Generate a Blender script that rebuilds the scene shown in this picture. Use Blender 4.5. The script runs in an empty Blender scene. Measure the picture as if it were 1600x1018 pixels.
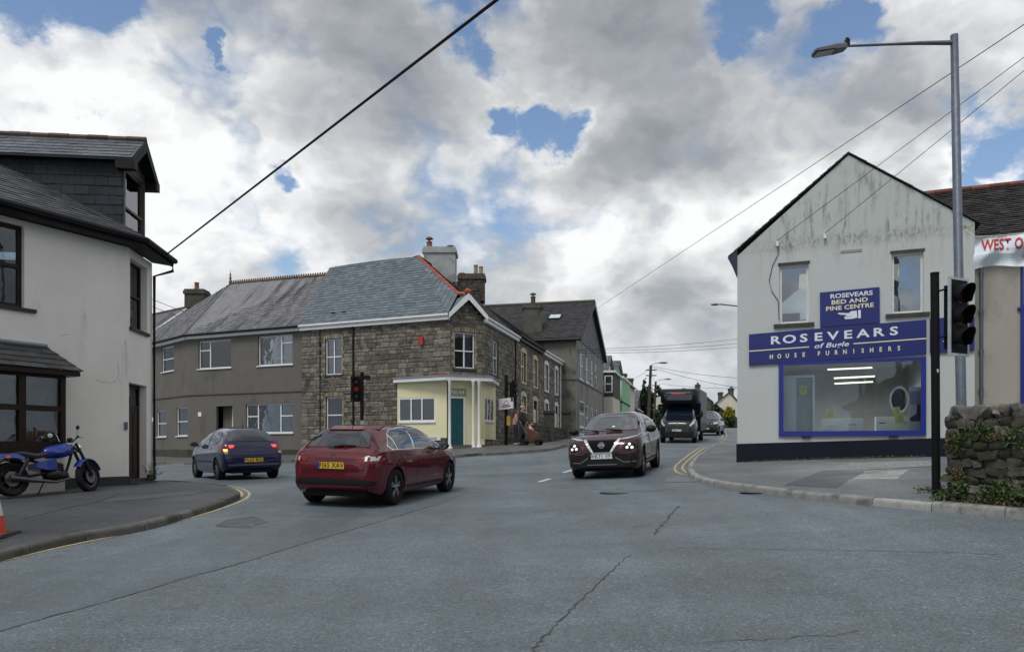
import bpy, bmesh, math, random
import numpy as np
from mathutils import Vector, Matrix
from mathutils.bvhtree import BVHTree
R = math.radians
random.seed(7)
S = bpy.context.scene
COL = S.collection
# ------------------------------------------------------------------ camera, sky, sun, exposure
CAM_H = 1.6
F, CX, HY = 1180.0, 800.0, 700.0          # focal length in pixels of a 1600 px wide picture, horizon row
cam = bpy.data.cameras.new('camera'); cam_o = bpy.data.objects.new('camera', cam); COL.objects.link(cam_o)
cam_o.location = (0, 0, CAM_H); cam_o.rotation_euler = (R(90), 0, 0)
cam.sensor_width = 36; cam.lens = F/1600*36; cam.shift_y = (HY-509)/1600; cam.clip_start = .05; cam.clip_end = 4000
S.camera = cam_o
SUN_EL, SUN_AZ = 58, -150                   # degrees; azimuth clockwise from straight ahead
SUN_STRENGTH, SKY_STRENGTH, EXPOSURE = 1.8, .125, 0.16
S.view_settings.view_transform = 'Standard'; S.view_settings.look = 'None'
S.view_settings.exposure = EXPOSURE; S.view_settings.gamma = 1; S.view_settings.use_curve_mapping = False
sun = bpy.data.lights.new('sun', 'SUN'); sun.energy = SUN_STRENGTH; sun.angle = R(20); sun.color = (1, .98, .95)
sun_o = bpy.data.objects.new('sun', sun); COL.objects.link(sun_o)
sd = Vector((math.sin(R(SUN_AZ))*math.cos(R(SUN_EL)), math.cos(R(SUN_AZ))*math.cos(R(SUN_EL)), math.sin(R(SUN_EL))))
sun_o.rotation_euler = sd.to_track_quat('Z', 'Y').to_euler()
sun_o.location = (0, 0, 60)

class NT:                                   # tiny node helper
    def __init__(s, tree): s.t = tree; s.n = tree.nodes; s.l = tree.links
    def new(s, typ, **kw):
        n = s.n.new(typ)
        for k, v in kw.items(): setattr(n, k, v)
        return n
    def link(s, a, b): s.l.new(a, b)
    def val(s, sock, v):
        if hasattr(v, 'is_linked'): s.l.new(v, sock)
        else: sock.default_value = v
    def math(s, op, a, b=None, c=None, clamp=False):
        n = s.new('ShaderNodeMath', operation=op, use_clamp=clamp)
        s.val(n.inputs[0], a)
        if b is not None: s.val(n.inputs[1], b)
        if c is not None: s.val(n.inputs[2], c)
        return n.outputs[0]
    def vmath(s, op, a, b=None, out=0):
        n = s.new('ShaderNodeVectorMath', operation=op)
        s.val(n.inputs[0], a)
        if b is not None: s.val(n.inputs[1], b)
        return n.outputs[out]
    def maprange(s, v, a, b, c, d, smooth=True):
        n = s.new('ShaderNodeMapRange', interpolation_type='SMOOTHSTEP' if smooth else 'LINEAR')
        for i, x in enumerate((v, a, b, c, d)): s.val(n.inputs[i], x)
        return n.outputs[0]
    def noise(s, vec, scale, detail=4, rough=.55, dist=0, out=0):
        n = s.new('ShaderNodeTexNoise')
        if vec is not None: s.link(vec, n.inputs['Vector'])
        n.inputs['Scale'].default_value = scale; n.inputs['Detail'].default_value = detail
        n.inputs['Roughness'].default_value = rough; n.inputs['Distortion'].default_value = dist
        return n.outputs[out]
    def mix(s, fac, a, b, typ='MIX'):
        n = s.new('ShaderNodeMix', data_type='RGBA', blend_type=typ)
        s.val(n.inputs[0], fac); s.val(n.inputs[6], a); s.val(n.inputs[7], b)
        return n.outputs[2]
    def ramp(s, fac, stops):
        n = s.new('ShaderNodeValToRGB'); e = n.color_ramp.elements
        while len(e) < len(stops): e.new(.5)
        for i, (p, c) in enumerate(stops): e[i].position = p; e[i].color = (*c, 1) if len(c) == 3 else c
        s.link(fac, n.inputs[0]); return n.outputs[0]

def pixdir(px, py): return Vector(((px-CX)/F, 1, (HY-py)/F)).normalized()
HOLES = [(10,-30,.045,.42),(140,-12,.042,.42),(338,64,.009,.30),(738,30,.042,.40),(790,-25,.045,.42),(760,90,.03,.35),(780,190,.022,.36),(840,198,.030,.40),(895,200,.024,.38),(1150,-16,.04,.4),(1140,85,.016,.3),(1322,45,.03,.4),(455,285,.015,.25),(165,208,.022,.3),(1535,235,.042,.42),(1595,290,.045,.40),(1480,290,.03,.36)]
def make_world():
    w = bpy.data.worlds.new('World'); S.world = w; w.use_nodes = True
    t = NT(w.node_tree); t.n.clear()
    out = t.new('ShaderNodeOutputWorld'); bg = t.new('ShaderNodeBackground')
    sky = t.new('ShaderNodeTexSky', sky_type='NISHITA', sun_disc=False)
    sky.sun_elevation = R(SUN_EL); sky.sun_rotation = R(SUN_AZ); sky.air_density = 1.1; sky.dust_density = .6; sky.ozone_density = 2.0
    d = t.new('ShaderNodeTexCoord').outputs['Generated']
    sep = t.new('ShaderNodeSeparateXYZ'); t.link(d, sep.inputs[0])
    zc = t.math('ADD', t.math('MAXIMUM', sep.outputs[2], 0), .58)
    comb = t.new('ShaderNodeCombineXYZ')
    t.link(t.math('DIVIDE', sep.outputs[0], zc), comb.inputs[0]); t.link(t.math('DIVIDE', sep.outputs[1], zc), comb.inputs[1])
    t.link(t.math('DIVIDE', sep.outputs[2], zc), comb.inputs[2])
    p = t.vmath('ADD', comb.outputs[0], (3.1, 1.7, .4))
    # irregular direction warp so that the gaps between the clouds have ragged outlines
    wn = t.new('ShaderNodeTexNoise'); t.link(p, wn.inputs['Vector']); wn.inputs['Scale'].default_value = 5.; wn.inputs['Detail'].default_value = 7; wn.inputs['Roughness'].default_value = .62
    warp = t.vmath('MULTIPLY', t.vmath('SUBTRACT', wn.outputs['Color'], (.5,.5,.5)), (.20,.20,.20))
    dw = t.vmath('ADD', d, warp)
    pw = t.vmath('ADD', p, t.vmath('MULTIPLY', warp, (.7,.7,.7)))
    def puff(v):
        n = t.noise(v, 2.1, 8, .54, 0.)
        vo = t.new('ShaderNodeTexVoronoi', feature='F1'); t.link(v, vo.inputs['Vector']); vo.inputs['Scale'].default_value = 4.2
        vo.inputs['Detail'].default_value = 3.; vo.inputs['Roughness'].default_value = .52; vo.inputs['Lacunarity'].default_value = 2.15
        return t.math('ADD', t.math('MULTIPLY', n, .8), t.math('MULTIPLY', t.math('SUBTRACT', 1., vo.outputs['Distance']), .34))
    n1 = puff(pw)
    n2 = puff(t.vmath('ADD', pw, (-.05, .02, .10)))
    n3 = t.noise(p, 1.5, 3, .5, 0)
    n4 = t.noise(p, 11.0, 5, .62, 0)
    hole = None
    for px, py, r, a in HOLES:
        c = pixdir(px, py)
        dist = t.vmath('DISTANCE', dw, tuple(c), out=1)
        h = t.maprange(dist, 0., r*1.75, a*1.06, 0.)
        hole = h if hole is None else t.math('MAXIMUM', hole, h)
    dens = t.math('SUBTRACT', t.math('ADD', n1, .275), hole)
    dens = t.math('ADD', dens, t.math('MULTIPLY', t.math('SUBTRACT', n4, .5), .10))
    mask = t.math('MAXIMUM', t.maprange(dens, .39, .60, 0., 1.), t.maprange(sep.outputs[2], .05, .16, 1., 0.))
    # sunlit rims and grey undersides: density compared with the density a little way towards the sun
    rel = t.math('SUBTRACT', n1, n2)
    lit = t.math('ADD', t.math('MULTIPLY', rel, 1.5), .60)
    lit = t.math('ADD', lit, t.math('MULTIPLY', t.math('SUBTRACT', n3, .5), -1.1))
    lit = t.math('ADD', lit, t.math('MULTIPLY', t.math('SUBTRACT', n4, .5), .18))
    lit = t.math('ADD', lit, t.maprange(dens, .5, .95, .12, -.16))
    ccol = t.ramp(lit, [(.15, (.23, .25, .28)), (.40, (.36, .38, .41)), (.60, (.56, .575, .59)), (.82, (.88, .885, .89))])
    # low cloud towards the horizon goes flat and bluish
    hz = t.maprange(sep.outputs[2], .0, .26, 1., 0.)
    ccol = t.mix(t.math('MULTIPLY', hz, .6), ccol, (.40, .455, .52, 1))
    skyc = t.mix(1., sky.outputs[0], (SKY_STRENGTH,)*3+(1,), 'MULTIPLY')
    col = t.mix(mask, skyc, ccol)
    t.link(col, bg.inputs[0]); bg.inputs[1].default_value = 1.0
    t.link(bg.outputs[0], out.inputs[0])
make_world()
try: S.world.cycles.sampling_method = 'MANUAL'; S.world.cycles.sample_map_resolution = 256
except Exception: pass

# ------------------------------------------------------------------ pixel geometry (photo pixel -> point of the place)
CAMP = Vector((0, 0, CAM_H))
def P(px, py, Y): return Vector(((px-CX)/F*Y, Y, CAM_H+(HY-py)/F*Y))
_ctl = np.array([(0,0,0),(0,5,0),(-2.54,15.07,-.03),(-8.35,22.7,-.31),(2.84,20,.06),(9.4,42.7,0),(-10.1,35,-.42),(-16.7,38,-.72),(-2.4,32.5,.05),
 (-8,16,.03),(-7.6,13.3,.06),(-6.2,9.2,-.03),(4.5,18.3,.2),(6,20,.28),(6,10.7,.37),(6.8,9.6,.40),(3,6,.1),(3.2,12,.12),(-5,4,-.05),(14,55,.1),(30,16,.7),(-25,12,-.1),(-30,45,-1.1),(4,50,.1),(30,70,.3),(0,-10,0),(15,0,.4),(-15,0,-.1)], float)
def _kern(r): return np.sqrt(r*r+36.)
_D = np.hypot(_ctl[:,None,0]-_ctl[None,:,0], _ctl[:,None,1]-_ctl[None,:,1])
_Wt = np.linalg.solve(_kern(_D)+np.eye(len(_ctl))*-.15, _ctl[:,2])
def G(x, y):
    r = np.hypot(_ctl[:,0]-x, _ctl[:,1]-y)
    res = float(_kern(r) @ _Wt)
    d = max(0., math.hypot(x, y-20)-45)
    res *= math.exp(-(d/25)**2)
    yy = y if y < 90 else 90+25*(1-math.exp(-(y-90)/25))
    if y < -10: yy = -10
    return .0447*yy+res
def GP(px, py, lift=0.):
    d = Vector(((px-CX)/F, 1, (HY-py)/F)); lo, hi = 1., 130.
    g = lambda Y: CAM_H+d.z*Y-G(d.x*Y, Y)-lift
    Y = 2.
    while Y < 130 and g(Y) > 0: Y += .4
    lo, hi = Y-.4, Y
    for _ in range(30):
        m = (lo+hi)/2
        if g(m) > 0: lo = m
        else: hi = m
    return Vector((d.x*lo, lo, G(d.x*lo, lo)+lift))

# ------------------------------------------------------------------ objects
OFF = {}
def woff(o): return OFF.get(o.name, Vector((0,0,0))) if o is not None else Vector((0,0,0))
def thing(name, label, cat, loc=(0,0,0), group=None, rot=None):
    o = bpy.data.objects.new(name, None); COL.objects.link(o); o.empty_display_size = .2
    o.location = loc; o['label'] = label; o['category'] = cat
    if group: o['group'] = group
    if rot is not None: o.rotation_euler = rot; OFF[o.name] = Vector((0,0,0))
    else: OFF[o.name] = Vector(loc)
    return o
def tag(o, label, cat, group=None):
    o['label'] = label; o['category'] = cat
    if group: o['group'] = group
    return o
def unit(v): v = Vector(v); return v.normalized()
class MB:
    def __init__(s): s.v = []; s.f = []; s.m = []
    def poly(s, pts, mi=0):
        i = len(s.v); s.v += [Vector(p) for p in pts]; s.f.append(list(range(i, i+len(pts)))); s.m.append(mi); return s
    def obox(s, o, a, b, c, mi=0):                  # corner and three edges
        o, a, b, c = Vector(o), Vector(a), Vector(b), Vector(c); i = len(s.v)
        s.v += [o, o+a, o+a+b, o+b, o+c, o+a+c, o+a+b+c, o+b+c]
        for q in ((0,3,2,1),(4,5,6,7),(0,1,5,4),(1,2,6,5),(2,3,7,6),(3,0,4,7)): s.f.append([i+k for k in q]); s.m.append(mi)
        return s
    def box(s, c, sx, sy, sz, mi=0): return s.obox((c[0]-sx/2, c[1]-sy/2, c[2]-sz/2), (sx,0,0), (0,sy,0), (0,0,sz), mi)
    def prism(s, pts, vec, mi=0):
        pts = [Vector(p) for p in pts]; vec = Vector(vec); i = len(s.v); n = len(pts)
        s.v += pts+[p+vec for p in pts]
        s.f.append([i+k for k in range(n)][::-1]); s.f.append([i+n+k for k in range(n)]); s.m += [mi, mi]
        for k in range(n): s.f.append([i+k, i+(k+1)%n, i+n+(k+1)%n, i+n+k]); s.m.append(mi)
        return s
    def tube(s, path, r, n=8, mi=0, cap=True):
        path = [Vector(p) for p in path]; i0 = len(s.v); up = Vector((0,0,1))
        rr = r if isinstance(r, (list, tuple)) else [r]*len(path)
        for k, p in enumerate(path):
            t = (path[min(k+1, len(path)-1)]-path[max(k-1, 0)]).normalized()
            a = t.cross(up)
            if a.length < 1e-3: a = t.cross(Vector((1,0,0)))
            a.normalize(); b = a.cross(t)
            for j in range(n):
                an = 2*math.pi*j/n; s.v.append(p+(a*math.cos(an)+b*math.sin(an))*rr[k])
        for k in range(len(path)-1):
            for j in range(n):
                s.f.append([i0+k*n+j, i0+k*n+(j+1)%n, i0+(k+1)*n+(j+1)%n, i0+(k+1)*n+j]); s.m.append(mi)
        if cap:
            s.f.append([i0+j for j in range(n)][::-1]); s.m.append(mi)
            s.f.append([i0+(len(path)-1)*n+j for j in range(n)]); s.m.append(mi)
        return s
    def lathe(s, prof, n=24, M=None, mi=0):        # (r, z) profile round z
        M = M or Matrix(); i0 = len(s.v)
        for r, z in prof:
            for j in range(n):
                a = 2*math.pi*j/n; s.v.append(M @ Vector((r*math.cos(a), r*math.sin(a), z)))
        for k in range(len(prof)-1):
            for j in range(n): s.f.append([i0+k*n+j, i0+k*n+(j+1)%n, i0+(k+1)*n+(j+1)%n, i0+(k+1)*n+j]); s.m.append(mi)
        if prof[0][0] > 1e-6: s.f.append([i0+j for j in range(n)][::-1]); s.m.append(mi)
        if prof[-1][0] > 1e-6: s.f.append([i0+(len(prof)-1)*n+j for j in range(n)]); s.m.append(mi)
        return s
    def ball(s, c, rx, ry, rz, n=12, m=8, M=None, mi=0):
        c = Vector(c); prof = [(math.sin(math.pi*k/m), -math.cos(math.pi*k/m)) for k in range(m+1)]
        T = Matrix.Translation(c) @ (M or Matrix()) @ Matrix.Diagonal((rx, ry, rz, 1))
        return s.lathe([(max(r, 1e-4) if 0 < k < m else 1e-4, z) for k, (r, z) in enumerate(prof)], n, T, mi)
    def build(s, name, mat, parent=None, smooth=None, kind=None, recalc=True):
        off = woff(parent); me = bpy.data.meshes.new(name)
        me.from_pydata([tuple(p-off) for p in s.v], [], s.f)
        for m in (mat if isinstance(mat, (list, tuple)) else [mat]): me.materials.append(m)
        if any(s.m): me.polygons.foreach_set('material_index', s.m)
        if recalc:
            bm = bmesh.new(); bm.from_mesh(me); bmesh.ops.recalc_face_normals(bm, faces=bm.faces); bm.to_mesh(me); bm.free()
        if smooth is not None:
            me.polygons.foreach_set('use_smooth', [True]*len(me.polygons)); me.set_sharp_from_angle(angle=R(smooth))
        me.update()
        return link(name, me, parent, kind)
def link(name, me, parent=None, kind=None):
    o = bpy.data.objects.new(name, me); COL.objects.link(o)
    if parent is not None: o.parent = parent; OFF[o.name] = woff(parent)
    if kind: o['kind'] = kind
    return o
def copy_tree(o, parent=None):
    c = o.copy(); COL.objects.link(c); c.parent = parent
    for ch in list(o.children): copy_tree(ch, c)
    return c

# ------------------------------------------------------------------ materials
MATS = {}
def pm(name, col, rough=.8, var=.18, scale=2.5, bump=.15, bscale=60., metal=0., spec=.5, rnd=0., col2=None, c2scale=1.2, c2lo=.5, c2hi=.65, stretch=None, coat=0., emit=0.):
    if name in MATS: return MATS[name]
    m = bpy.data.materials.new(name); m.use_nodes = True; t = NT(m.node_tree); b = t.n['Principled BSDF']
    geo = t.new('ShaderNodeNewGeometry'); pos = geo.outputs['Position']
    base = (*col, 1)
    n = t.noise(pos, scale, 6, .6)
    k = t.maprange(n, .25, .75, 1-var, 1+var, False)
    if rnd:
        oi = t.new('ShaderNodeObjectInfo')
        r = t.math('FRACT', t.math('ADD', geo.outputs['Random Per Island'], oi.outputs['Random']))
        k = t.math('MULTIPLY', k, t.maprange(r, 0, 1, 1-rnd, 1+rnd, False))
    c = base
    if col2:
        v = pos
        if stretch: v = t.vmath('MULTIPLY', pos, stretch)
        c = t.mix(t.maprange(t.noise(v, c2scale, 8, .65), c2lo, c2hi, 0, 1), base, (*col2, 1))
    cc = t.vmath('SCALE', c) if False else None
    sc = t.new('ShaderNodeVectorMath', operation='SCALE'); t.val(sc.inputs[0], c if not isinstance(c, tuple) else c[:3]); t.link(k, sc.inputs[3])
    t.link(sc.outputs[0], b.inputs['Base Color'])
    b.inputs['Roughness'].default_value = rough; b.inputs['Metallic'].default_value = metal
    b.inputs['Specular IOR Level'].default_value = spec
    if coat: b.inputs['Coat Weight'].default_value = coat; b.inputs['Coat Roughness'].default_value = .04
    if emit: t.link(sc.outputs[0], b.inputs['Emission Color']); b.inputs['Emission Strength'].default_value = emit
    if bump:
        bp = t.new('ShaderNodeBump'); bp.inputs['Strength'].default_value = bump; bp.inputs['Distance'].default_value = .02
        t.link(t.noise(pos, bscale, 5, .6), bp.inputs['Height']); t.link(bp.outputs[0], b.inputs['Normal'])
    MATS[name] = m; return m
def glass(name, tint=(.55,.6,.62), base=.1, opaque=None):
    if name in MATS: return MATS[name]
    m = bpy.data.materials.new(name); m.use_nodes = True; t = NT(m.node_tree); t.n.clear()
    out = t.new('ShaderNodeOutputMaterial'); gl = t.new('ShaderNodeBsdfGlossy'); gl.inputs['Roughness'].default_value = .015
    gl.inputs['Color'].default_value = (.92,.95,1,1)
    lw = t.new('ShaderNodeFresnel'); lw.inputs['IOR'].default_value = 1.5
    fac = t.math('ADD', t.math('MULTIPLY', lw.outputs[0], 1.), base, clamp=True)
    geo = t.new('ShaderNodeNewGeometry')
    bp = t.new('ShaderNodeBump'); bp.inputs['Strength'].default_value = .04; bp.inputs['Distance'].default_value = .05
    t.link(t.noise(geo.outputs['Position'], 1.8, 2), bp.inputs['Height']); t.link(bp.outputs[0], gl.inputs['Normal'])
    if opaque:
        tr = t.new('ShaderNodeBsdfDiffuse'); tr.inputs['Color'].default_value = (*opaque, 1)
    else:
        tr = t.new('ShaderNodeBsdfTransparent'); tr.inputs['Color'].default_value = (*tint, 1)
    mx = t.new('ShaderNodeMixShader'); t.link(fac, mx.inputs[0]); t.link(tr.outputs[0], mx.inputs[1]); t.link(gl.outputs[0], mx.inputs[2])
    t.link(mx.outputs[0], out.inputs[0]); MATS[name] = m; return m
def lampmat(name, col, strength):
    if name in MATS: return MATS[name]
    m = bpy.data.materials.new(name); m.use_nodes = True; b = m.node_tree.nodes['Principled BSDF']
    b.inputs['Base Color'].default_value = (*col, 1); b.inputs['Emission Color'].default_value = (*col, 1); b.inputs['Emission Strength'].default_value = strength
    MATS[name] = m; return m
WHITE_UPVC = pm('white_upvc', (.72,.73,.74), .35, .05, 3, .0)
DARK_WOOD = pm('dark_brown_frame', (.024,.013,.011), .5, .25, 6, .05, spec=.2)
BLACK = pm('black_metal', (.010,.010,.012), .5, .2, 8, .05, spec=.2)
GREYMETAL = pm('galvanised_metal', (.12,.14,.175), .5, .25, 9, .06, metal=.5)
GLASS = glass('window_glass', (.6,.64,.66), .045)
DARKGLASS = glass('car_glass', base=.07, opaque=(.008,.011,.015))
CURTAIN = pm('net_curtain', (.62,.63,.6), .9, .25, 14, .3, 25)
CREAM_CURTAIN = pm('cream_curtain', (.50,.42,.26), .9, .25, 10, .3, 18)
DARKROOM = pm('dark_interior', (.02,.02,.022), .9, .2, 2, 0)
CHROME = pm('chrome', (.75,.76,.78), .12, .03, 4, 0, metal=1)

# ------------------------------------------------------------------ lettering
def lettering(name, s, parent, org, right, up, height, mat, sx=1., bold=.0, depth=.004, align='CENTER', shear=0., spacing=1.):
    cu = bpy.data.curves.new(name, 'FONT'); cu.body = s; cu.size = 1; cu.align_x = align; cu.align_y = 'CENTER'
    cu.offset = bold; cu.extrude = .0; cu.shear = shear; cu.space_character = spacing; cu.resolution_u = 3
    tmp = bpy.data.objects.new('tmp_text', cu); COL.objects.link(tmp)
    dg = bpy.context.evaluated_depsgraph_get(); dg.update()
    me = bpy.data.meshes.new_from_object(tmp.evaluated_get(dg)); bpy.data.objects.remove(tmp); bpy.data.curves.remove(cu)
    k = height/.70; right = unit(right); up = unit(up); nrm = right.cross(up); off = woff(parent); org = Vector(org)
    for v in me.vertices:
        q = v.co; v.co = org-off+right*(q.x*k*sx)+up*(q.y*k)+nrm*depth
    me.name = name; me.materials.clear(); me.materials.append(mat); me.update()
    return link(name, me, parent)

# ------------------------------------------------------------------ walls
class Wall:
    def __init__(s, A, B):
        s.A = Vector((A[0], A[1], 0)); s.B = Vector((B[0], B[1], 0)); s.L = (s.B-s.A).length
        s.d = (s.B-s.A).normalized(); s.n = Vector((s.d.y, -s.d.x, 0))
        if s.n.dot(Vector((0,0,0))-s.A) < 0: s.n = -s.n
    def uz(s, px, py):
        r = Vector(((px-CX)/F, 1, (HY-py)/F)); t = s.A.dot(s.n)/r.dot(s.n); q = CAMP+r*t
        return ((q-s.A).dot(s.d), q.z)
    def pt(s, u, z, o=0.): return s.A+s.d*u+s.n*o+Vector((0,0,z))
    def box(s, mb, u0, u1, z0, z1, o0, o1, mi=0): return mb.obox(s.pt(u0, z0, o0), s.d*(u1-u0), s.n*(o1-o0), Vector((0,0,z1-z0)), mi)
    def rect(s, x0, y0, x1, y1):                # pixel rectangle -> (u0,u1,z0,z1), sides averaged
        a, b, c, d = s.uz(x0, y0), s.uz(x1, y0), s.uz(x0, y1), s.uz(x1, y1)
        return (min((a[0]+c[0])/2, (b[0]+d[0])/2), max((a[0]+c[0])/2, (b[0]+d[0])/2), (c[1]+d[1])/2, (a[1]+b[1])/2)
    def quadpx(s, pts, o=0.):
        return [s.pt(*s.uz(*p), o) for p in pts]
def wall_mesh(w, u0, u1, zb, zt, holes, depth=.16, mb=None, gable=None, rear=.0):
    """wall sheet with real openings and reveals; gable = list of (u,z) above the square part"""
    mb = mb or MB(); holes = [h for h in holes if h[1] > u0 and h[0] < u1]
    us = sorted(set([u0, u1]+[min(max(x, u0), u1) for h in holes for x in h[:2]]))
    zs = sorted(set([zb, zt]+[min(max(x, zb), zt) for h in holes for x in h[2:4]]))
    for i in range(len(us)-1):
        for j in range(len(zs)-1):
            um, zm = (us[i]+us[i+1])/2, (zs[j]+zs[j+1])/2
            if any(h[0] < um < h[1] and h[2] < zm < h[3] for h in holes): continue
            mb.poly([w.pt(us[i], zs[j]), w.pt(us[i+1], zs[j]), w.pt(us[i+1], zs[j+1]), w.pt(us[i], zs[j+1])])
    for h in holes:
        a, b, c, d = h[:4]
        for (p, q) in (((a,c),(b,c)), ((b,c),(b,d)), ((b,d),(a,d)), ((a,d),(a,c))):
            mb.poly([w.pt(*p), w.pt(*q), w.pt(*q, -depth), w.pt(*p, -depth)])
    if gable: mb.poly([w.pt(*g) for g in gable])
    return mb
def window(w, h, parent, fm=None, cols=(1.,), trans=None, sash=None, fw=.055, inset=.09, sill=.05, sillmat=None, sillext=.06, curtain=None, gm=None, label=None, drape=None, name='window'):
    """frame (the part) > panes, sill; cols = column fractions, trans = {col: transom fraction from the top}"""
    fm = fm or WHITE_UPVC; gm = gm or GLASS; u0, u1, z0, z1 = h[:4]; mb = MB(); o0, o1 = -inset-.06, -inset
    e = .002
    w.box(mb, u0+e, u0+fw, z0+e, z1-e, o0, o1); w.box(mb, u1-fw, u1-e, z0+e, z1-e, o0, o1)
    w.box(mb, u0+fw, u1-fw, z1-fw, z1-e, o0, o1); w.box(mb, u0+fw, u1-fw, z0+e, z0+fw, o0, o1)
    tot = sum(cols); x = u0+fw; panes = []; iw = u1-u0-2*fw; zi0, zi1 = z0+fw, z1-fw
    for i, c in enumerate(cols):
        a = x; b = x+iw*c/tot; x = b
        if i < len(cols)-1: w.box(mb, b-fw*.5, b+fw*.5, zi0, zi1, o0+.004, o1+.012)
        pa = a+(fw*.5 if i else 0); pb = b-(fw*.5 if i < len(cols)-1 else 0)
        tr = (trans or {}).get(i)
        if sash: tr = sash
        if tr:
            zt = zi1-(zi1-zi0)*tr
            w.box(mb, pa, pb, zt-fw*.45, zt+fw*.45, o0+.003, o1+(.02 if sash else .008))
            panes += [(pa, pb, zt+fw*.45, zi1, .0), (pa, pb, zi0, zt-fw*.45, .0)]
        else: panes.append((pa, pb, zi0, zi1, 0))
    f = mb.build(name, fm, parent)
    if label: f['label'] = label
    for (a, b, c, d, o) in panes:
        p = MB(); w.box(p, a-.004, b+.004, c-.004, d+.004, o0+.022, o0+.030); p.build('pane', gm, f)
    if sill:
        p = MB(); w.box(p, u0-sillext, u1+sillext, z0-sill, z0-.003, -inset, .055); p.build('sill', sillmat or fm, f)
    if curtain:
        for (a, b, mt) in curtain:
            p = MB(); n = max(6, int((b-a)*(u1-u0)/.05)); ua, ub = u0+(u1-u0)*a, u0+(u1-u0)*b
            for k in range(n):
                f0, f1 = k/n, (k+1)/n
                q0, q1 = -.24+.022*math.sin(f0*n*1.5), -.24+.022*math.sin(f1*n*1.5)
                p.poly([w.pt(ua+(ub-ua)*f0, z0, q0), w.pt(ua+(ub-ua)*f1, z0, q1), w.pt(ua+(ub-ua)*f1, z1, q1), w.pt(ua+(ub-ua)*f0, z1, q0)])
            p.build('curtain', mt, f, recalc=False)
    return f
def downpipe(w, px, y0, y1, parent, mat=None, r=.035, name='downpipe'):
    a = w.uz(px, y0); b = w.uz(px, y1); mb = MB()
    mb.tube([w.pt(a[0], a[1], .06), w.pt(a[0], b[1], .06)], r, 8)
    for k in range(4):
        z = b[1]+(a[1]-b[1])*(k+.5)/4; w.box(mb, a[0]-.055, a[0]+.055, z-.03, z+.03, .004, .075)
    return mb.build(name, mat or BLACK, parent)

# ------------------------------------------------------------------ slates and stones
def clip_poly(poly, clip):
    """Sutherland-Hodgman, clip convex and counter-clockwise"""
    out = poly
    for i in range(len(clip)):
        a, b = clip[i], clip[(i+1) % len(clip)]; inp = out; out = []
        if not inp: return []
        side = lambda p: (b[0]-a[0])*(p[1]-a[1])-(b[1]-a[1])*(p[0]-a[0])
        for k in range(len(inp)):
            p, q = inp[k], inp[(k+1) % len(inp)]; sp, sq = side(p), side(q)
            if sp >= 0: out.append(p)
            if (sp >= 0) != (sq >= 0):
                t = sp/(sp-sq); out.append((p[0]+(q[0]-p[0])*t, p[1]+(q[1]-p[1])*t))
    return out
def ccw(poly):
    a = sum(poly[i][0]*poly[(i+1)%len(poly)][1]-poly[(i+1)%len(poly)][0]*poly[i][1] for i in range(len(poly)))
    return poly if a > 0 else poly[::-1]
def slates(corners, mat, parent, sw=.25, sh=.2, th=.012, limit=0, name='slate', jitter=.004, keep=None):
    """covers the flat polygon (3-D corners, first edge = eave) with lapped slates; the `limit` nearest the camera as
    single parts, the rest joined"""
    c = [Vector(p) for p in corners]; a = (c[1]-c[0]).normalized(); nrm = None
    for k in range(2, len(c)):
        nrm = a.cross(c[k]-c[0])
        if nrm.length > 1e-4: break
    nrm.normalize()
    if nrm.dot(CAMP-c[0]) < 0 and nrm.z < 0.05: nrm = -nrm
    if nrm.z < -.05: nrm = -nrm
    b = nrm.cross(a).normalized()
    if b.z < 0: b = -b
    poly = ccw([((p-c[0]).dot(a), (p-c[0]).dot(b)) for p in c])
    smin, smax = min(p[0] for p in poly), max(p[0] for p in poly); tmin, tmax = min(p[1] for p in poly), max(p[1] for p in poly)
    items = []; r = 0; t = tmin-.03; rg = random.Random(int(abs(c[0].x*100)+abs(c[0].z*10))+3)
    while t < tmax:
        x = smin-sw*(.5 if r % 2 else 0)-rg.random()*.02
        while x < smax:
            j = jitter*rg.uniform(-1, 1)
            q = clip_poly([(x+.003, t+j), (x+sw-.003, t-j), (x+sw-.003, t+sh*1.08), (x+.003, t+sh*1.08)], poly)
            if len(q) >= 3: items.append((q, t, rg.uniform(.75, 1.3)))
            x += sw
        t += sh; r += 1
    def add(mb, it):
        q, t0, k = it; top = [c[0]+a*p[0]+b*p[1]+nrm*(th*k*(1.15-.95*min(1, max(0, (p[1]-t0)/(sh*1.08))))) for p in q]
        bot = [c[0]+a*p[0]+b*p[1]-nrm*.004 for p in q]; i = len(mb.v); n = len(q)
        mb.v += top+bot; mb.f.append([i+k for k in range(n)]); mb.m.append(0)
        for m in range(n): mb.f.append([i+m, i+n+m, i+n+(m+1)%n, i+(m+1)%n]); mb.m.append(0)
    items.sort(key=lambda it: ((c[0]+a*it[0][0][0]+b*it[0][0][1])-CAMP).length)
    for it in items[:limit]:
        mb = MB(); add(mb, it); mb.build(name, mat, parent, recalc=False)
    if items[limit:]:
        mb = MB()
        for it in items[limit:]: add(mb, it)
        mb.build('slates' if name == 'slate' else name+'s', mat, parent, kind='stuff', recalc=False)
    return len(items)
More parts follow.
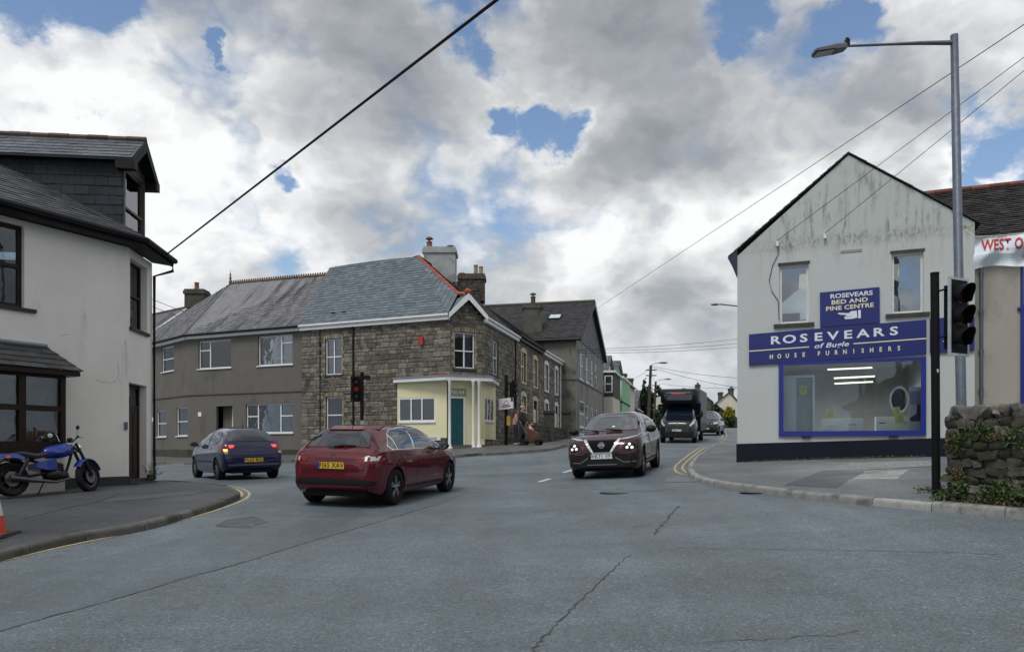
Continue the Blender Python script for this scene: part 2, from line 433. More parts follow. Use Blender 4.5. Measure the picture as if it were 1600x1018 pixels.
def stones(w, u0, u1, zb, zt, holes, mat, parent, hr=(.16,.30), wr=(.22,.55), limit=0, seed=1, topfn=None, proud=(.012,.035), name='stone', gap=.012, budget=None):
    rg = random.Random(seed); items = []; z = zb
    while z < zt-.05:
        h = rg.uniform(*hr); h = min(h, zt-z)
        spans = [(u0, u1)]
        for hl in holes:
            if hl[2] < z+h-.02 and hl[3] > z+.02:
                ns = []
                for a, b in spans:
                    if hl[1] <= a or hl[0] >= b: ns.append((a, b)); continue
                    if hl[0] > a: ns.append((a, hl[0]))
                    if hl[1] < b: ns.append((hl[1], b))
                spans = ns
        for a, b in spans:
            x = a
            while x < b-.03:
                ww = rg.uniform(*wr)*(1.15 if h > .24 else .9)
                if x+ww > b-.12: ww = b-x
                zz1 = z+h
                if topfn:
                    zz1 = min(zz1, topfn(x+ww/2))
                if zz1-z > .05:
                    if h > .22 and rg.random() < .3 and ww < .4:
                        m = z+(zz1-z)*rg.uniform(.4,.6); items += [(x, x+ww, z, m), (x, x+ww, m, zz1)]
                    else: items.append((x, x+ww, z, zz1))
                x += ww
        z += h
    def add(mb, it):
        a, b, c, d = it; g = gap*rg.uniform(.4, 1.2); pr = rg.uniform(*proud); ch = min(.03, (b-a)*.15, (d-c)*.2)
        j = lambda: rg.uniform(-.014, .014)
        base = [(a+g, c+g), (b-g, c+g), (b-g, d-g), (a+g, d-g)]
        base = [(x+j(), z+j()*.7) for x, z in base]
        cu, cz = (a+b)/2, (c+d)/2; i = len(mb.v)
        mb.v += [w.pt(x, z, -.01) for x, z in base]+[w.pt(x, z, pr*.6) for x, z in base]
        mb.v += [w.pt(cu+(x-cu)*(1-2*ch/(b-a)), cz+(z-cz)*(1-2*ch/(d-c)), pr+rg.uniform(-.006,.008)) for x, z in base]
        for L in (0, 4):
            for k in range(4): mb.f.append([i+L+k, i+L+(k+1)%4, i+L+4+(k+1)%4, i+L+4+k]); mb.m.append(0)
        mb.f.append([i+8, i+9, i+10, i+11]); mb.m.append(0)
    items.sort(key=lambda it: -((it[1]-it[0])*(it[3]-it[2])))
    n = limit if budget is None else min(limit, budget)
    for it in items[:n]:
        mb = MB(); add(mb, it); mb.build(name, mat, parent)
    if items[n:]:
        mb = MB()
        for it in items[n:]: add(mb, it)
        mb.build(name+'s', mat, parent, kind='stuff')
    return min(n, len(items))
# ------------------------------------------------------------------ ground, road, pavements, kerbs, markings
def asphalt(name, col, spk=.5, var=.16):
    m = bpy.data.materials.new(name); m.use_nodes = True; t = NT(m.node_tree); b = t.n['Principled BSDF']
    pos = t.new('ShaderNodeNewGeometry').outputs['Position']
    big = t.maprange(t.noise(pos, .35, 5, .6), .3, .7, 1-var, 1+var, False)
    lane = t.math('MULTIPLY', t.maprange(t.noise(t.vmath('MULTIPLY', pos, (.9,.10,0)), 1., 3, .5), .35, .65, .90, 1.08), t.maprange(t.noise(t.vmath('MULTIPLY', pos, (.08,.8,0)), 1., 3, .5), .35, .65, .93, 1.06))
    big = t.math('MULTIPLY', big, lane)
    mid = t.maprange(t.noise(pos, 3.5, 5, .7), .3, .7, .9, 1.1, False)
    # worn track of bare stone: coarse pale chippings in patches
    worn = t.maprange(t.noise(pos, .22, 4, .6), .52, .66, 0, 1)
    vo = t.new('ShaderNodeTexVoronoi'); t.link(pos, vo.inputs['Vector']); vo.inputs['Scale'].default_value = 62
    sepc = t.new('ShaderNodeSeparateColor'); t.link(vo.outputs['Color'], sepc.inputs[0])
    chip = t.maprange(sepc.outputs[0], .0, 1., 1-spk*.55, 1+spk*.75, False)
    bright = t.math('MULTIPLY', t.math('GREATER_THAN', sepc.outputs[1], .97), .7)
    k = t.math('MULTIPLY', t.math('MULTIPLY', big, mid), t.math('ADD', chip, bright))
    k = t.math('MULTIPLY', k, t.math('ADD', 1., t.math('MULTIPLY', worn, .16)))
    sc = t.new('ShaderNodeVectorMath', operation='SCALE'); sc.inputs[0].default_value = col; t.link(k, sc.inputs[3])
    t.link(sc.outputs[0], b.inputs['Base Color'])
    t.link(t.maprange(t.noise(pos, .8, 4, .6), .3, .7, .5, .78, False), b.inputs['Roughness'])
    b.inputs['Specular IOR Level'].default_value = .45
    bp = t.new('ShaderNodeBump'); bp.inputs['Strength'].default_value = .45; bp.inputs['Distance'].default_value = .012
    t.link(t.math('ADD', t.noise(pos, 90, 3, .6), t.math('MULTIPLY', vo.outputs['Distance'], .8)), bp.inputs['Height']); t.link(bp.outputs[0], b.inputs['Normal'])
    MATS[name] = m; return m
ROAD = asphalt('road_asphalt', (.094,.115,.130))
ROAD_DARK = asphalt('road_asphalt_smooth', (.086,.106,.121), .25)
ROAD_PALE = asphalt('road_asphalt_pale', (.125,.138,.150), .4)
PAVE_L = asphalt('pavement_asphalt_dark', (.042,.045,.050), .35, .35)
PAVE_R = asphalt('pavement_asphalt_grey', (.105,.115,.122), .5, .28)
PAVE_F = asphalt('pavement_asphalt_mid', (.075,.078,.078), .4, .25)
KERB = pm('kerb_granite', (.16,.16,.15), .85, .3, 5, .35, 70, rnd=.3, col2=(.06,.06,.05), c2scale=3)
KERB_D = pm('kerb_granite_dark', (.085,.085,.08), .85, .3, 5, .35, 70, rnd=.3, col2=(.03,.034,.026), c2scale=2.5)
YELLOW = pm('yellow_line_paint', (.42,.33,.16), .8, .25, 8, .2, 90, col2=(.10,.11,.11), c2scale=14, c2lo=.55, c2hi=.68)
LINEWHITE = pm('white_line_paint', (.55,.56,.56), .8, .2, 8, .2, 90, col2=(.14,.15,.15), c2scale=14, c2lo=.57, c2hi=.7)
TAR = pm('tar_crack', (.035,.038,.042), .6, .3, 10, .2)
CONCRETE = pm('pale_concrete', (.26,.26,.25), .85, .25, 4, .3, 60, col2=(.14,.14,.13), c2scale=3)

def ground_sheet():
    def axis(lo, hi, core, step):
        v = list(np.arange(core[0], core[1]+1e-6, step)); s = step; x = core[0]
        while x > lo: s *= 1.25; x -= s; v.insert(0, max(x, lo))
        s = step; x = core[1]
        while x < hi: s *= 1.25; x += s; v.append(min(x, hi))
        return v
    xs = axis(-900, 900, (-18, 18), .6); ys = axis(-40, 1500, (0, 50), .6)
    mb = MB(); nx = len(xs)
    mb.v = [Vector((x, y, G(x, y))) for y in ys for x in xs]
    mb.f = [[j*nx+i, j*nx+i+1, (j+1)*nx+i+1, (j+1)*nx+i] for j in range(len(ys)-1) for i in range(nx-1)]; mb.m = [0]*len(mb.f)
    o = mb.build('road', ROAD, None, smooth=60, kind='structure', recalc=False); return o
road = ground_sheet()
def sheet(name, pts, lift, mat, step=.5, parent=None, kind='structure'):
    bm = bmesh.new(); bm.faces.new([bm.verts.new((p[0], p[1], 0)) for p in pts])
    xs = [p[0] for p in pts]; ys = [p[1] for p in pts]
    for ax, lo, hi in ((0, min(xs), max(xs)), (1, min(ys), max(ys))):
        k = math.floor(lo/step)*step+step
        while k < hi:
            co = (k,0,0) if ax == 0 else (0,k,0); no = (1,0,0) if ax == 0 else (0,1,0)
            bmesh.ops.bisect_plane(bm, geom=bm.verts[:]+bm.edges[:]+bm.faces[:], plane_co=co, plane_no=no, dist=1e-5); k += step
    bmesh.ops.triangulate(bm, faces=[f for f in bm.faces if len(f.verts) > 4])
    for v in bm.verts: v.co.z = G(v.co.x, v.co.y)+lift
    for f in bm.faces:
        if f.normal.z < 0: f.normal_flip()
    bmesh.ops.recalc_face_normals(bm, faces=bm.faces)
    if sum(f.normal.z for f in bm.faces) < 0: bmesh.ops.reverse_faces(bm, faces=bm.faces)
    me = bpy.data.meshes.new(name); bm.to_mesh(me); bm.free(); me.materials.append(mat)
    me.polygons.foreach_set('use_smooth', [True]*len(me.polygons))
    return link(name, me, parent, kind)
def resample(pts, step):
    pts = [Vector((p[0], p[1], 0)) for p in pts]
    # Catmull-Rom, then even spacing
    dense = []
    for i in range(len(pts)-1):
        p0, p1, p2, p3 = pts[max(i-1,0)], pts[i], pts[i+1], pts[min(i+2, len(pts)-1)]
        for k in range(12):
            t = k/12; dense.append(.5*((2*p1)+(p2-p0)*t+(2*p0-5*p1+4*p2-p3)*t*t+(3*p1-p0-3*p2+p3)*t**3))
    dense.append(pts[-1]); out = [dense[0]]; acc = 0
    for a, b in zip(dense, dense[1:]):
        L = (b-a).length
        while acc+L >= step:
            t = (step-acc)/L; a = a.lerp(b, t); out.append(a.copy()); L = (b-a).length; acc = 0
        acc += L
    return out
def ribbon(name, pts, width, lift, mat, offset=0., step=.3, parent=None, jag=0., kind='structure'):
    q = resample(pts, step); mb = MB(); rg = random.Random(len(q))
    L = []
    for i, p in enumerate(q):
        t = (q[min(i+1, len(q)-1)]-q[max(i-1, 0)]).normalized(); n = Vector((-t.y, t.x, 0)); o = offset+(rg.uniform(-jag, jag) if jag else 0)
        wd = width*(rg.uniform(.4, 1.3) if jag else 1)
        a, b = p+n*(o-wd/2), p+n*(o+wd/2); L.append((Vector((a.x, a.y, G(a.x, a.y)+lift)), Vector((b.x, b.y, G(b.x, b.y)+lift))))
    for (a, b), (c, d) in zip(L, L[1:]): mb.poly([a, b, d, c])
    return mb.build(name, mat, parent, kind=kind)
def kerb(pts, parent, mat, side, height=.11, width=.13, length=.9):
    q = resample(pts, .15); per = int(length/.15); rg = random.Random(3)
    for i in range(0, len(q)-1, per):
        seg = q[i:min(i+per+1, len(q))]
        if len(seg) < 2: continue
        mb = MB(); lift = height+rg.uniform(-.006, .01); rings = []
        for j, p in enumerate(seg):
            k = i+j; t = (q[min(k+1, len(q)-1)]-q[max(k-1, 0)]).normalized(); n = Vector((-t.y, t.x, 0))*side
            pp = p+t*(.006 if j == 0 else (-.006 if j == len(seg)-1 else 0))
            prof = [(.0, -.06), (.0, lift), (width*.72, lift), (width*.93, lift-.022), (width, lift-.05), (width*1.02, -.06)]
            rings.append([Vector((pp.x+n.x*o, pp.y+n.y*o, G(p.x, p.y)+z)) for o, z in prof])
        b0 = len(mb.v); m = 6
        for r_ in rings: mb.v += r_
        for a in range(len(rings)-1):
            for c in range(m): mb.f.append([b0+a*m+c, b0+a*m+(c+1)%m, b0+(a+1)*m+(c+1)%m, b0+(a+1)*m+c]); mb.m.append(0)
        mb.f += [[b0+c for c in range(m)], [b0+(len(rings)-1)*m+c for c in range(m)][::-1]]; mb.m += [0, 0]
        mb.build('kerb_stone', mat, parent, smooth=40)
PL = .105
gx = lambda L, lift=0.: [GP(a, b, lift) for a, b in L]
# near left corner
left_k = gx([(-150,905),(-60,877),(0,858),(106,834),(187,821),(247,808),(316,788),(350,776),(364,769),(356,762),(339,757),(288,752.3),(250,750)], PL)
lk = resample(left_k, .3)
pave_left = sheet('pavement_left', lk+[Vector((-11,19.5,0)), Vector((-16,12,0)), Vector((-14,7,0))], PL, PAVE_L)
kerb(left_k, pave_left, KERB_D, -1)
far_k = gx([(120,727),(236,723.3),(299,721.8),(380,720.3),(437,719),(500,716.5),(560,714.7),(640,713),(706,711),(735,708.5),(780,706.3),(815,704),(845,701.5),(866,699),(884,694.5)], PL)
e = far_k[-1]
far_k += [Vector((e.x+.243*s_+.6, e.y+.97*s_, 0)) for s_ in (4, 12, 24, 40)]
fk = resample(far_k, .6)
pave_far = sheet('pavement_far', fk+[Vector((0,75,0)), Vector((-40,75,0)), Vector((-42,45,0))], PL, PAVE_F, 1.)
kerb(far_k[:-2], pave_far, KERB, 1)
right_k = gx([(1121,668.5),(1134,675),(1135,684),(1111,700),(1094,711),(1084.5,723),(1083,732),(1092,741),(1115,748),(1160,755.5),(1250,766),(1330,773.5),(1425,781),(1475,785),(1600,794),(1760,808)], PL)
rk = resample(right_k, .4)
pave_right = sheet('pavement_right', rk+[Vector((14,7,0)), Vector((40,8,0)), Vector((60,60,0)), Vector((45,95,0))], PL, PAVE_R, .8)
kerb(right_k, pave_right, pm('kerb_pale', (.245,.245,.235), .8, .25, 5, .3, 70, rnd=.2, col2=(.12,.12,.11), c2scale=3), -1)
# painted lines
def lines(name, pts, offs, mat=YELLOW, w=.05):
    for o in offs: ribbon(name, pts, w, .005, mat, o)
lines('yellow_line', gx([(-150,926),(-60,897),(0,875),(106,850),(187,834),(260,817),(330,797),(372,782),(384,772),(374,764),(345,757.6),(300,753),(253,749)]), (-.07, .07))
lines('yellow_line', gx([(1123,745),(1095,742),(1066,738),(1061,728),(1075,715),(1096,700),(1104,697)]), (-.1, .1), w=.06)
lines('yellow_line', gx([(1126,686),(1131.5,682),(1131,676),(1126,671.5)]), (-.1, .1), w=.07)
ribbon('edge_line', gx([(1115,752),(1160,758.5),(1250,769.5),(1330,777),(1425,784.5),(1475,788.5),(1600,797.5),(1700,806)]), .06, .005, LINEWHITE)
for a, b in (((842,752.5),(863,746.5)), ((880,738.2),(895,733.5)), ((806,765),(815,761.5))):
    if a[0] > 830: ribbon('lane_dash', gx([a, b]), .11, .005, LINEWHITE)
# resurfaced strips, repairs and cracks of the road
sheet('road_patch', gx([(-40,998),(100,957),(200,930),(400,872),(560,824),(690,786),(730,770),(600,800),(480,806),(400,800),(372,820),(300,838),(180,864),(0,902),(-60,920)]), .003, ROAD_DARK, .6)
ribbon('road_seam', gx([(-30,994),(100,957),(200,930),(300,900),(400,872),(480,846),(560,824),(690,786)]), .012, .0065, pm('faded_seam', (.060,.070,.080), .8, .3, 10, .2), jag=.02, step=.1)
sheet('road_repair', gx([(335,822),(352,812),(395,806),(420,815),(388,825)]), .006, pm('tar_repair', (.066,.076,.086), .7, .4, 6, .4, 50), .4)
ribbon('repair_edge', gx([(355,824.5),(388,817.5),(400,823.5),(445,816)]), .018, .0095, pm('worn_white', (.24,.25,.26), .8, .3, 20), jag=.015, step=.1)
ribbon('road_crack', gx([(815,1035),(850,996),(890,955),(935,910),(965,883),(985,866)]), .014, .006, TAR, jag=.02, step=.06)
ribbon('road_crack', gx([(1020,835),(1035,820),(1048,803),(1060,790)]), .03, .006, TAR, jag=.03, step=.09)
ribbon('road_crack', gx([(1060,855.5),(1150,857),(1250,858.5),(1350,860),(1450,862),(1560,866)]), .011, .006, TAR, jag=.02, step=.08)
ribbon('road_crack', gx([(1105,1005),(1180,1000),(1240,996),(1300,992),(1350,984)]), .010, .006, TAR, jag=.03, step=.08)
sheet('road_repair', gx([(912,756),(985,757),(1000,746),(1040,744),(1062,748),(1035,757),(1055,764),(1010,768),(925,764)]), .004, ROAD_DARK, .5)
sheet('road_repair', gx([(1040,746),(1078,745),(1100,752),(1042,753)]), .0075, ROAD_PALE, .5)
mh = gx([(955,768.5),(985,768)]); 
def manhole(c, r):
    mb = MB(); z = G(c.x, c.y)+.004
    mb.lathe([(r, 0), (r*.97, .005), (r*.8, .004), (1e-4, .004)], 20, Matrix.Translation((c.x, c.y, z)))
    return mb.build('manhole_cover', pm('cast_iron', (.058,.064,.07), .6, .3, 20, .4, 40), road)
manhole(GP(962,769), .32); manhole(GP(1182,768.5), .3)
ribbon('pavement_crack', gx([(30,812),(75,801),(115,791),(150,784),(190,770)], PL), .018, PL+.004, pm('pavement_joint', (.018,.019,.02), .9), jag=.015, step=.08)
sheet('pavement_worn_patch', gx([(150,785),(185,776),(290,767),(330,765),(300,772),(220,780)], PL), PL+.004, asphalt('pavement_worn_asphalt', (.058,.06,.063), .5), .4)
# patches of the right pavement
sheet('pavement_patch', gx([(1330,748.5),(1352,738),(1420,733.5),(1402,748.5)], PL), PL+.004, CONCRETE, .4)
sheet('pavement_trench', gx([(1225,757.5),(1285,735),(1345,730),(1350,737),(1328,748),(1308,762)], PL), PL+.004, asphalt('pavement_trench_asphalt', (.06,.064,.068), .3), .4)
sheet('pavement_gravel', gx([(1285,735),(1330,723),(1458,719),(1457,728),(1352,734)], PL), PL+.0075, pm('loose_gravel', (.17,.18,.185), .9, .2, 3, .8, 45, col2=(.40,.41,.42), c2scale=22, c2lo=.56, c2hi=.62), .4)
# ------------------------------------------------------------------ white rendered corner house, near left
WR = pm('white_render', (.73,.71,.67), .9, .07, 1.2, .3, 30, col2=(.44,.43,.41), c2scale=1.1, c2lo=.54, c2hi=.82, stretch=(1.3,1.3,.45))
SLATE_OLD = pm('old_slate', (.055,.060,.066), .6, .3, 3, .25, 40, rnd=.35, col2=(.16,.15,.10), c2scale=1.6, c2lo=.58, c2hi=.75)
SLATE_DK = pm('dark_slate', (.014,.018,.024), .6, .25, 4, .2, 40, rnd=.3, spec=.25)
SLATE_BAY = pm('bay_slate', (.045,.046,.048), .6, .3, 4, .25, 40, rnd=.4)
def hsum(*a): return sum(a, Vector((0,0,0)))
C1 = Vector((-8.136, 16.0, 0)); fd = Vector((-.482, -.876, 0)); cd = Vector((-.115, .993, 0)).normalized()
Wf = Wall(C1+fd*7.5, C1); LF = Wf.L
CE = C1+cd*1.42
Wc = Wall(C1, CE)
hw = thing('white_house', 'white rendered corner house with slate-hung dormer at the left edge', 'house', (C1.x, C1.y, G(C1.x, C1.y)))
zb = -.6; zt = Wf.uz(196, 385)[1]; gz = G(C1.x, C1.y)+.105
h_up = Wf.rect(-48, 345, 38, 478); h_up = (h_up[0], h_up[1], Wf.uz(37,481)[1], Wf.uz(37,353)[1])
bay_o = .5
Wb = Wall(Wf.pt(0,0,bay_o), Wf.pt(LF,0,bay_o))
bu1 = Wb.uz(103, 640)[0]; bu0 = bu1-2.6; bz0 = Wb.uz(103, 697)[1]; bz1 = Wb.uz(100, 588)[1]
h_bay = (bu0+.15, bu1-.02, bz0+.05, bz1)
wall_mesh(Wf, 0, LF, zb, zt, [h_up, h_bay], .14).build('wall', WR, hw)
h_cw = Wc.rect(203.3, 403, 229.8, 516); h_cw = (h_cw[0], h_cw[1], Wc.uz(203.5,510)[1], Wc.uz(203.5,402)[1])
h_dr = Wc.rect(201.5, 600, 229, 754); h_dr = (h_dr[0], h_dr[1], gz-.02, Wc.uz(202,597)[1])
wall_mesh(Wc, 0, Wc.L, zb, zt, [h_cw, h_dr], .2).build('wall', WR, hw)
# rest of the shell
bk = MB(); a = CE; nin = Vector((-.993, -.115, 0)).normalized()
fin = Vector((-.876, .482, 0)).normalized()
c2_, c3_, c4_ = CE+nin*6.0, C1+fd*7.5+fin*7, C1+fd*7.5
for p, q in ((CE, c2_), (c2_, c3_), (c3_, c4_)): bk.poly([Vector((p.x,p.y,zb)), Vector((q.x,q.y,zb)), Vector((q.x,q.y,zt)), Vector((p.x,p.y,zt))])
bk.build('wall', WR, hw)
# plinth
pl = MB(); PLM = pm('dark_plinth', (.035,.037,.036), .9, .3, 3, .3, 50)
Wf.box(pl, bu1+.05, LF-.002, zb, Wf.uz(180,744)[1], .004, .03); Wf.box(pl, 0, bu1+.04, zb, Wf.uz(120,749)[1], .004, .03)
pl.build('plinth', PLM, hw)
pl = MB(); Wc.box(pl, .004, h_dr[0]-.005, zb, Wf.uz(198,744)[1], .004, .03); pl.build('plinth', PLM, hw); pl = MB(); Wc.box(pl, h_dr[1]+.005, Wc.L, zb, Wf.uz(198,744)[1], .004, .03); pl.build('plinth', PLM, hw)
for ck in ([(148,592),(156,596),(165,596),(174,598),(182,595)],[(96,526),(101,523),(108,522)],[(184,566),(186,580),(184,590),(190,600)],[(196,530),(198,560),(197,585)]):
    p = MB(); p.tube([Wf.pt(*Wf.uz(*q), .001) for q in ck], .004, 4); p.build('plaster_crack', pm('crack_grey', (.33,.32,.30), .9), hw)
# windows
f = window(Wf, h_up, hw, DARK_WOOD, cols=(1.,), sash=.5, fw=.075, sill=.07, sillmat=pm('black_sill', (.02,.018,.018), .6), sillext=.2)
window(Wc, h_cw, hw, DARK_WOOD, sash=.5, fw=.05, inset=.14, sill=.07, sillmat=MATS['black_sill'], sillext=.05)
# bay window
bay = MB()
Wb.box(bay, bu0, bu0+.12, bz0, bz1, -.44, 0); Wb.box(bay, bu1-.09, bu1, bz0, bz1, -.44, 0)
for uu in (bu0+.72, bu1-.78): Wb.box(bay, uu-.06, uu+.06, bz0, bz1, -.1, -.002)
zm = Wb.uz(60, 637)[1]
Wb.box(bay, bu0+.12, bu1-.09, zm-.05, zm+.05, -.1, -.004)
Wb.box(bay, bu0, bu1, bz0-.02, bz0+.09, -.46, .004); Wb.box(bay, bu0, bu1, bz1-.04, bz1+.04, -.46, .003)
Wb.box(bay, bu0-.08, bu1+.05, bz0-.11, bz0-.022, -.47, .06)
bo = bay.build('bay_window', DARK_WOOD, hw)
edges = [bu0+.12, bu0+.72, bu1-.78, bu1-.09]
for i in range(3):
    for (za, zc_) in ((bz0+.09, zm-.05), (zm+.05, bz1-.04)):
        p = MB(); Wb.box(p, edges[i]+(.06 if i else 0), edges[i+1]-(.06 if i < 2 else 0), za, zc_, -.06, -.052); p.build('pane', GLASS, bo)
p = MB(); n = 50
for k in range(n):
    x0, x1 = bu0+.15+(bu1-bu0-.3)*k/n, bu0+.15+(bu1-bu0-.3)*(k+1)/n
    q0, q1 = -.22+.03*math.sin(k*1.3), -.22+.03*math.sin((k+1)*1.3)
    p.poly([Wb.pt(x0,bz0+.1,q0), Wb.pt(x1,bz0+.1,q1), Wb.pt(x1,bz1-.05,q1), Wb.pt(x0,bz1-.05,q0)])
p.build('curtain', CREAM_CURTAIN, bo, recalc=False)
mbk = MB(); mbk.ball(Wb.pt(Wb.uz(80,680)[0], Wb.uz(80,680)[1], -.035), .05, .012, .04, M=Matrix.Rotation(math.atan2(Wb.d.y, Wb.d.x), 4, 'Z')); mbk.build('window_sticker', WHITE_UPVC, bo)
p = MB(); Wf.box(p, bu0+.02, bu1-.01, zb, bz0-.12, .035, bay_o-.01); p.build('bay_apron', WR, hw)
# lean-to slates over the bay
zr0 = Wb.uz(126, 581)[1]; zr1 = Wf.uz(95, 545)[1]
e0, e1 = Wb.pt(bu0-.2, zr0, .16), Wb.pt(bu1+.24, zr0, .16); t1, t0 = Wf.pt(bu1-.08, zr1, .01), Wf.pt(bu0-.1, zr1, .01)
rb = MB(); rb.poly([e0, e1, t1, t0]); rb.poly([e1, Wf.pt(bu1+.24, zr0, .005), t1]); Wb.box(rb, bu0-.18, bu1+.2, zr0-.10, zr0-.012, -.46, .13)
rbo = rb.build('bay_roof', DARK_WOOD, hw)
slates([e0, e1, t1, t0], SLATE_BAY, rbo, sw=.3, sh=.19, th=.014, limit=60)
fl = MB(); fl.tube([t0+Vector((0,0,.02)), t1+Vector((0,0,.02))], .045, 6); fl.build('lead_flashing', pm('lead', (.20,.22,.24), .5, .2), rbo)
# door
dm = MB(); u0, u1, z0, z1 = h_dr; ins = .15
Wc.box(dm, u0+.003, u0+.07, z0+.12, z1-.003, -ins-.06, -ins); Wc.box(dm, u1-.07, u1-.003, z0+.12, z1-.003, -ins-.06, -ins)
Wc.box(dm, u0+.07, u1-.07, z1-.09, z1-.003, -ins-.06, -ins); Wc.box(dm, u0+.07, u1-.07, z1-.52, z1-.45, -ins-.06, -ins)
Wc.box(dm, u0+.07, u1-.07, z0+.12, z1-.52, -ins-.06, -ins-.015)
for (a, b, c, d) in ((u0+.16, u0+.36, z0+.95, z1-.62), (u1-.36, u1-.16, z0+.95, z1-.62), (u0+.16, u0+.36, z0+.25, z0+.85), (u1-.36, u1-.16, z0+.25, z0+.85)):
    Wc.box(dm, a, b, c, d, -ins-.014, -ins-.004)
do = dm.build('door', DARK_WOOD, hw)
p = MB(); Wc.box(p, u0+.072, u1-.072, z1-.448, z1-.092, -ins-.04, -ins-.03); p.build('fanlight', GLASS, do)
p = MB(); Wc.box(p, u0+.19, u0+.33, z0+1.0, z1-.66, -ins-.003, -ins+.002); p.build('door_glass', GLASS, do)
p = MB(); Wc.box(p, u0+.12, u0+.14, z0+.95, z0+1.15, -ins-.01, -ins+.05); p.build('handle', CHROME, do)
p = MB(); Wc.box(p, u0-.02, u1+.02, gz-.2, z0+.12, -.19, .01); Wc.box(p, u0-.1, u1+.05, gz-.2, gz+.03, .012, .22); p.build('doorstep', PLM, hw)
p = MB(); uu, zz = Wc.uz(197.2, 664); Wf.box(p, LF-.09, LF-.03, zz-.09, zz+.07, .002, .04); p.build('letterbox', GREYMETAL, hw)
# eaves
OV = .36
def offs(w, u, z, o): return w.pt(u, z, o)
bis = unit(Wf.n+Wc.n); co = OV/bis.dot(Wf.n)
E0 = Wf.pt(0, zt, OV); E1 = C1+bis*co+Vector((0,0,zt)); nb = unit(Wc.n+(-nin.cross(Vector((0,0,1))))) 
E2 = CE+Wc.n*OV+cd*.3+Vector((0,0,zt))
sf = MB()
sf.poly([Wf.pt(0,zt+.012,0), C1+Vector((0,0,zt+.012)), E1+Vector((0,0,.012)), E0+Vector((0,0,.012))]); sf.poly([C1+Vector((0,0,zt+.012)), CE+Vector((0,0,zt+.012)), E2+Vector((0,0,.012)), E1+Vector((0,0,.012))])
sf.build('soffit', BLACK, hw)
fa = MB()
for a, b in ((E0, E1), (E1, E2)):
    dd = (b-a).normalized(); nn = Vector((dd.y, -dd.x, 0)); nn = nn if nn.dot(-a) > 0 else -nn
    fa.obox(a, b-a, -nn*.03, Vector((0,0,.2)))
fa.build('fascia', pm('black_brown_fascia', (.009,.008,.007), .6, .2, spec=.2), hw)
gu = MB()
for a, b in ((E0, E1), (E1, E2)):
    dd = (b-a).normalized(); nn = Vector((dd.y, -dd.x, 0)); nn = nn if nn.dot(-a) > 0 else -nn
    gu.tube([a+nn*.06+Vector((0,0,.13)), b+nn*.06+Vector((0,0,.13))], .062, 8)
gu.build('gutter', BLACK, hw)
dp = MB(); q = CE+Wc.n*.06-cd*.03
dp.tube([E2+Vector((.05,-.1,.1)), E2+Vector((.05,-.1,-.12)), Vector((q.x,q.y,zt-.3)), Vector((q.x,q.y,gz+.05))], .035, 8); dp.build('downpipe', BLACK, hw)
# main roof: slope over the front wall, hip over the cant, ridge behind the dormer
pit = .60; ez = zt+.2
def up(p, d): return p+fin*d+Vector((0,0,pit*d))
r0, r1 = up(E0+Vector((0,0,.2)), 3.6), up(E1+Vector((0,0,.2))+fd*1.2, 3.6)
A0, A1, A2 = E0+Vector((0,0,.2)), E1+Vector((0,0,.2)), E2+Vector((0,0,.2))
rf = MB(); rf.poly([A0, A1, r1, r0]); rf.poly([A1, A2, r1]); bq = c2_+Vector((0,0,ez)); rf.poly([A2, bq, r1]); bq2 = c3_+Vector((0,0,ez)); rf.poly([bq, bq2, r0, r1]); rf.poly([bq2, A0, r0])
rfo = rf.build('roof', SLATE_OLD, hw)
vis = Wf.uz(-30, 330)[0]
sA = A0+(A1-A0)*((vis-0)/LF); sR = up(sA, 2.3); sR1 = up(A1+fd*.7, 2.3)
slates([sA, A1, sR1, sR], SLATE_OLD, rfo, sw=.26, sh=.17, th=.016, limit=110, jitter=.012)
slates([A1, A2, r1], SLATE_OLD, rfo, sw=.26, sh=.17, th=.014, limit=0)
# dormer over the cant
zd0 = zt+.12; ju0 = Wc.uz(200.5, 300)[0]+.0; ju1 = Wc.uz(232.5, 300)[0]
zde = Wc.uz(201, 244)[1]; zap = Wc.uz(219, 222)[1]; um = (ju0+ju1)/2; DL = 4.6
dmr = MB(); so = -.1
h_dw = (ju0+.06, ju1-.06, Wc.uz(210, 352)[1], Wc.uz(207, 265)[1])
# cheeks and front surround
for uu in (ju0, ju1):
    a = Wc.pt(uu, zd0, so); dmr.poly([a, a+nin*DL, a+nin*DL+Vector((0,0,zde-zd0)), a+Vector((0,0,zde-zd0))])
dmo = dmr.build('dormer', SLATE_DK, hw)
slates([Wc.pt(ju0, zd0, so)+nin*DL-cd*.004, Wc.pt(ju0, zd0, so)-cd*.004, Wc.pt(ju0, zde, so)-cd*.004, Wc.pt(ju0, zde, so)+nin*DL-cd*.004], SLATE_DK, dmo, sw=.27, sh=.2, th=.012, limit=100)
fr = MB(); Wc.box(fr, ju0, ju0+.07, zd0, zde, so-.1, so+.02); Wc.box(fr, ju1-.07, ju1, zd0, zde, so-.1, so+.02)
fr.poly([Wc.pt(ju0, zde-.02, so-.02), Wc.pt(ju1, zde-.02, so-.02), Wc.pt(um, zap-.08, so-.02)])
Wc.box(fr, ju0+.07, ju1-.07, h_dw[3], zde, so-.06, so); fr.build('dormer_front', pm('brown_timber', (.075,.062,.055), .6, .25, 6, .1), dmo)
window(Wc, (ju0+.07, ju1-.07, zd0, h_dw[3]-.002), dmo, pm('brown_timber2', (.06,.048,.042), .5, .2), sash=.52, fw=.05, inset=.12, sill=.04, sillmat=DARK_WOOD, sillext=-.01)
ov = .18; sl = (zap-zde)/(um-ju0)
def dr(u, z, o): return Wc.pt(u, z, so+o)
ru0, ru1 = ju0-ov, ju1+ov; zl = zde-ov*sl*.6
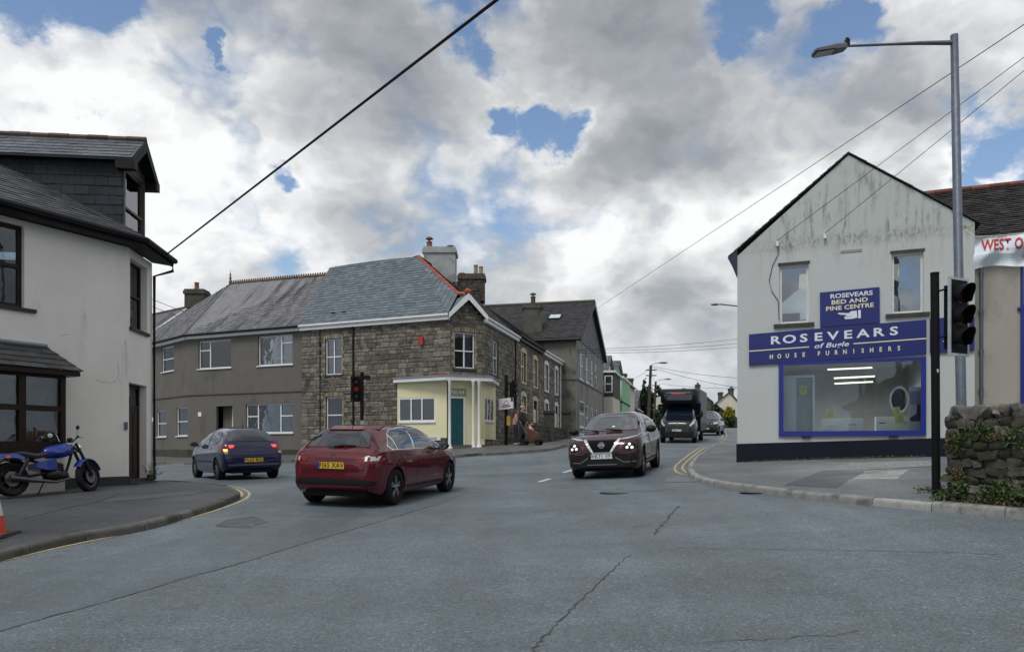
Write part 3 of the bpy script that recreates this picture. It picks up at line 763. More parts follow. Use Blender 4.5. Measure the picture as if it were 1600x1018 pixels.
nearslope = [dr(ru0, zl, ov+.06)+nin*(DL+.2), dr(ru0, zl, ov+.06), dr(um, zap, ov+.06), dr(um, zap, ov+.06)+nin*(DL+.2)]
farslope = [dr(ru1, zl, ov+.06), dr(ru1, zl, ov+.06)+nin*(DL+.2), dr(um, zap, ov+.06)+nin*(DL+.2), dr(um, zap, ov+.06)]
rr = MB()
for sl_ in (nearslope, farslope): rr.prism(sl_, (0,0,-.05))
rro = rr.build('dormer_roof', SLATE_DK, dmo)
SLATE_BLUE = pm('blue_slate', (.075,.088,.104), .45, .25, 4, .2, 40, rnd=.25)
n_ = slates(nearslope, SLATE_BLUE, rro, sw=.27, sh=.17, th=.012, limit=80)
rg_ = MB()
for k in range(12):
    a = dr(um, zap+.02, ov+.07)+nin*(k*.4); rg_ = MB(); rg_.tube([a, a+nin*.39], .062 if k % 2 else .07, 8); rg_.build('ridge_tile', pm('brown_ridge_tile', (.085,.055,.042), .8, .3, 6, .2, rnd=.3), rro)
bb = MB()
for ua, ub in ((ru0, um), (ru1, um)):
    a, b = dr(ua, zl-.02, ov+.06), dr(ub, zap-.0, ov+.06)
    bb.prism([a, b, b-Vector((0,0,.24)), a-Vector((0,0,.20))], Wc.n*.03)
Wc.box(bb, ru0, ru0+.2, zl-.22, zl-.03, so-.1, so+ov+.1); Wc.box(bb, ru1-.2, ru1, zl-.22, zl-.03, so-.1, so+ov+.1)
bb.build('bargeboard', pm('dark_bargeboard', (.010,.009,.009), .6, .2, spec=.2), dmo)
# ------------------------------------------------------------------ grey rendered house and the stone corner house
GREY_R = pm('grey_roughcast', (.122,.116,.102), .95, .12, 1.5, .35, 70, col2=(.060,.058,.052), c2scale=.9, c2lo=.52, c2hi=.75, stretch=(1,1,.35))
MORTAR = pm('stone_mortar', (.085,.078,.066), .95, .25, 4, .4, 60)
STONE = pm('granite_stone', (.155,.140,.114), .9, .28, 7, .5, 45, rnd=.42, col2=(.075,.066,.056), c2scale=2.2, c2lo=.5, c2hi=.66)
BRICKY = pm('pale_brick', (.21,.18,.13), .9, .25, 9, .3, 60, rnd=.35)
SLATE_NEW = pm('new_blue_slate', (.118,.143,.162), .75, .16, 3, .15, 40, rnd=.2, spec=.2)
SLATE_STAIN = pm('stained_slate', (.135,.135,.145), .75, .22, 3, .3, 40, rnd=.25, col2=(.028,.027,.033), c2scale=1.15, c2lo=.5, c2hi=.66, stretch=(1.6,1.6,.35))
def streaky(name, col, dark, along):
    m = pm(name, col, .75, .22, 3, .3, 40, rnd=.25); t = NT(m.node_tree); b = t.n['Principled BSDF']; src = b.inputs['Base Color'].links[0].from_socket
    geo = t.new('ShaderNodeNewGeometry'); u = t.vmath('DOT_PRODUCT', geo.outputs['Position'], along, out=1); sep = t.new('ShaderNodeSeparateXYZ'); t.link(geo.outputs['Position'], sep.inputs[0])
    c = t.new('ShaderNodeCombineXYZ'); t.link(t.math('MULTIPLY', u, 1.9), c.inputs[0]); t.link(t.math('MULTIPLY', sep.outputs[2], .34), c.inputs[1])
    n = t.noise(c.outputs[0], 1.0, 6, .62); n2 = t.noise(geo.outputs['Position'], .45, 3, .5)
    f = t.math('MULTIPLY', t.maprange(n, .50, .63, 0, .85), t.maprange(n2, .34, .56, .25, 1))
    t.link(t.mix(f, src, (*dark, 1)), b.inputs['Base Color']); return m
SLATE_STAIN = streaky('streaked_slate', (.135,.135,.145), (.026,.025,.031), (.916,-.4,0))
SLATE_BLK = pm('black_slate', (.030,.029,.032), .7, .35, 2, .4, 30, rnd=.4, col2=(.09,.085,.07), c2scale=2.2, c2lo=.63, c2hi=.75)
TERRA = pm('terracotta', (.34,.085,.04), .8, .25, 6, .2, rnd=.2)
RUSTRIDGE = pm('brown_crest_tile', (.11,.065,.045), .85, .3, 6, .2, rnd=.3)
RENDER_G = pm('grey_chimney_render', (.30,.32,.33), .9, .15, 2, .3, 50, col2=(.20,.21,.21), c2scale=1.5)
SOOT = pm('sooty_stone', (.075,.062,.05), .95, .35, 5, .5, 40, rnd=.35, col2=(.03,.028,.026), c2scale=3)
POT = pm('clay_pot', (.26,.20,.13), .85, .25, 6, .2); POTR = pm('red_clay_pot', (.17,.07,.045), .85, .25, 6, .2)
YEL = pm('cream_yellow_paint', (.70,.67,.43), .75, .05, 1.5, .12, 50)
CREAM = pm('cream_paint', (.50,.44,.28), .8, .12, 3, .15); WPAINT = pm('white_paint', (.68,.69,.69), .7, .08, 3, .1)
TEAL = pm('teal_door_paint', (.008,.075,.085), .4, .1, 3, .02)
Zv = lambda z: Vector((0,0,z))
K1 = Vector((-2.685, 33.0, 0)); K2 = Vector((-1.32, 33.66, 0)); fdir = Vector((-.916, .4, 0)).normalized(); sdir = Vector((.243, .970, 0)).normalized()
def atpx(o, d, px):                                  # point along o+d*t that appears in column px
    k = (px-CX)/F; t = (k*o.y-o.x)/(d.x-k*d.y); return o+d*t
KS = atpx(K1, fdir, 471); KB = atpx(K1, fdir, 294.6); d2 = Vector((-.717, .697, 0)).normalized(); KL = KB+d2*9
EZ = P(704.6, 495.7, 33).z                           # eaves level
zlow = -1.5
# --- grey house: main front and the bent left part
Wg = Wall(KB, KS); Wg2 = Wall(KL, KB)
gh = thing('grey_house', 'grey roughcast house with streaked slate roof and crested ridge behind the blue car', 'house', (KB.x, KB.y, G(KB.x, KB.y)))
ezg = Wg.uz(380, 517)[1]-.12
hu1 = Wg.rect(310, 531, 361, 575); hu2 = Wg.rect(403, 523.5, 457, 570); hl1 = Wg.rect(384, 630, 457.5, 676)
hd = Wg.rect(338, 634, 364, 716); hd = (hd[0], hd[1], G(KB.x,KB.y)-.02, hd[3])
wall_mesh(Wg, 0, Wg.L, zlow, ezg, [hu1, hu2, hl1, hd], .14).build('wall', GREY_R, gh)
ha = Wg2.rect(253, 541.5, 271.5, 580); hb = Wg2.rect(245, 640.5, 260, 682); hc = Wg2.rect(276, 636, 293, 680.5)
wall_mesh(Wg2, 0, Wg2.L, zlow, ezg, [ha, hb, hc], .1).build('wall', GREY_R, gh)
bk_n = Vector((fdir.y, -fdir.x, 0)); bk_n = bk_n if bk_n.y > 0 else -bk_n      # into the house
sh = MB()
pts_ = [KL, KL+bk_n*7, KS+bk_n*7.5, KS]
for p, q in zip(pts_, pts_[1:]): sh.poly([p+Zv(zlow), q+Zv(zlow), q+Zv(ezg), p+Zv(ezg)])
sh.build('wall', GREY_R, gh)
DR = [(0,.35,CURTAIN)]
window(Wg, hu1, gh, cols=(.33,.67), trans={0:.33}, curtain=[(.02,.3,CURTAIN)])
window(Wg, hu2, gh, cols=(.67,.33), trans={1:.25}, curtain=[(.04,.45,CURTAIN), (.72,.95,CURTAIN)])
window(Wg, hl1, gh, cols=(.24,.5,.26), trans={0:.42, 2:.42}, curtain=[(.02,.98,pm('lace_curtain', (.60,.64,.62), .9, .1, 3, .2, 20, col2=(.22,.27,.26), c2scale=13, c2lo=.42, c2hi=.58))])
for h in (ha, hb, hc): window(Wg2, h, gh, sash=.5, fw=.05, inset=.06, curtain=[(.05,.95,CURTAIN)] if h is not ha else None)
# doorway
dm = MB(); u0, u1, z0, z1 = hd
um_ = u0+(u1-u0)*.62
Wg.box(dm, u0+.003, um_, z0, z1-.003, -.5, -.45); do = dm.build('porch_back', GREY_R, gh)
p = MB(); Wg.box(p, um_, um_+.07, z0, z1-.003, -.46, -.38); Wg.box(p, um_+.07, u1-.003, z1-.08, z1-.003, -.46, -.38); p.build('door_frame', WHITE_UPVC, gh)
p = MB(); Wg.box(p, um_+.07, u1-.003, z0, z1-.08, -.45, -.41); p.build('door', BLACK, gh)
# string course, plinth, plaques
p = MB(); zs = Wg.uz(380, 614.5)[1]; Wg.box(p, 0, Wg.L, zs-.025, zs+.025, .003, .03); p.build('string_course', pm('dark_string', (.045,.043,.04), .9), gh)
p = MB(); zs2 = Wg2.uz(265, 621)[1]; Wg2.box(p, 0, Wg2.L-.01, zs-.025, zs+.025, .003, .03); p.build('string_course', MATS['dark_string'], gh)
zp = Wg.uz(380, 702)[1]
for w_ in (Wg, Wg2):
    for (a, b) in (((0, hd[0]-.02), (hd[1]+.02, w_.L)) if w_ is Wg else ((0, w_.L-.02),)):
        p = MB(); w_.box(p, a, b, zlow, zp, .004, .05); p.build('plinth', pm('mossy_plinth', (.05,.047,.038), .95, .3, 3, .3, col2=(.03,.036,.02), c2scale=2), gh)
for (w_, x, y) in ((Wg, 312.5, 647), (Wg2, 239.5, 655)):
    uu, zz = w_.uz(x, y); p = MB(); w_.box(p, uu-.11, uu+.11, zz-.11, zz+.11, .003, .03); p.build('plaque', WPAINT, gh)
# roof: eave follows the bend, crested ridge
def eave(w_, u, z, o): return w_.pt(u, z, o)
rz = P(360, 443, 42.0)
ridge_l = rz; ridge_r = P(521, 430, 39.8); ridge_r.z = ridge_l.z
EA, EB, EC = Wg2.pt(0, ezg+.1, .3), KB+unit(Wg.n+Wg2.n)*.3+Zv(ezg+.1), Wg.pt(Wg.L, ezg+.1, .3)
back = [KL+bk_n*7.3+Zv(ezg+.1), KS+bk_n*7.8+Zv(ezg+.1)]
rf = MB(); rf.poly([EB, EC, ridge_r, ridge_l]); rf.poly([EA, EB, ridge_l]); rf.poly([EA, ridge_l, back[0]]); rf.poly([back[0], ridge_l, ridge_r, back[1]])
rfo = rf.build('roof', SLATE_STAIN, gh)
slates([EB, EC, ridge_r, ridge_l], SLATE_STAIN, rfo, sw=.27, sh=.2, th=.02, jitter=.015); slates([EA, EB, ridge_l], SLATE_STAIN, rfo, sw=.27, sh=.2, th=.02, jitter=.015)
L = (ridge_r-ridge_l).length; dd = (ridge_r-ridge_l).normalized(); n = int(L/.42)
for k in range(n):
    a = ridge_l+dd*(k*L/n); mb = MB(); mb.tube([a, a+dd*(L/n-.01)], .08, 6)
    for j in range(3): mb.lathe([(.045,.05),(.05,.12),(.03,.17),(.001,.19)], 6, Matrix.Translation(a+dd*((j+.5)*L/n/3)))
    mb.build('crest_tile', RUSTRIDGE, rfo)
mb = MB(); mb.lathe([(.08,-.05),(.09,.1),(.04,.2),(.07,.3),(.03,.42),(.05,.5),(.012,.62),(.001,.85)], 10, Matrix.Translation(ridge_l)); mb.build('finial', pm('lead_finial', (.05,.045,.045), .6), rfo)
hip = MB(); hip.tube([EB+Zv(.03), ridge_l], .05, 6); hip.build('hip_flashing', SLATE_STAIN, rfo)
gt = MB()
for a, b in ((EA, EB), (EB, EC)): gt.tube([a-Zv(.02), b-Zv(.02)], .06, 6)
gt.build('gutter', BLACK, gh)
for w_, L_ in ((Wg, Wg.L), (Wg2, Wg2.L)):
    p = MB(); w_.box(p, 0.01, L_-.01, ezg-.1, ezg+.07, .004, .2); p.build('fascia', WPAINT, gh)
# far-left neighbour roof with chimney
nb = thing('far_left_house', 'slate roofed house with mossy chimney seen past the white house corner', 'house', (KL.x, KL.y, G(KL.x, KL.y)))
q0, q1 = KL+d2*.3, KL+d2*14
Wn = Wall(q1, q0); wall_mesh(Wn, 0, Wn.L, zlow, ezg-.3, [], .1).build('wall', GREY_R, nb)
rl = P(300, 478, 51.); rl2 = P(120, 520, 62.); rl2.z = rl.z
ne0, ne1 = Wn.pt(0, ezg-.2, .3), Wn.pt(Wn.L, ezg-.2, .3)
p = MB(); p.poly([ne0, ne1, rl, rl2]); p.poly([ne1, rl, rl+bk_n*3-Zv(3)]); ro = p.build('roof', SLATE_STAIN, nb)
slates([ne0, ne1, rl, rl2], SLATE_STAIN, ro, sw=.3, sh=.24, th=.02)
p = MB(); p.tube([rl2, rl], .09, 6); p.build('ridge', RUSTRIDGE, nb)
p = MB(); p.prism([ne1+Zv(.04), rl+Zv(.06), rl+Zv(-.12), ne1-Zv(.14)], Wn.n*.12); p.build('verge_board', WPAINT, nb)
def chimney(name, px0, px1, ytop, ybot, Y, parent, mat, depth=.7, pots=(), cap=True, capmat=None, yaw=0.):
    a, b = P(px0, ytop, Y), P(px1, ybot, Y); w_ = b.x-a.x; cxx = (a.x+b.x)/2; M = Matrix.Translation((cxx, Y+depth/2, 0)) @ Matrix.Rotation(yaw, 4, 'Z')
    mb = MB(); mb.obox(M @ Vector((-w_/2, -depth/2, b.z)), M.to_3x3() @ Vector((w_,0,0)), M.to_3x3() @ Vector((0,depth,0)), Zv(a.z-b.z-.2))
    o = mb.build(name, mat, parent)
    if cap:
        mb = MB(); e = .07
        mb.obox(M @ Vector((-w_/2-e, -depth/2-e, a.z-.32)), M.to_3x3() @ Vector((w_+2*e,0,0)), M.to_3x3() @ Vector((0,depth+2*e,0)), Zv(.2))
        mb.obox(M @ Vector((-w_/2-.02, -depth/2-.02, a.z-.12)), M.to_3x3() @ Vector((w_+.04,0,0)), M.to_3x3() @ Vector((0,depth+.04,0)), Zv(.12))
        mb.build('chimney_cap', capmat or mat, o)
    for (px, top, bot, r, mt, hat) in pots:
        t, bo_ = P(px, top, Y+depth/2), P(px, bot, Y+depth/2); h_ = t.z-bo_.z
        mb = MB(); mb.lathe([(r*1.1,0),(r*1.1,.05),(r*.85,.1),(r*.8,h_*.85),(r*.95,h_*.9),(r*.95,h_),(r*.6,h_),(r*.6,h_-.1)], 12, Matrix.Translation((t.x, t.y, bo_.z-.02)))
        if hat: mb.lathe([(r*.3,h_),(r*.3,h_+.12),(r*1.2,h_+.13),(r*.9,h_+.22),(.001,h_+.27)], 12, Matrix.Translation((t.x, t.y, bo_.z)))
        mb.build('chimney_pot', mt, o)
    return o
chimney('chimney', 288, 318, 451, 480, 49.5, nb, pm('mossy_chimney', (.060,.056,.046), .95, .3, 3, .4, 40, col2=(.03,.035,.02), c2scale=2), 1.0, [(307.5,441,452,.17,POTR,False)])

# --- stone corner house
Ws = Wall(KS, K1); Wch = Wall(K1, K2); KE = atpx(K2, sdir, 806.5); Wsd = Wall(K2, KE)
st = thing('stone_corner_house', 'granite corner house with new blue slate roof, orange hip tiles and small gable', 'house', (K1.x, K1.y, G(K1.x, K1.y)))
ES = EZ
s1 = Ws.rect(508.5, 529, 534, 585); s2 = Ws.rect(509.5, 619.5, 535, 676.5)
wn3 = Wch.rect(709.5, 519, 741.5, 575)
sw1 = Wsd.rect(770, 532, 778, 586)
# porch volume: canted yellow bay across the corner
PW0 = Ws.uz(622, 650)[0]
wall_mesh(Ws, 0, Ws.L, zlow, ES, [s1, s2], .14).build('wall', MORTAR, st)
gabz = Wch.uz(728, 466)[1]
wall_mesh(Wch, 0, Wch.L, zlow, ES, [wn3], .12, gable=[(0,ES),(Wch.L,ES),(Wch.L/2, gabz)]).build('wall', MORTAR, st)
wall_mesh(Wsd, 0, Wsd.L, zlow, ES, [sw1], .12).build('wall', MORTAR, st)
sh = MB(); b1, b2 = KS+bk_n*7.5, KE+Vector((-sdir.y, sdir.x, 0))*6
for p_, q_ in ((KS, b1), (b1, b2), (b2, KE)): sh.poly([p_+Zv(zlow), q_+Zv(zlow), q_+Zv(ES), p_+Zv(ES)])
sh.build('wall', MORTAR, st)
ext = lambda h, e=.12: (h[0]-e, h[1]+e, h[2]-.07, h[3]+.18)
zgs = -.4
used = stones(Ws, 0.02, Ws.L-.01, zgs, ES-.08, [ext(s1), ext(s2), (PW0, Ws.L, zgs, Ws.uz(622,598)[1])], STONE, st, limit=215, seed=4, hr=(.13,.26), wr=(.17,.46))
used += stones(Wch, 0.01, Wch.L-.01, Wch.uz(728,600)[1], gabz-.1, [ext(wn3,.1)], STONE, st, limit=45, seed=5, hr=(.13,.25), wr=(.17,.42), topfn=lambda u: ES+.02 if False else (gabz-.05)-abs(u-Wch.L/2)*((gabz-ES)/(Wch.L/2)) if True else 0)
stones(Wsd, 0.01, Wsd.L-.01, zgs, ES-.08, [ext(sw1,.1)], STONE, st, limit=35, seed=6, hr=(.14,.26), wr=(.2,.5))
# brick surrounds with cambered heads
def surround(w_, h, parent, mat, wd=.12, n=9, arch=True):
    u0, u1, z0, z1 = h
    for k in range(n):
        za, zb_ = z0+(z1-z0)*k/n, z0+(z1-z0)*(k+1)/n; e = wd*(1.25 if k % 2 else .8)
        for a, b in ((u0-e, u0-.004), (u1+.004, u1+e)):
            mb = MB(); w_.box(mb, a, b, za+.006, zb_-.006, .0, .032); mb.build('brick', mat, parent)
    m = max(5, int((u1-u0+.2)/.11))
    for k in range(m):
        f0, f1 = (k+.06)/m, (k+.94)/m; x0, x1 = u0-.1+(u1-u0+.2)*f0, u0-.1+(u1-u0+.2)*f1
        c0, c1 = .06*math.sin(math.pi*f0), .06*math.sin(math.pi*f1)
        mb = MB(); mb.prism([w_.pt(x0, z1+.003+c0*.3, 0), w_.pt(x1, z1+.003+c1*.3, 0), w_.pt(x1, z1+.16+c1, 0), w_.pt(x0, z1+.16+c0, 0)], w_.n*.034); mb.build('brick', mat, parent)
for h in (s1, s2): surround(Ws, h, st, BRICKY)
surround(Wch, wn3, st, BRICKY, .1)
DSILL = pm('slate_sill', (.03,.03,.032), .7)
window(Ws, s1, st, cols=(1,1), sash=.5, fw=.05, inset=.07, sillmat=DSILL, sill=.09, curtain=[(.05,.95,pm('blue_blind', (.25,.33,.40), .8, .1))])
window(Ws, s2, st, sash=.5, fw=.055, inset=.07, sillmat=DSILL, sill=.05)
window(Wch, wn3, st, cols=(1,1), sash=.52, fw=.05, inset=.06, sillmat=DSILL, sill=.1, curtain=[(.55,.95,CURTAIN)])
window(Wsd, sw1, st, sash=.5, fw=.06, inset=.06, sillmat=DSILL, sill=.09)
# roof of the corner house
ovh = .22
eA = Ws.pt(-.0, ES+.12, ovh); eB = K1+Ws.n*ovh+Zv(ES+.12); eC = K2+Wsd.n*ovh+Zv(ES+.12); eD = KE+Wsd.n*ovh+Zv(ES+.12)
R1 = ridge_r.copy(); R1b = P(613, 421.5, 38.5); R1b.z = ridge_r.z+.1; AP = P(654, 402.5, 37.4)
gr_ = (eB+eC)/2; gapex = Vector((gr_.x, gr_.y, gabz+.18))
hipfoot = P(716, 459.5, 34.6)
rf = MB(); rf.poly([eA, eB, hipfoot, AP, R1b, R1])
SP = AP+sdir*6.9
rf.poly([eC, eD, SP, AP, hipfoot])
rf.poly([AP, SP, b2+Zv(ES+.1), b1+Zv(ES+.1), R1, R1b])
rso = rf.build('roof', SLATE_NEW, st, recalc=False)
# flat-enough front slope: slate two planes
def plane_fix(pts):      # project onto the plane of the first three
    n = (pts[1]-pts[0]).cross(pts[2]-pts[0]).normalized(); return [p-n*(p-pts[0]).dot(n) for p in pts]
fs = [eA, eB, hipfoot, AP, R1b, R1]
nfs = (eB-eA).cross(AP-eA).normalized()
lift = .03*(nfs if nfs.z > 0 else -nfs)
slates([eA+lift, eB+lift, AP+lift, R1b+lift, R1+lift], SLATE_NEW, rso, sw=.3, sh=.21, th=.022, jitter=.002)
slates([eB+lift, hipfoot+lift, AP+lift], SLATE_NEW, rso, sw=.3, sh=.21, th=.022, jitter=.002)
nss = (eD-eC).cross(AP-eC).normalized(); nss = nss if nss.z > 0 else -nss
slates([eC+nss*.03, eD+nss*.03, SP+nss*.03, AP+nss*.03], SLATE_BLK, rso, sw=.27, sh=.2, th=.012)
# small gable roof over the cant
gm_ = MB(); inn = -Wch.n; gl = 2.6
for e_ in (Wch.pt(-.12, ES+.05, .22), Wch.pt(Wch.L+.12, ES+.05, .22)):
    a, b = e_, Wch.pt(Wch.L/2, gabz+.14, .22); gm_.prism([a, b, b+inn*gl, a+inn*(gl*.35)], Zv(.05))
gmo = gm_.build('gable_roof', SLATE_NEW, st)
bb = MB()
for e_ in (Wch.pt(-.16, ES-.06, .235), Wch.pt(Wch.L+.16, ES-.06, .235)):
    b = Wch.pt(Wch.L/2, gabz+.17, .235); bb.prism([e_, e_+Zv(.22), b+Zv(.04), b-Zv(.26)], Wch.n*.035)
bb.build('bargeboard', WPAINT, st)
p = MB(); p.ball(Wch.pt(Wch.L/2, gabz+.28, .15), .16, .2, .13); p.build('gable_cap_tile', TERRA, st)
def tiles_along(a, b, mat, parent, r=.085, step=.32, name='hip_tile'):
    L = (b-a).length; n = max(1, int(L/step)); d = (b-a)/n
    for k in range(n):
        mb = MB(); mb.tube([a+d*k+Zv(.02), a+d*(k+1.08)], [r*1.05, r*.92], 8); mb.build(name, mat, parent)
tiles_along(hipfoot+lift, AP+lift, TERRA, rso)
tiles_along(hipfoot+lift, gapex+inn*.1, TERRA, rso, .08)
p = MB(); p.tube([R1+Zv(.05), R1b+Zv(.05), AP+Zv(.05)], .09, 8); p.build('ridge', pm('dark_ridge', (.05,.042,.04), .8), rso)
p = MB(); p.tube([AP+Zv(.05), SP+Zv(.05)], .09, 8); p.build('ridge', MATS['dark_ridge'], rso)
for px, py in ((515, 489), (532, 488)):
    k = Ws.uz(px, 500)[0]/Ws.L; t_ = .14; base = eA.lerp(eB, k); q = base+(R1-eA)*t_+lift
    p = MB(); p.obox(q, (eB-eA).normalized()*.24, Vector((0,0,.09)), nfs*.06); p.build('roof_vent', BLACK, rso)
# roof-lights on the street slope
for f0 in (.30, .5):
    a = (eC+(eD-eC)*.1).lerp(AP, f0)+nss*.06; uu = (eD-eC).normalized(); vv = nss.cross(uu); vv = vv if vv.z > 0 else -vv
    p = MB(); p.obox(a, uu*.9, vv*1.1, nss*.05); ro_ = p.build('roof_light', BLACK, rso); p = MB(); p.obox(a+uu*.07+vv*.07+nss*.052, uu*.76, vv*.96, nss*.004); p.build('pane', GLASS, ro_)
# fascia boards, gutters, downpipes
for w_, L_, e_ in ((Ws, Ws.L, 0), (Wsd, Wsd.L, .1)):
    p = MB(); w_.box(p, e_+.02, L_-.02, ES-.1, ES+.07, .003, .19); p.build('fascia', WPAINT, st)
p = MB(); p.tube([eA-Zv(.02), eB-Zv(.02)], .06, 8); p.build('gutter', WPAINT, st)
p = MB(); p.tube([eC-Zv(.02), eD-Zv(.02)], .06, 8); p.build('gutter', WPAINT, st)
downpipe(Ws, 553, 506, 712, st, r=.045); downpipe(Ws, 501, 513, 712, st, r=.018, name='cable_pipe'); downpipe(Wsd, 804, 527, 690, st, r=.04)
p = MB(); uu, zz = Ws.uz(660, 532); Ws.box(p, uu-.09, uu+.09, zz-.2, zz+.18, .04, .14); p.build('alarm_box', pm('red_plastic', (.42,.02,.015), .45, .05), st)
p = MB(); uu, zz = Ws.uz(685, 586); 
for k in range(6):
    p = MB(); Ws.box(p, uu-.42+k*.14, uu-.29+k*.14, zz-.09+(k%2)*.01, zz+.08, .03, .055); p.build('brick', pm('red_brick', (.20,.055,.03), .9, .3, 9, .3, rnd=.3), st)
# --- yellow canted shopfront on the corner
zpt = Ws.uz(622, 598)[1]; zpb = Ws.uz(640, 684)[1]; gpz = G(K1.x, K1.y)+.1
PWa = Ws.pt(PW0, 0, .08); 
Pw = Wall(Ws.pt(PW0,0,.06), Ws.pt(Ws.L+.12,0,.06))
hy = Pw.rect(623, 621, 680, 658); 
wall_mesh(Pw, 0, Pw.uz(698,650)[0], zpb, zpt, [hy], .05).build('yellow_wall', YEL, st)
p = MB(); ux = Pw.uz(698,650)[0]; p.poly([Pw.pt(ux,zpb,0), Pw.pt(ux,zpt,0), Pw.pt(ux,zpt,-.9), Pw.pt(ux,zpb,-.9)]); p.build('yellow_wall', YEL, st)
window(Pw, hy, st, cols=(1.05,1,1.1), fw=.06, inset=.01, sill=.07, sillext=.03, curtain=[(.05,.3,pm('green_curtain', (.28,.36,.32), .9, .2, 8)), (.82,.97,MATS['green_curtain'])])
Py = Wall(K2+Wsd.n*.06-sdir*.1, KE+Wsd.n*.06)
hy2 = Py.rect(756.5, 621, 771.5, 657.5); ux2 = Py.uz(774.5, 640)[0]; ux1 = Py.uz(751, 640)[0]
wall_mesh(Py, ux1, ux2, zpb-.05, zpt, [hy2], .05).build('yellow_wall', YEL, st)
window(Py, hy2, st, cols=(1,1,1), fw=.06, inset=.01, sill=.07, sillext=.03)
# recessed door wall
Pd = Wall(Wch.pt(-.25,0,-.32), Wch.pt(Wch.L+.2,0,-.32))
hdr = Pd.rect(704, 622, 723.5, 690); hdr = (hdr[0], hdr[1], gpz+.15, hdr[3])
# the stone wall of the cant is cut by the porch: facing wall stands just proud of it
Pd = Wall(Wch.pt(-.1,0,.05), Wch.pt(Wch.L+.1,0,.05)); hdr = Pd.rect(704, 622, 724, 690); hdr = (hdr[0], hdr[1], gpz+.15, hdr[3])
wall_mesh(Pd, 0, Pd.L, zpb-.3, zpt, [hdr], .04).build('porch_wall', YEL, st)
p = MB(); Pd.box(p, hdr[0]+.002, hdr[1]-.002, hdr[2], hdr[3]-.002, -.035, -.005); do = p.build('door', TEAL, st); do['label'] = 'teal panelled front door'
w_d = hdr[1]-hdr[0]
for (a, b, c, d) in ((.12,.45,.1,.42), (.55,.88,.1,.42), (.12,.45,.5,.92), (.55,.88,.5,.92)):
    p = MB(); hh = hdr[3]-hdr[2]; Pd.box(p, hdr[0]+w_d*a, hdr[0]+w_d*b, hdr[2]+hh*c, hdr[2]+hh*d, -.004, .006); p.build('door_panel', TEAL, do)
p = MB()
for a, b in ((hdr[0]-.08, hdr[0]-.002), (hdr[1]+.002, hdr[1]+.08)): Pd.box(p, a, b, hdr[2], hdr[3]+.08, .002, .03)
Pd.box(p, hdr[0]-.002, hdr[1]+.002, hdr[3]+.002, hdr[3]+.08, .002, .03); p.build('door_frame', WPAINT, st)
sg = Pd.rect(703, 606.5, 728, 618.5); p = MB(); Pd.box(p, *sg, .004, .03); so_ = p.build('house_number_sign', pm('sage_green', (.28,.29,.19), .6, .05), st)
cz_ = (sg[2]+sg[3])/2
lettering('lettering', 'No 64', so_, Pd.pt((sg[0]+sg[1])/2-.02, cz_, .031), Pd.d, (0,0,1), .17, WPAINT, bold=.01)
# porch roof slab with white fascia
slab = [Pw.pt(-.12, zpt, -.06), Pw.pt(-.12, zpt, .14), Pw.pt(Pw.uz(704,600)[0]+.0, zpt, .5), Py.pt(Py.uz(752,600)[0], zpt, .5), Py.pt(ux2+.1, zpt, .14), Py.pt(ux2+.1, zpt, -.06), K2+Wch.n*-.1+Zv(zpt), K1+Wch.n*-.1+Zv(zpt)]
slab[1] = Pw.pt(-.12, zpt, .16)
p = MB(); p.prism(slab, Zv(.17)); p.build('porch_fascia', WPAINT, st)
p = MB(); cen = sum(slab, Vector())/len(slab); p.prism([cen+(q-cen)*1.03+Zv(.175) for q in slab], Zv(.05)); p.build('porch_lead_roof', pm('lead_sheet', (.20,.23,.25), .5, .2), st)
for px, Yq in ((702.5, 32.35), (739.5, 32.9), (748.5, 32.75)):
    q = P(px, 650, Yq); zq = G(q.x, q.y)+.1; mb = MB()
    mb.lathe([(.13,0),(.13,.06),(.08,.1),(.075,.2),(.06,.24),(.058,zpt-zq-.2),(.07,zpt-zq-.18),(.06,zpt-zq-.1),(.09,zpt-zq-.04),(.09,zpt-zq)], 12, Matrix.Translation((q.x, q.y, zq))); mb.build('porch_column', WPAINT, st, smooth=40)
p = MB(); q = P(725, 690, 32.9); p.prism([Pd.pt(hdr[0]-.35, gpz-.2, .01), Pd.pt(hdr[0]-.35, gpz-.2, .55), Pd.pt(Pd.L-.1, gpz-.2, .55), Pd.pt(Pd.L-.1, gpz-.2, .01)], Zv(.34)); p.build('doorstep', pm('step_stone', (.10,.095,.085), .9, .2), st)
stones(Pw, .02, Pw.uz(697,690)[0], gpz-.3, zpb, [], STONE, st, limit=0, seed=8, proud=(.0,.02)) 
# street name plate
u_, z_ = Pw.uz(676, 684.5); p = MB(); Pw.box(p, u_-.55, u_+.42, z_-.08, z_+.08, .03, .045); sn = p.build('street_name_plate', WPAINT, st)
lettering('lettering', 'KE ROAD', sn, Pw.pt(u_-.02, z_, .046), Pw.d, (0,0,1), .1, BLACK, sx=.9, bold=.01)
# chimneys of the corner house
chimney('chimney', 662, 711, 385, 440, 39., st, RENDER_G, 1.2, [(671,377.5,387,.17,POTR,True),(704,383.5,387,.2,pm('pot_dark',(.05,.05,.055),.7),False)])
ch2 = chimney('chimney', 716, 757, 427, 470, 43.5, st, SOOT, 1.0, [(743.5,413.5,430,.14,POT,False),(751.5,416,430,.14,POT,False),(722,426,429,.17,POTR,False)])
Wck = Wall((P(716,440,43.5).x, 43.5), (P(757,440,43.5).x, 43.5))
stones(Wck, 0, Wck.L, P(716,470,43.5).z, P(716,433,43.5).z, [], SOOT, ch2, hr=(.08,.13), wr=(.15,.34), limit=0, seed=9, name='brick')
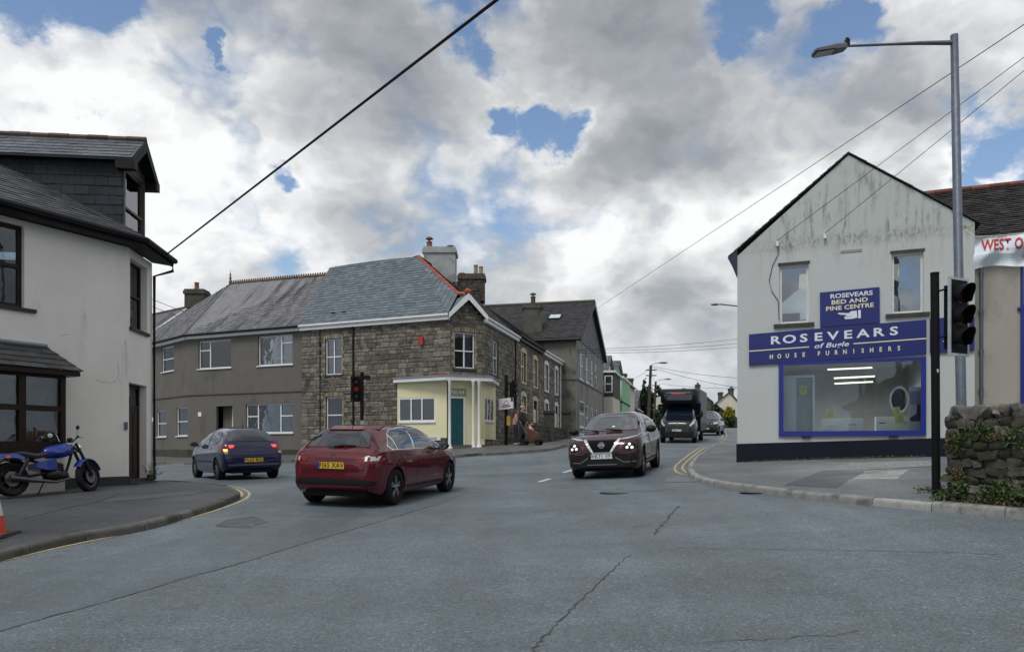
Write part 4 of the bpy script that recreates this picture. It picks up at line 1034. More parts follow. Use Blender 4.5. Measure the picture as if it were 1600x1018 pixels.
# ------------------------------------------------------------------ terrace beyond the corner house
TST = pm('terrace_stone', (.125,.108,.082), .95, .3, 5, .5, 25, col2=(.055,.047,.04), c2scale=3.2, c2lo=.45, c2hi=.6)
TE = atpx(K2, sdir, 876.5); TM = atpx(K2, sdir, 846)
into = Vector((-sdir.y, sdir.x, 0)); RIN = (AP-K2).dot(into)
def terrace_house(A, B, label, cols, zrow, surr, gl, seed, chim=None):
    w = Wall(A, B); t = thing('terrace_house', label, 'house', (A.x, A.y, G(A.x, A.y)), 'stone terrace houses beyond the corner')
    ez = EZ+.12; hs = []
    for px0, px1, ya0, ya1, yb0, yb1, dr in cols:
        hu = w.rect(px0, ya0, px1, ya1); hl = w.rect(px0, yb0, px1, yb1); hs.append((hu, hl, dr))
    allh = [h for a, b, _ in hs for h in (a, b)]
    wall_mesh(w, 0, w.L, -.5, ez, allh, .12).build('wall', MORTAR, t)
    ext2 = [(h[0]-.2, h[1]+.2, h[2]-.1, h[3]+.3) for h in allh]
    stones(w, 0, w.L, 0, ez-.05, ext2, STONE, t, hr=(.18,.3), wr=(.3,.6), limit=0, seed=seed)
    for (hu, hl, dr) in hs:
        for k, h in enumerate((hu, hl)):
            # toothed painted surround, rounded head
            u0, u1, z0, z1 = h; mb = MB(); n = 7
            for i in range(n):
                e_ = .2 if i % 2 else .13
                za, zb_ = z0+(z1-z0)*i/n, z0+(z1-z0)*(i+1)/n
                w.box(mb, u0-e_, u0-.002, za, zb_, .002, .045); w.box(mb, u1+.002, u1+e_, za, zb_, .002, .045)
            m = 8; um = (u0+u1)/2; hw_ = (u1-u0)/2+.2
            ring = [w.pt(um-hw_*math.cos(math.pi*i/m), z1+.28*math.sin(math.pi*i/m)+.004, .003) for i in range(m+1)]
            mb.prism(ring, w.n*.043); mb.build('window_surround', surr, t)
            if k and dr:
                p = MB(); w.box(p, u0+.004, u1-.004, z0, z1-.5, -.1, -.05); d_ = p.build('door', WHITE_UPVC, t)
                p = MB(); w.box(p, u0+.004, u1-.004, z1-.48, z1-.004, -.09, -.07); p.build('fanlight', GLASS, d_)
            else: window(w, h, t, sash=.45, fw=.07, inset=.08, sill=.1, sillmat=surr, sillext=.12)
    e0, e1 = w.pt(-.0, ez+.12, .25), w.pt(w.L, ez+.12, .25); r0, r1 = A+into*RIN+Zv(AP.z-.25), B+into*RIN+Zv(AP.z-.25)
    p = MB(); p.poly([e0, e1, r1, r0]); p.poly([r0, r1, B+into*RIN*2+Zv(ez), A+into*RIN*2+Zv(ez)]); ro = p.build('roof', SLATE_BLK, t)
    slates([e0, e1, r1, r0], SLATE_BLK, ro, sw=.3, sh=.22, th=.018, jitter=.015)
    p = MB(); w.box(p, .02, w.L-.02, ez-.1, ez+.06, .004, .2); p.build('fascia', gl, t)
    p = MB(); p.tube([e0, e1], .06, 6); p.build('gutter', gl, t)
    p = MB(); bw = [A+into*RIN*2, B+into*RIN*2]
    for a, b in ((A, bw[0]), (bw[0], bw[1]), (bw[1], B)): p.poly([a+Zv(-.5), b+Zv(-.5), b+Zv(ez), a+Zv(ez)])
    p.poly([B+Zv(ez), B+into*RIN*2+Zv(ez), r1]); p.poly([A+Zv(ez), A+into*RIN*2+Zv(ez), r0]); p.build('wall', MORTAR, t)
    return t, w
t1, w1 = terrace_house(KE, TM, 'stone terrace house with cream toothed window surrounds', [(814.5,821,551,597,619,642,False), (833,838.5,562,604,626,660,True)], 0, CREAM, BLACK, 21)
t2, w2 = terrace_house(TM, TE, 'stone terrace house with white rounded window surrounds', [(851,856,570,610,630,661,False), (867,871,577.5,615,634,670,True)], 0, WPAINT, WPAINT, 22)
downpipe(w2, 874.5, 566, 690, t2, WPAINT, .05)
# garden wall and gate piers along the terrace
GW = pm('garden_wall_stone', (.060,.056,.046), .95, .35, 4, .5, 30, col2=(.03,.036,.022), c2scale=2.5)
def garden_wall(px0, px1, y0, name, label, off):
    a, b = atpx(K2+Wsd.n*off, sdir, px0), atpx(K2+Wsd.n*off, sdir, px1); w = Wall(a, b); t = thing(name, label, 'wall', (a.x, a.y, G(a.x, a.y)))
    z = G(a.x, a.y)+.1; p = MB(); p.obox(a+Zv(z-.3), b-a, -w.n*.3, Zv(1.15)); p.build('wall_core', GW, t)
    stones(w, 0, w.L, z-.1, z+.85, [], GW, t, limit=0, seed=3, proud=(.02,.05))
    p = MB(); p.obox(a+Zv(z+.86)+w.n*.04, b-a, -w.n*.38, Zv(.08)); p.build('coping', GW, t)
    return w
wgd = garden_wall(832, 884, 0, 'garden_wall', 'low mossy stone garden wall in front of the terrace houses', 1.5)
for px in (858, 885):
    q = atpx(K2+Wsd.n*1.5, sdir, px); z = G(q.x, q.y); p = MB()
    p.box((q.x, q.y, z+.75), .5, .5, 1.7); g_ = thing('gate_pier', 'dark stone gate pier %s' % ('in the garden wall before the white-surround windows' if px == 858 else 'at the far end of the garden wall'), 'pier', (q.x, q.y, z), 'gate piers')
    p.build('shaft', GW, g_); p = MB(); p.box((q.x, q.y, z+1.68), .62, .62, .14); p.build('cap', pm('pier_cap', (.03,.03,.03), .8), g_)
# ------------------------------------------------------------------ grey gabled house
GREY2 = pm('grey_cement_render', (.215,.210,.195), .95, .15, 1.2, .3, 50, col2=(.09,.088,.08), c2scale=.8, c2lo=.48, c2hi=.7, stretch=(1.2,1.2,.25))
GREY3 = pm('grey_roughcast_side', (.160,.150,.130), .95, .18, 1.4, .4, 50, col2=(.08,.076,.066), c2scale=.9)
gA = Vector((4.42, 52.0, 0)); gB = atpx(gA, sdir, 942.5); Wq = Wall(gA, gB)
ggz = Wq.uz(905, 531)[1]; gap = Wq.uz(922.8, 474)[1]
gg = thing('grey_gable_house', 'grey rendered house with black roof and slate-hung gable past the terrace', 'house', (gA.x, gA.y, G(gA.x, gA.y)))
hq = []
for i, (a, b) in enumerate(((906.5,911), (915.5,919.5), (923.5,926.8), (930,933.2))):
    y0 = (552,559,564.5,570)[i]; y1 = (593,597,603,607.5)[i]; hq.append(Wq.rect(a, y0, b, y1))
    yb0 = (626,633,637,640)[i]; yb1 = (667,672,672,672)[i]; hq.append(Wq.rect(a if i else 905.5, yb0, b if i else 914, yb1))
umid = Wq.uz(922.8, 500)[0]
wall_mesh(Wq, 0, Wq.L, .3, ggz, hq, .12, gable=[(0,ggz),(Wq.L,ggz),(umid,gap)]).build('wall', GREY2, gg)
sd_in = Vector((-.97, .243, 0)).normalized()
Wq2 = Wall(gA+sd_in*9, gA); wall_mesh(Wq2, 0, Wq2.L, .3, ggz, [], .1).build('wall', GREY3, gg)
p = MB(); b_ = [gA+sd_in*9, gB+sd_in*9]
for a, b in ((b_[0], b_[1]), (b_[1], gB)): p.poly([a+Zv(.3), b+Zv(.3), b+Zv(ggz), a+Zv(ggz)])
p.poly([b_[0]+Zv(ggz), b_[1]+Zv(ggz), b_[0].lerp(b_[1], umid/Wq.L)+Zv(gap)])
p.build('wall', GREY3, gg)
for i, h in enumerate(hq): window(Wq, h, gg, sash=.5, fw=.09, inset=.03, sill=.1, curtain=[(.1,.9,CURTAIN)] if i % 3 else None)
slates([Wq.pt(0.1,ggz,.03), Wq.pt(Wq.L-.1,ggz,.03), Wq.pt(umid,gap-.1,.03)], pm('gable_slate', (.06,.066,.078), .6, .2, 3, .2, rnd=.3), gg, sw=.4, sh=.28, th=.02)
zc2 = Wq.uz(905, 596)[1]-.0; p = MB(); zst = Wq.uz(902, 592)[1]; Wq.box(p, 0, Wq.L, zst-.06, zst+.06, .003, .07); p.build('string_course', GREY3, gg); p = MB(); Wq2.box(p, 0, Wq2.L, zst-.06, zst+.06, .003, .06); p.build('string_course', GREY3, gg)
er = .35
rp = [Wq.pt(-.3, ggz-.12, er), Wq.pt(umid, gap+.05, er), Wq.pt(Wq.L+.3, ggz-.12, er)]
p = MB(); bkv = sd_in*9.5
p.prism([rp[0], rp[1], rp[1]+bkv, rp[0]+bkv], Zv(.08)); p.prism([rp[1], rp[2], rp[2]+bkv, rp[1]+bkv], Zv(.08)); ro = p.build('roof', SLATE_BLK, gg)
slates([rp[0]+bkv+Zv(.09), rp[0]+Zv(.09), rp[1]+Zv(.09), rp[1]+bkv+Zv(.09)], SLATE_BLK, ro, sw=.35, sh=.25, th=.03, jitter=.03)
p = MB(); p.tube([rp[1]+Zv(.14), rp[1]+bkv+Zv(.14)], .12, 6); p.build('ridge', pm('mossy_ridge', (.10,.085,.06), .9, .3, 4), ro)
p = MB(); p.prism([rp[0]-Zv(.15), rp[0]+Zv(.1), rp[1]+Zv(.1), rp[1]-Zv(.22)], Wq.n*.05); p.build('bargeboard', BLACK, gg)
p = MB(); p.prism([rp[2]-Zv(.15), rp[2]+Zv(.1), rp[1]+Zv(.1), rp[1]-Zv(.22)], Wq.n*.05); p.build('bargeboard', WPAINT, gg)
p = MB(); p.tube([rp[0]-Zv(.05), rp[0]+bkv-Zv(.05)], .1, 6); p.build('gutter', BLACK, gg)
q = (rp[0]+rp[1])/2+bkv*.32; uu = (rp[1]-rp[0]).normalized(); nn_ = uu.cross(sd_in); nn_ = nn_ if nn_.z > 0 else -nn_
p = MB(); p.obox(q+nn_*.1, sd_in*-1.0, uu*1.0, nn_*.08); rl_ = p.build('roof_light', BLACK, ro); p = MB(); p.obox(q+nn_*.185-sd_in*.1+uu*.1, sd_in*-.8, uu*.8, nn_*.01); p.build('pane', pm('bright_rooflight', (.45,.55,.58), .1, .1), rl_)
chimney('chimney', 818, 847, 474, 542, 53.5, gg, pm('grey_stack', (.085,.08,.072), .95, .3, 2, .4, 40, col2=(.04,.04,.03), c2scale=1.2), 1.2, [(833,463,476,.2,pm('moss_pot',(.06,.055,.035),.9),True)])
# ------------------------------------------------------------------ houses further along, left side
def row_house(name, label, px0, px1, Y, ytop, mat, wins, roofmat, roof='slope', yr=None, seed=0, dbl=None, off=0., group='painted houses further along the street'):
    A = Vector(((px0-CX)/F*Y, Y, 0)); B = atpx(A, sdir, px1); w = Wall(A, B); z0 = G(A.x, A.y)-.4; zt_ = w.uz(px0, ytop)[1]
    t = thing(name, label, 'house', (A.x, A.y, G(A.x, A.y)), group)
    hs = [w.rect(r[0], r[2], r[1], r[3]) for r in wins]
    wall_mesh(w, 0, w.L, z0, zt_, hs, .1).build('wall', mat, t)
    D = 8.; p = MB()
    for a, b in ((A, A+into*D), (A+into*D, B+into*D), (B+into*D, B)): p.poly([a+Zv(z0), b+Zv(z0), b+Zv(zt_), a+Zv(zt_)])
    p.build('wall', mat, t)
    for h in hs: window(w, h, t, sash=.5, fw=.1, inset=.03, sill=.1)
    zr = w.uz(px0, yr)[1] if yr else zt_+2.6
    if roof == 'slope':
        e0, e1, r0, r1 = w.pt(-.1, zt_, .3), w.pt(w.L+.1, zt_, .3), A+into*D/2+Zv(zr), B+into*D/2+Zv(zr)
        p = MB(); p.prism([e0, e1, r1, r0], Zv(.08)); p.prism([r0, r1, B+into*D+Zv(zt_), A+into*D+Zv(zt_)], Zv(.08)); ro = p.build('roof', roofmat, t)
        slates([e0+Zv(.09), e1+Zv(.09), r1+Zv(.09), r0+Zv(.09)], roofmat, ro, sw=.4, sh=.3, th=.03)
        for (P0, P1) in ((A, r0), (B, r1)):
            q = MB(); q.poly([P0+Zv(zt_), P0+into*D+Zv(zt_), P1]); q.build('gable', mat, t)
    else:                                              # gable to the street
        um_ = w.L/2; D2 = 9.
        q = MB(); q.poly([w.pt(0, zt_), w.pt(w.L, zt_), w.pt(um_, zr)]); q.build('gable', mat, t)
        a, b, c = w.pt(-.25, zt_-.15, .3), w.pt(um_, zr+.05, .3), w.pt(w.L+.25, zt_-.15, .3); bk = into*D2
        p = MB(); p.prism([a, b, b+bk, a+bk], Zv(.1)); p.prism([b, c, c+bk, b+bk], Zv(.1)); ro = p.build('roof', roofmat, t)
        slates([a+bk+Zv(.11), a+Zv(.11), b+Zv(.11), b+bk+Zv(.11)], roofmat, ro, sw=.4, sh=.3, th=.03)
    p = MB(); p.tube([w.pt(-.1, zt_-.02, .35), w.pt(w.L+.1, zt_-.02, .35)], .09, 6); p.build('gutter', WPAINT, t)
    return t, w
GREEN = pm('mint_green_paint', (.24,.43,.27), .8, .08, 1, .1); CREAMW = pm('pale_cream_wall', (.56,.53,.44), .85, .08, 1, .1); DKBAY = pm('dark_slate_hung', (.05,.046,.044), .8, .2, 3, .3)
MIDSL = pm('mid_slate', (.10,.105,.11), .7, .3, 2, .3, rnd=.4)
ra, wa_ = row_house('bay_house', 'cream house with dark slate-hung upper bay between grey and green houses', 943.5, 958, 68., 585, CREAMW, [(945,950,626,645)], MIDSL, 'gable', 551)
b0 = wa_.uz(941,600)[0]
p = MB(); zb0, zb1 = wa_.uz(944, 620)[1], wa_.uz(944, 583)[1]; wa_.box(p, -.3, wa_.L*.75, zb0, zb1, .01, .9); bo_ = p.build('bay', DKBAY, ra)
wbay = Wall(wa_.pt(-.3,0,.91), wa_.pt(-.3,0,.0)); 
wb3 = Wall(wa_.pt(-.32,0,.0), wa_.pt(-.32,0,.92)); p = MB(); hz_ = (.15,.8,zb0+.4,zb1-.3); 
p = MB(); a_ = wa_.pt(-.3,0,.12); p.obox(wa_.pt(-.32, zb0+.35, .1), wa_.n*.72, wa_.d*-.03, Zv(zb1-zb0-.6)); wf_ = p.build('bay_window', WPAINT, ra)
p = MB(); p.obox(wa_.pt(-.352, zb0+.45, .2), wa_.n*.52, wa_.d*-.01, Zv((zb1-zb0-.8)*.48)); p.build('pane', GLASS, wf_); p = MB(); p.obox(wa_.pt(-.352, zb0+.5+(zb1-zb0-.8)*.52, .2), wa_.n*.52, wa_.d*-.01, Zv((zb1-zb0-.8)*.46)); p.build('pane', GLASS, wf_)
p = MB(); wa_.box(p, -.28, wa_.L*.74, zb0-6, zb0-.01, .01, .86); p.build('lower_bay', CREAMW, ra)
p = MB(); wa_.box(p, -.5, wa_.L*.75+.2, zb1, zb1+.18, -.05, 1.1); p.build('bay_cornice', WPAINT, ra)
rb_, wb_ = row_house('green_house', 'mint green house with projecting bay and pointed green gable', 957, 973, 75., 590, GREEN, [(960.5,964,634,645)], MIDSL, 'gable', 557)
zb0, zb1 = wb_.uz(958, 627)[1], wb_.uz(958, 592)[1]
p = MB(); wb_.box(p, -.25, wb_.L*.8, zb0, zb1, .01, 1.0); p.build('bay', GREEN, rb_)
p = MB(); p.obox(wb_.pt(-.27, zb0+.3, .1), wb_.n*.8, wb_.d*-.03, Zv(zb1-zb0-.5)); wf_ = p.build('bay_window', WPAINT, rb_)
for k in range(2):
    p = MB(); p.obox(wb_.pt(-.302, zb0+.42+k*(zb1-zb0-.7)*.52, .2), wb_.n*.6, wb_.d*-.01, Zv((zb1-zb0-.7)*.45)); p.build('pane', GLASS, wf_)
p = MB(); wb_.box(p, -.24, wb_.L*.79, zb0-6, zb0-.13, .01, .96); p.build('lower_bay', GREEN, rb_)
p = MB(); wb_.box(p, -.4, wb_.L*.8+.2, zb1, zb1+.2, -.05, 1.15); p.build('bay_cornice', WPAINT, rb_)
p = MB(); wb_.box(p, -.3, wb_.L*.82, zb0-.12, zb0-.005, -.02, 1.05); p.build('bay_sill', BLACK, rb_)
rc_, wc_ = row_house('cream_house', 'pale cream house with three narrow upper windows after the green house', 973.5, 991.5, 84., 593, CREAMW, [(978,979.6,600,613),(982.5,984,603,615),(987,988.4,606,617),(978,979.6,638,646)], MIDSL, 'slope', 583)
chimney('chimney', 969, 979.5, 583, 596, 88., rc_, SOOT, 1.2); chimney('chimney', 981, 989.5, 590.5, 603, 92., rc_, SOOT, 1.2)
rd_, wd_ = row_house('slate_gable_house', 'dark slate house with steep gable at the end of the left row', 992, 1003, 100., 638, DKBAY, [], MIDSL, 'gable', 606)
p = MB(); q = P(1024, 640, 120.); p.prism([Vector((q.x-2.5, 120, 3)), Vector((q.x+4, 120, 3)), Vector((q.x+4, 120, q.z+.6)), Vector((q.x+1, 120, q.z+2.2)), Vector((q.x-2.5, 120, q.z+.6))], (0,8,0))
tb = thing('distant_bungalow', 'small pale gabled bungalow behind the utility poles', 'house', (q.x, 120, 3)); p.build('wall', CREAMW, tb)
p = MB(); p.box((q.x+.2, 119.97, q.z-.9), 1.3, .1, 1.3); p.build('window', BLACK, tb)
# ------------------------------------------------------------------ hillside on the right behind the shop
HED = pm('hedge_leaf', (.035,.065,.018), .8, .35, 3, 0, rnd=.5); HEDY = pm('gorse_leaf', (.32,.28,.03), .8, .3, 3, 0, rnd=.4); HEDD = pm('dark_leaf', (.018,.034,.012), .8, .35, 3, 0, rnd=.5)
def foliage(cs, n, mat, parent, name='crown', size=.12, seed=1, kind=None):
    """leaf faces spread through lumpy ellipsoids cs = [(centre, rx, ry, rz)]"""
    rg = random.Random(seed); mb = MB(); tot = sum(c[1]*c[2]*c[3] for c in cs)
    for c, rx, ry, rz in cs:
        c = Vector(c); m = int(n*rx*ry*rz/tot)
        clump = [(rg.gauss(0,1), rg.gauss(0,1), rg.gauss(0,1)) for _ in range(14)]; clump = [Vector(q).normalized()*rg.uniform(.55,1.) for q in clump]
        for _ in range(m):
            q = rg.choice(clump)+Vector((rg.gauss(0,.2), rg.gauss(0,.2), rg.gauss(0,.2)))
            if q.length > 1.15: q *= 1.15/q.length
            pos = c+Vector((q.x*rx, q.y*ry, q.z*rz)); s_ = size*rg.uniform(.5,1.3)
            a = Vector((rg.gauss(0,1), rg.gauss(0,1), rg.gauss(0,.6))).normalized(); b = a.cross(Vector((rg.gauss(0,1), rg.gauss(0,1), rg.gauss(0,1)))).normalized()
            mb.poly([pos-a*s_, pos+b*s_*.55, pos+a*s_, pos-b*s_*.55])
    return mb.build(name, mat, parent, recalc=False, kind=kind)
def bush(name, label, cat, px, py0, py1, Y, wpx, mat, n=900, size=.25, seed=1, trunk=True, group=None):
    b, t_ = P(px, py1, Y), P(px, py0, Y); g = min(b.z, G(b.x, Y)); h = t_.z-b.z; rx = wpx/2/F*Y
    t = thing(name, label, cat, (b.x, Y, g), group)
    foliage([((b.x, Y, b.z+h*.55), rx*.75, rx*.7, h*.48), ((b.x-rx*.45, Y, b.z+h*.4), rx*.55, rx*.6, h*.4), ((b.x+rx*.45, Y+.3, b.z+h*.42), rx*.55, rx*.6, h*.42)], n, mat, t, 'crown', size, seed)
    if trunk:
        p = MB(); p.tube([Vector((b.x, Y, g-.1)), Vector((b.x+.1, Y, b.z+h*.4)), Vector((b.x, Y, b.z+h*.75))], [h*.05, h*.035, h*.012], 6); p.build('trunk', pm('bark', (.05,.04,.03), .9), t)
    return t
bush('dark_tree', 'dark leafy tree behind the nearer utility pole', 'tree', 1011, 596, 655, 110, 20, HEDD, 1600, .35, 2)
bush('dark_tree', 'low dark tree between the second utility pole and truck', 'tree', 1029, 606, 640, 130, 18, HEDD, 900, .35, 3)
bush('roadside_bush', 'green bush at the foot of the utility poles left of the truck', 'bush', 1031, 634, 672, 62, 16, HED, 900, .22, 4)
bush('roadside_bush', 'tall dark hedge directly right of the truck on the far bend', 'bush', 1117, 634, 662, 92, 26, HEDD, 1400, .3, 5)
bush('gorse_bush', 'yellow flowering gorse bush beside the shop corner', 'bush', 1139, 637, 656, 84, 17, HEDY, 1000, .22, 6)
bush('roadside_bush', 'green bush under the yellow gorse by the shop corner', 'bush', 1143, 649, 664, 82, 18, HED, 900, .22, 7)
bush('roadside_bush', 'low pale green hedge on top of the bend wall', 'bush', 1129, 650, 660, 86, 20, HED, 700, .22, 8)
def wall_run(px0, px1, y0, y1, Y0, Y1, label):
    a, b = P(px0, y1, Y0), P(px1, y1, Y1); t = thing('roadside_wall', label, 'wall', (a.x, a.y, G(a.x, a.y)))
    p = MB(); h = P(px0, y0, Y0).z; p.prism([Vector((a.x, a.y, G(a.x,a.y)-.3)), Vector((b.x, b.y, G(b.x,b.y)-.3)), Vector((b.x, b.y, h)), Vector((a.x, a.y, h))], (0,.4,0)); p.build('wall_core', GW, t)
    w = Wall(a, b); stones(w, 0, w.L, G(a.x,a.y), h-.03, [], GW, t, limit=0, seed=12, hr=(.2,.4), wr=(.3,.8), proud=(.03,.08))
wall_run(1119, 1160, 655, 668, 86, 80, 'grey stone wall round the far bend, right of the truck')
for i, (px, Y, yt, ya, wpx, lab, mt) in enumerate(((1082, 128, 628, 608, 62, 'grey gabled stone house on the hill right of the truck roof', TST), (1136, 112, 634, 614, 46, 'pale gabled house on the hill beside the shop corner', CREAMW))):
    c = P(px, yt, Y); hw_ = wpx/2/F*Y; z0 = G(c.x, Y)-2; t = thing('hill_house', lab, 'house', (c.x, Y, z0), 'houses on the hill')
    zt_, za = c.z, P(px, ya, Y).z
    p = MB(); p.prism([Vector((c.x-hw_, Y, z0)), Vector((c.x+hw_, Y, z0)), Vector((c.x+hw_, Y, zt_-(0 if i else 0))), Vector((c.x+hw_*.15, Y, za)), Vector((c.x-hw_, Y, zt_))], (2,10,0)); p.build('wall', mt, t)
    for s_ in (-1, 1):
        e_ = Vector((c.x+s_*hw_*1.06, Y-.2, zt_-.15)); a_ = Vector((c.x+hw_*.15, Y-.2, za+.1)); p = MB(); p.prism([e_, a_, a_+Vector((2,10,0)), e_+Vector((2,10,0))], Zv(.2)); p.build('roof', MIDSL, t)
    chimney('chimney', px+wpx*.1, px+wpx*.1+6, ya-8, ya+6, Y+1, t, SOOT, 1.0, [(px+wpx*.1+2,ya-11,ya-8,.2,POTR,False)]); chimney('chimney', px-wpx*.25, px-wpx*.25+5, ya-2, ya+12, Y+2, t, SOOT, 1.0)
    for k in (-.4, .3):
        p = MB(); p.box((c.x+hw_*k, Y-.02, zt_-1.2), 1.0, .12, 1.3); p.build('window', BLACK, t)
# ------------------------------------------------------------------ shop on the right
SHOPW = pm('stained_white_render', (.55,.56,.54), .9, .06, 1.5, .3, 35, col2=(.47,.48,.46), c2scale=1.2, c2lo=.45, c2hi=.7)
def stained(name):
    m = bpy.data.materials.new(name); m.use_nodes = True; t = NT(m.node_tree); b = t.n['Principled BSDF']; pos = t.new('ShaderNodeNewGeometry').outputs['Position']
    sep = t.new('ShaderNodeSeparateXYZ'); t.link(pos, sep.inputs[0])
    st_ = t.vmath('MULTIPLY', pos, (1.,1.,.16))
    streak = t.noise(st_, 7., 6, .65); blot = t.noise(pos, 1.3, 4, .6); fine = t.noise(t.vmath('MULTIPLY', pos, (1,1,.4)), 22, 5, .7)
    # algae gathers in a band over the old tie line of the gable
    band = t.math('MULTIPLY', t.maprange(sep.outputs[2], ZTIE-.15, ZTIE+.1, 0, 1), t.maprange(sep.outputs[2], ZTIE+.1, ZTIE+1.8, 1, .35))
    below = t.maprange(sep.outputs[2], ZTIE-1.0, ZTIE-.1, 0, .35)
    amt = t.math('MULTIPLY', t.math('ADD', band, below), t.math('MULTIPLY', t.maprange(streak, .47, .64, 0, 1), t.maprange(blot, .35, .6, .15, 1)))
    amt = t.math('MULTIPLY', amt, t.maprange(fine, .3, .6, .35, 1.))
    edge = t.math('MULTIPLY', t.maprange(t.math('ABSOLUTE', t.math('SUBTRACT', sep.outputs[2], ZTIE+.12)), 0, .28, 1, 0), t.maprange(fine, .42, .6, 0, .9))
    amt = t.math('MAXIMUM', amt, t.math('MULTIPLY', edge, t.maprange(blot, .35, .55, .2, 1)))
    c = t.mix(t.math('MULTIPLY', amt, .68), (.47,.495,.49,1), (.10,.095,.065,1))
    gr = t.mix(t.maprange(sep.outputs[2], ZTIE-.2, ZTIE+.2, 0, .55), c, t.mix(1., c, (.84,.90,.86,1), 'MULTIPLY'))
    wash = t.mix(t.maprange(t.noise(pos, .9, 5, .6), .35, .7, 0, .25), gr, (.42,.43,.40,1))
    t.link(wash, b.inputs['Base Color']); b.inputs['Roughness'].default_value = .9
    bp = t.new('ShaderNodeBump'); bp.inputs['Strength'].default_value = .35; bp.inputs['Distance'].default_value = .02
    t.link(t.noise(pos, 28, 6, .65), bp.inputs['Height']); t.link(bp.outputs[0], b.inputs['Normal']); MATS[name] = m; return m
SL = Vector((5.817, 19.5, 0)); sdv = Vector((.931, -.366, 0)).normalized(); SR = atpx(SL, sdv, 1523); Wsh = Wall(SL, SR)
zeL = Wsh.uz(1152, 400)[1]; zeR = Wsh.uz(1523, 347)[1]; uap, zap_ = Wsh.uz(1326, 242); ZTIE = Wsh.uz(1300, 383)[1]
SHOPG = stained('shop_render')
shp = thing('furniture_shop', 'white gabled furniture shop with navy signs and stained upper wall', 'shop', (SL.x, SL.y, G(SL.x, SL.y)))
hA = Wsh.rect(1217.5, 413, 1263.5, 505); hB = Wsh.rect(1393, 394, 1443, 489)
# the big window follows the slight fall of the front, so it gets its own quad
hS = Wsh.rect(1220, 563, 1443, 676)
zem = min(zeL, zeR)
wall_mesh(Wsh, 0, Wsh.L, -.3, zem, [hA, hB, hS], .16, gable=[(0,zem),(Wsh.L,zem),(Wsh.L,zeR),(uap,zap_),(0,zeL)]).build('wall', SHOPG, shp)
back = Vector((.366, .931, 0)).normalized(); p = MB()
for a, b in ((SL, SL+back*11), (SL+back*11, SR+back*11), (SR+back*11, SR)): p.poly([a+Zv(-.3), b+Zv(-.3), b+Zv(zeL), a+Zv(zeL)])
p.build('wall', SHOPG, shp)
pz0, pz1 = Wsh.uz(1153, 693), Wsh.uz(1457, 684)
p = MB(); zpl = (pz0[1]+pz1[1])/2; p.prism([Wsh.pt(-.02,-.3,.004), Wsh.pt(Wsh.L+.01,-.3,.004), Wsh.pt(Wsh.L+.01,pz1[1]+.02,.004), Wsh.pt(-.02,pz0[1],.004)], Wsh.n*.035); p.build('plinth', pm('navy_plinth', (.006,.009,.018), .7, .3, 3, .2, spec=.2), shp)
# roof: verge slates and bargeless edge
ovr = .04
p = MB(); bkv = back*11.3
eL, eR, aP = Wsh.pt(-.22, zeL-.02, ovr), Wsh.pt(Wsh.L+.12, zeR-.05, ovr), Wsh.pt(uap, zap_+.04, ovr)
p.prism([eL, aP, aP+bkv, eL+bkv], Zv(.025)); p.prism([aP, eR, eR+bkv, aP+bkv], Zv(.025)); rso2 = p.build('roof', pm('verge_slate', (.045,.045,.05), .8, .3, 4, .3), shp)
slates([eL+bkv+Zv(.03), eL+Zv(.03), aP+Zv(.03), aP+bkv+Zv(.03)], MATS['verge_slate'], rso2, sw=.3, sh=.22, th=.015)
# ragged slate ends along the verge
for (a, b) in ((eL, aP), (eR, aP)):
    n = int((b-a).length/.24); d = (b-a)/n
    for k in range(n):
        q = MB(); q.obox(a+d*k+Zv(.012)+Wsh.n*random.uniform(.0,.03), d*1.04+Zv(-.012), -Wsh.n*.15, Zv(.016)); q.build('verge_slate', MATS['verge_slate'], rso2)
p = MB(); p.prism([Wsh.pt(-.24, zeL-.02, ovr), Wsh.pt(-.0, zeL+.16, ovr), Wsh.pt(-.0, zeL-.5, ovr)], -Wsh.n*.25); p.build('eave_bracket', pm('navy_board', (.012,.018,.05), .6), shp)
# upper windows
RUSTY = pm('weathered_white_frame', (.58,.59,.57), .6, .15, 5, .1)
DKS = pm('dark_wet_sill', (.05,.048,.042), .9, .3, 6, .3)
for i, h in enumerate((hA, hB)):
    f = window(Wsh, h, shp, RUSTY, fw=.06, inset=.07, sill=.09, sillmat=DKS, sillext=.13, gm=glass('shop_glass_upper', (.5,.55,.58), .2))
    p = MB(); Wsh.box(p, h[0]-.03, h[1]+.03, h[3]+.002, h[3]+.06, .003, .02); p.build('lintel_stain', DKS, f)
    p = MB(); uu = h[0]+(h[1]-h[0])*(.28 if i else .1); Wsh.box(p, uu, uu+(h[1]-h[0])*.6, h[2]+.06, h[2]+(.62 if i else .3), -.45, -.25); p.build('stored_box', pm('cardboard_pale', (.52,.46,.34), .8), f)
    p = MB(); uu = h[0]+(h[1]-h[0])*.66 if i == 0 else h[0]+.02; p.prism([Wsh.pt(uu, h[3]-.55, -.3), Wsh.pt(uu+.16, h[3]-.62, -.3), Wsh.pt(uu+.18, h[3]-.2, -.3), Wsh.pt(uu+.02, h[3]-.2, -.3)], Wsh.n*.03); p.build('lamp_glow', lampmat('warm_tube', (1.,.86,.62), 1.0), f)
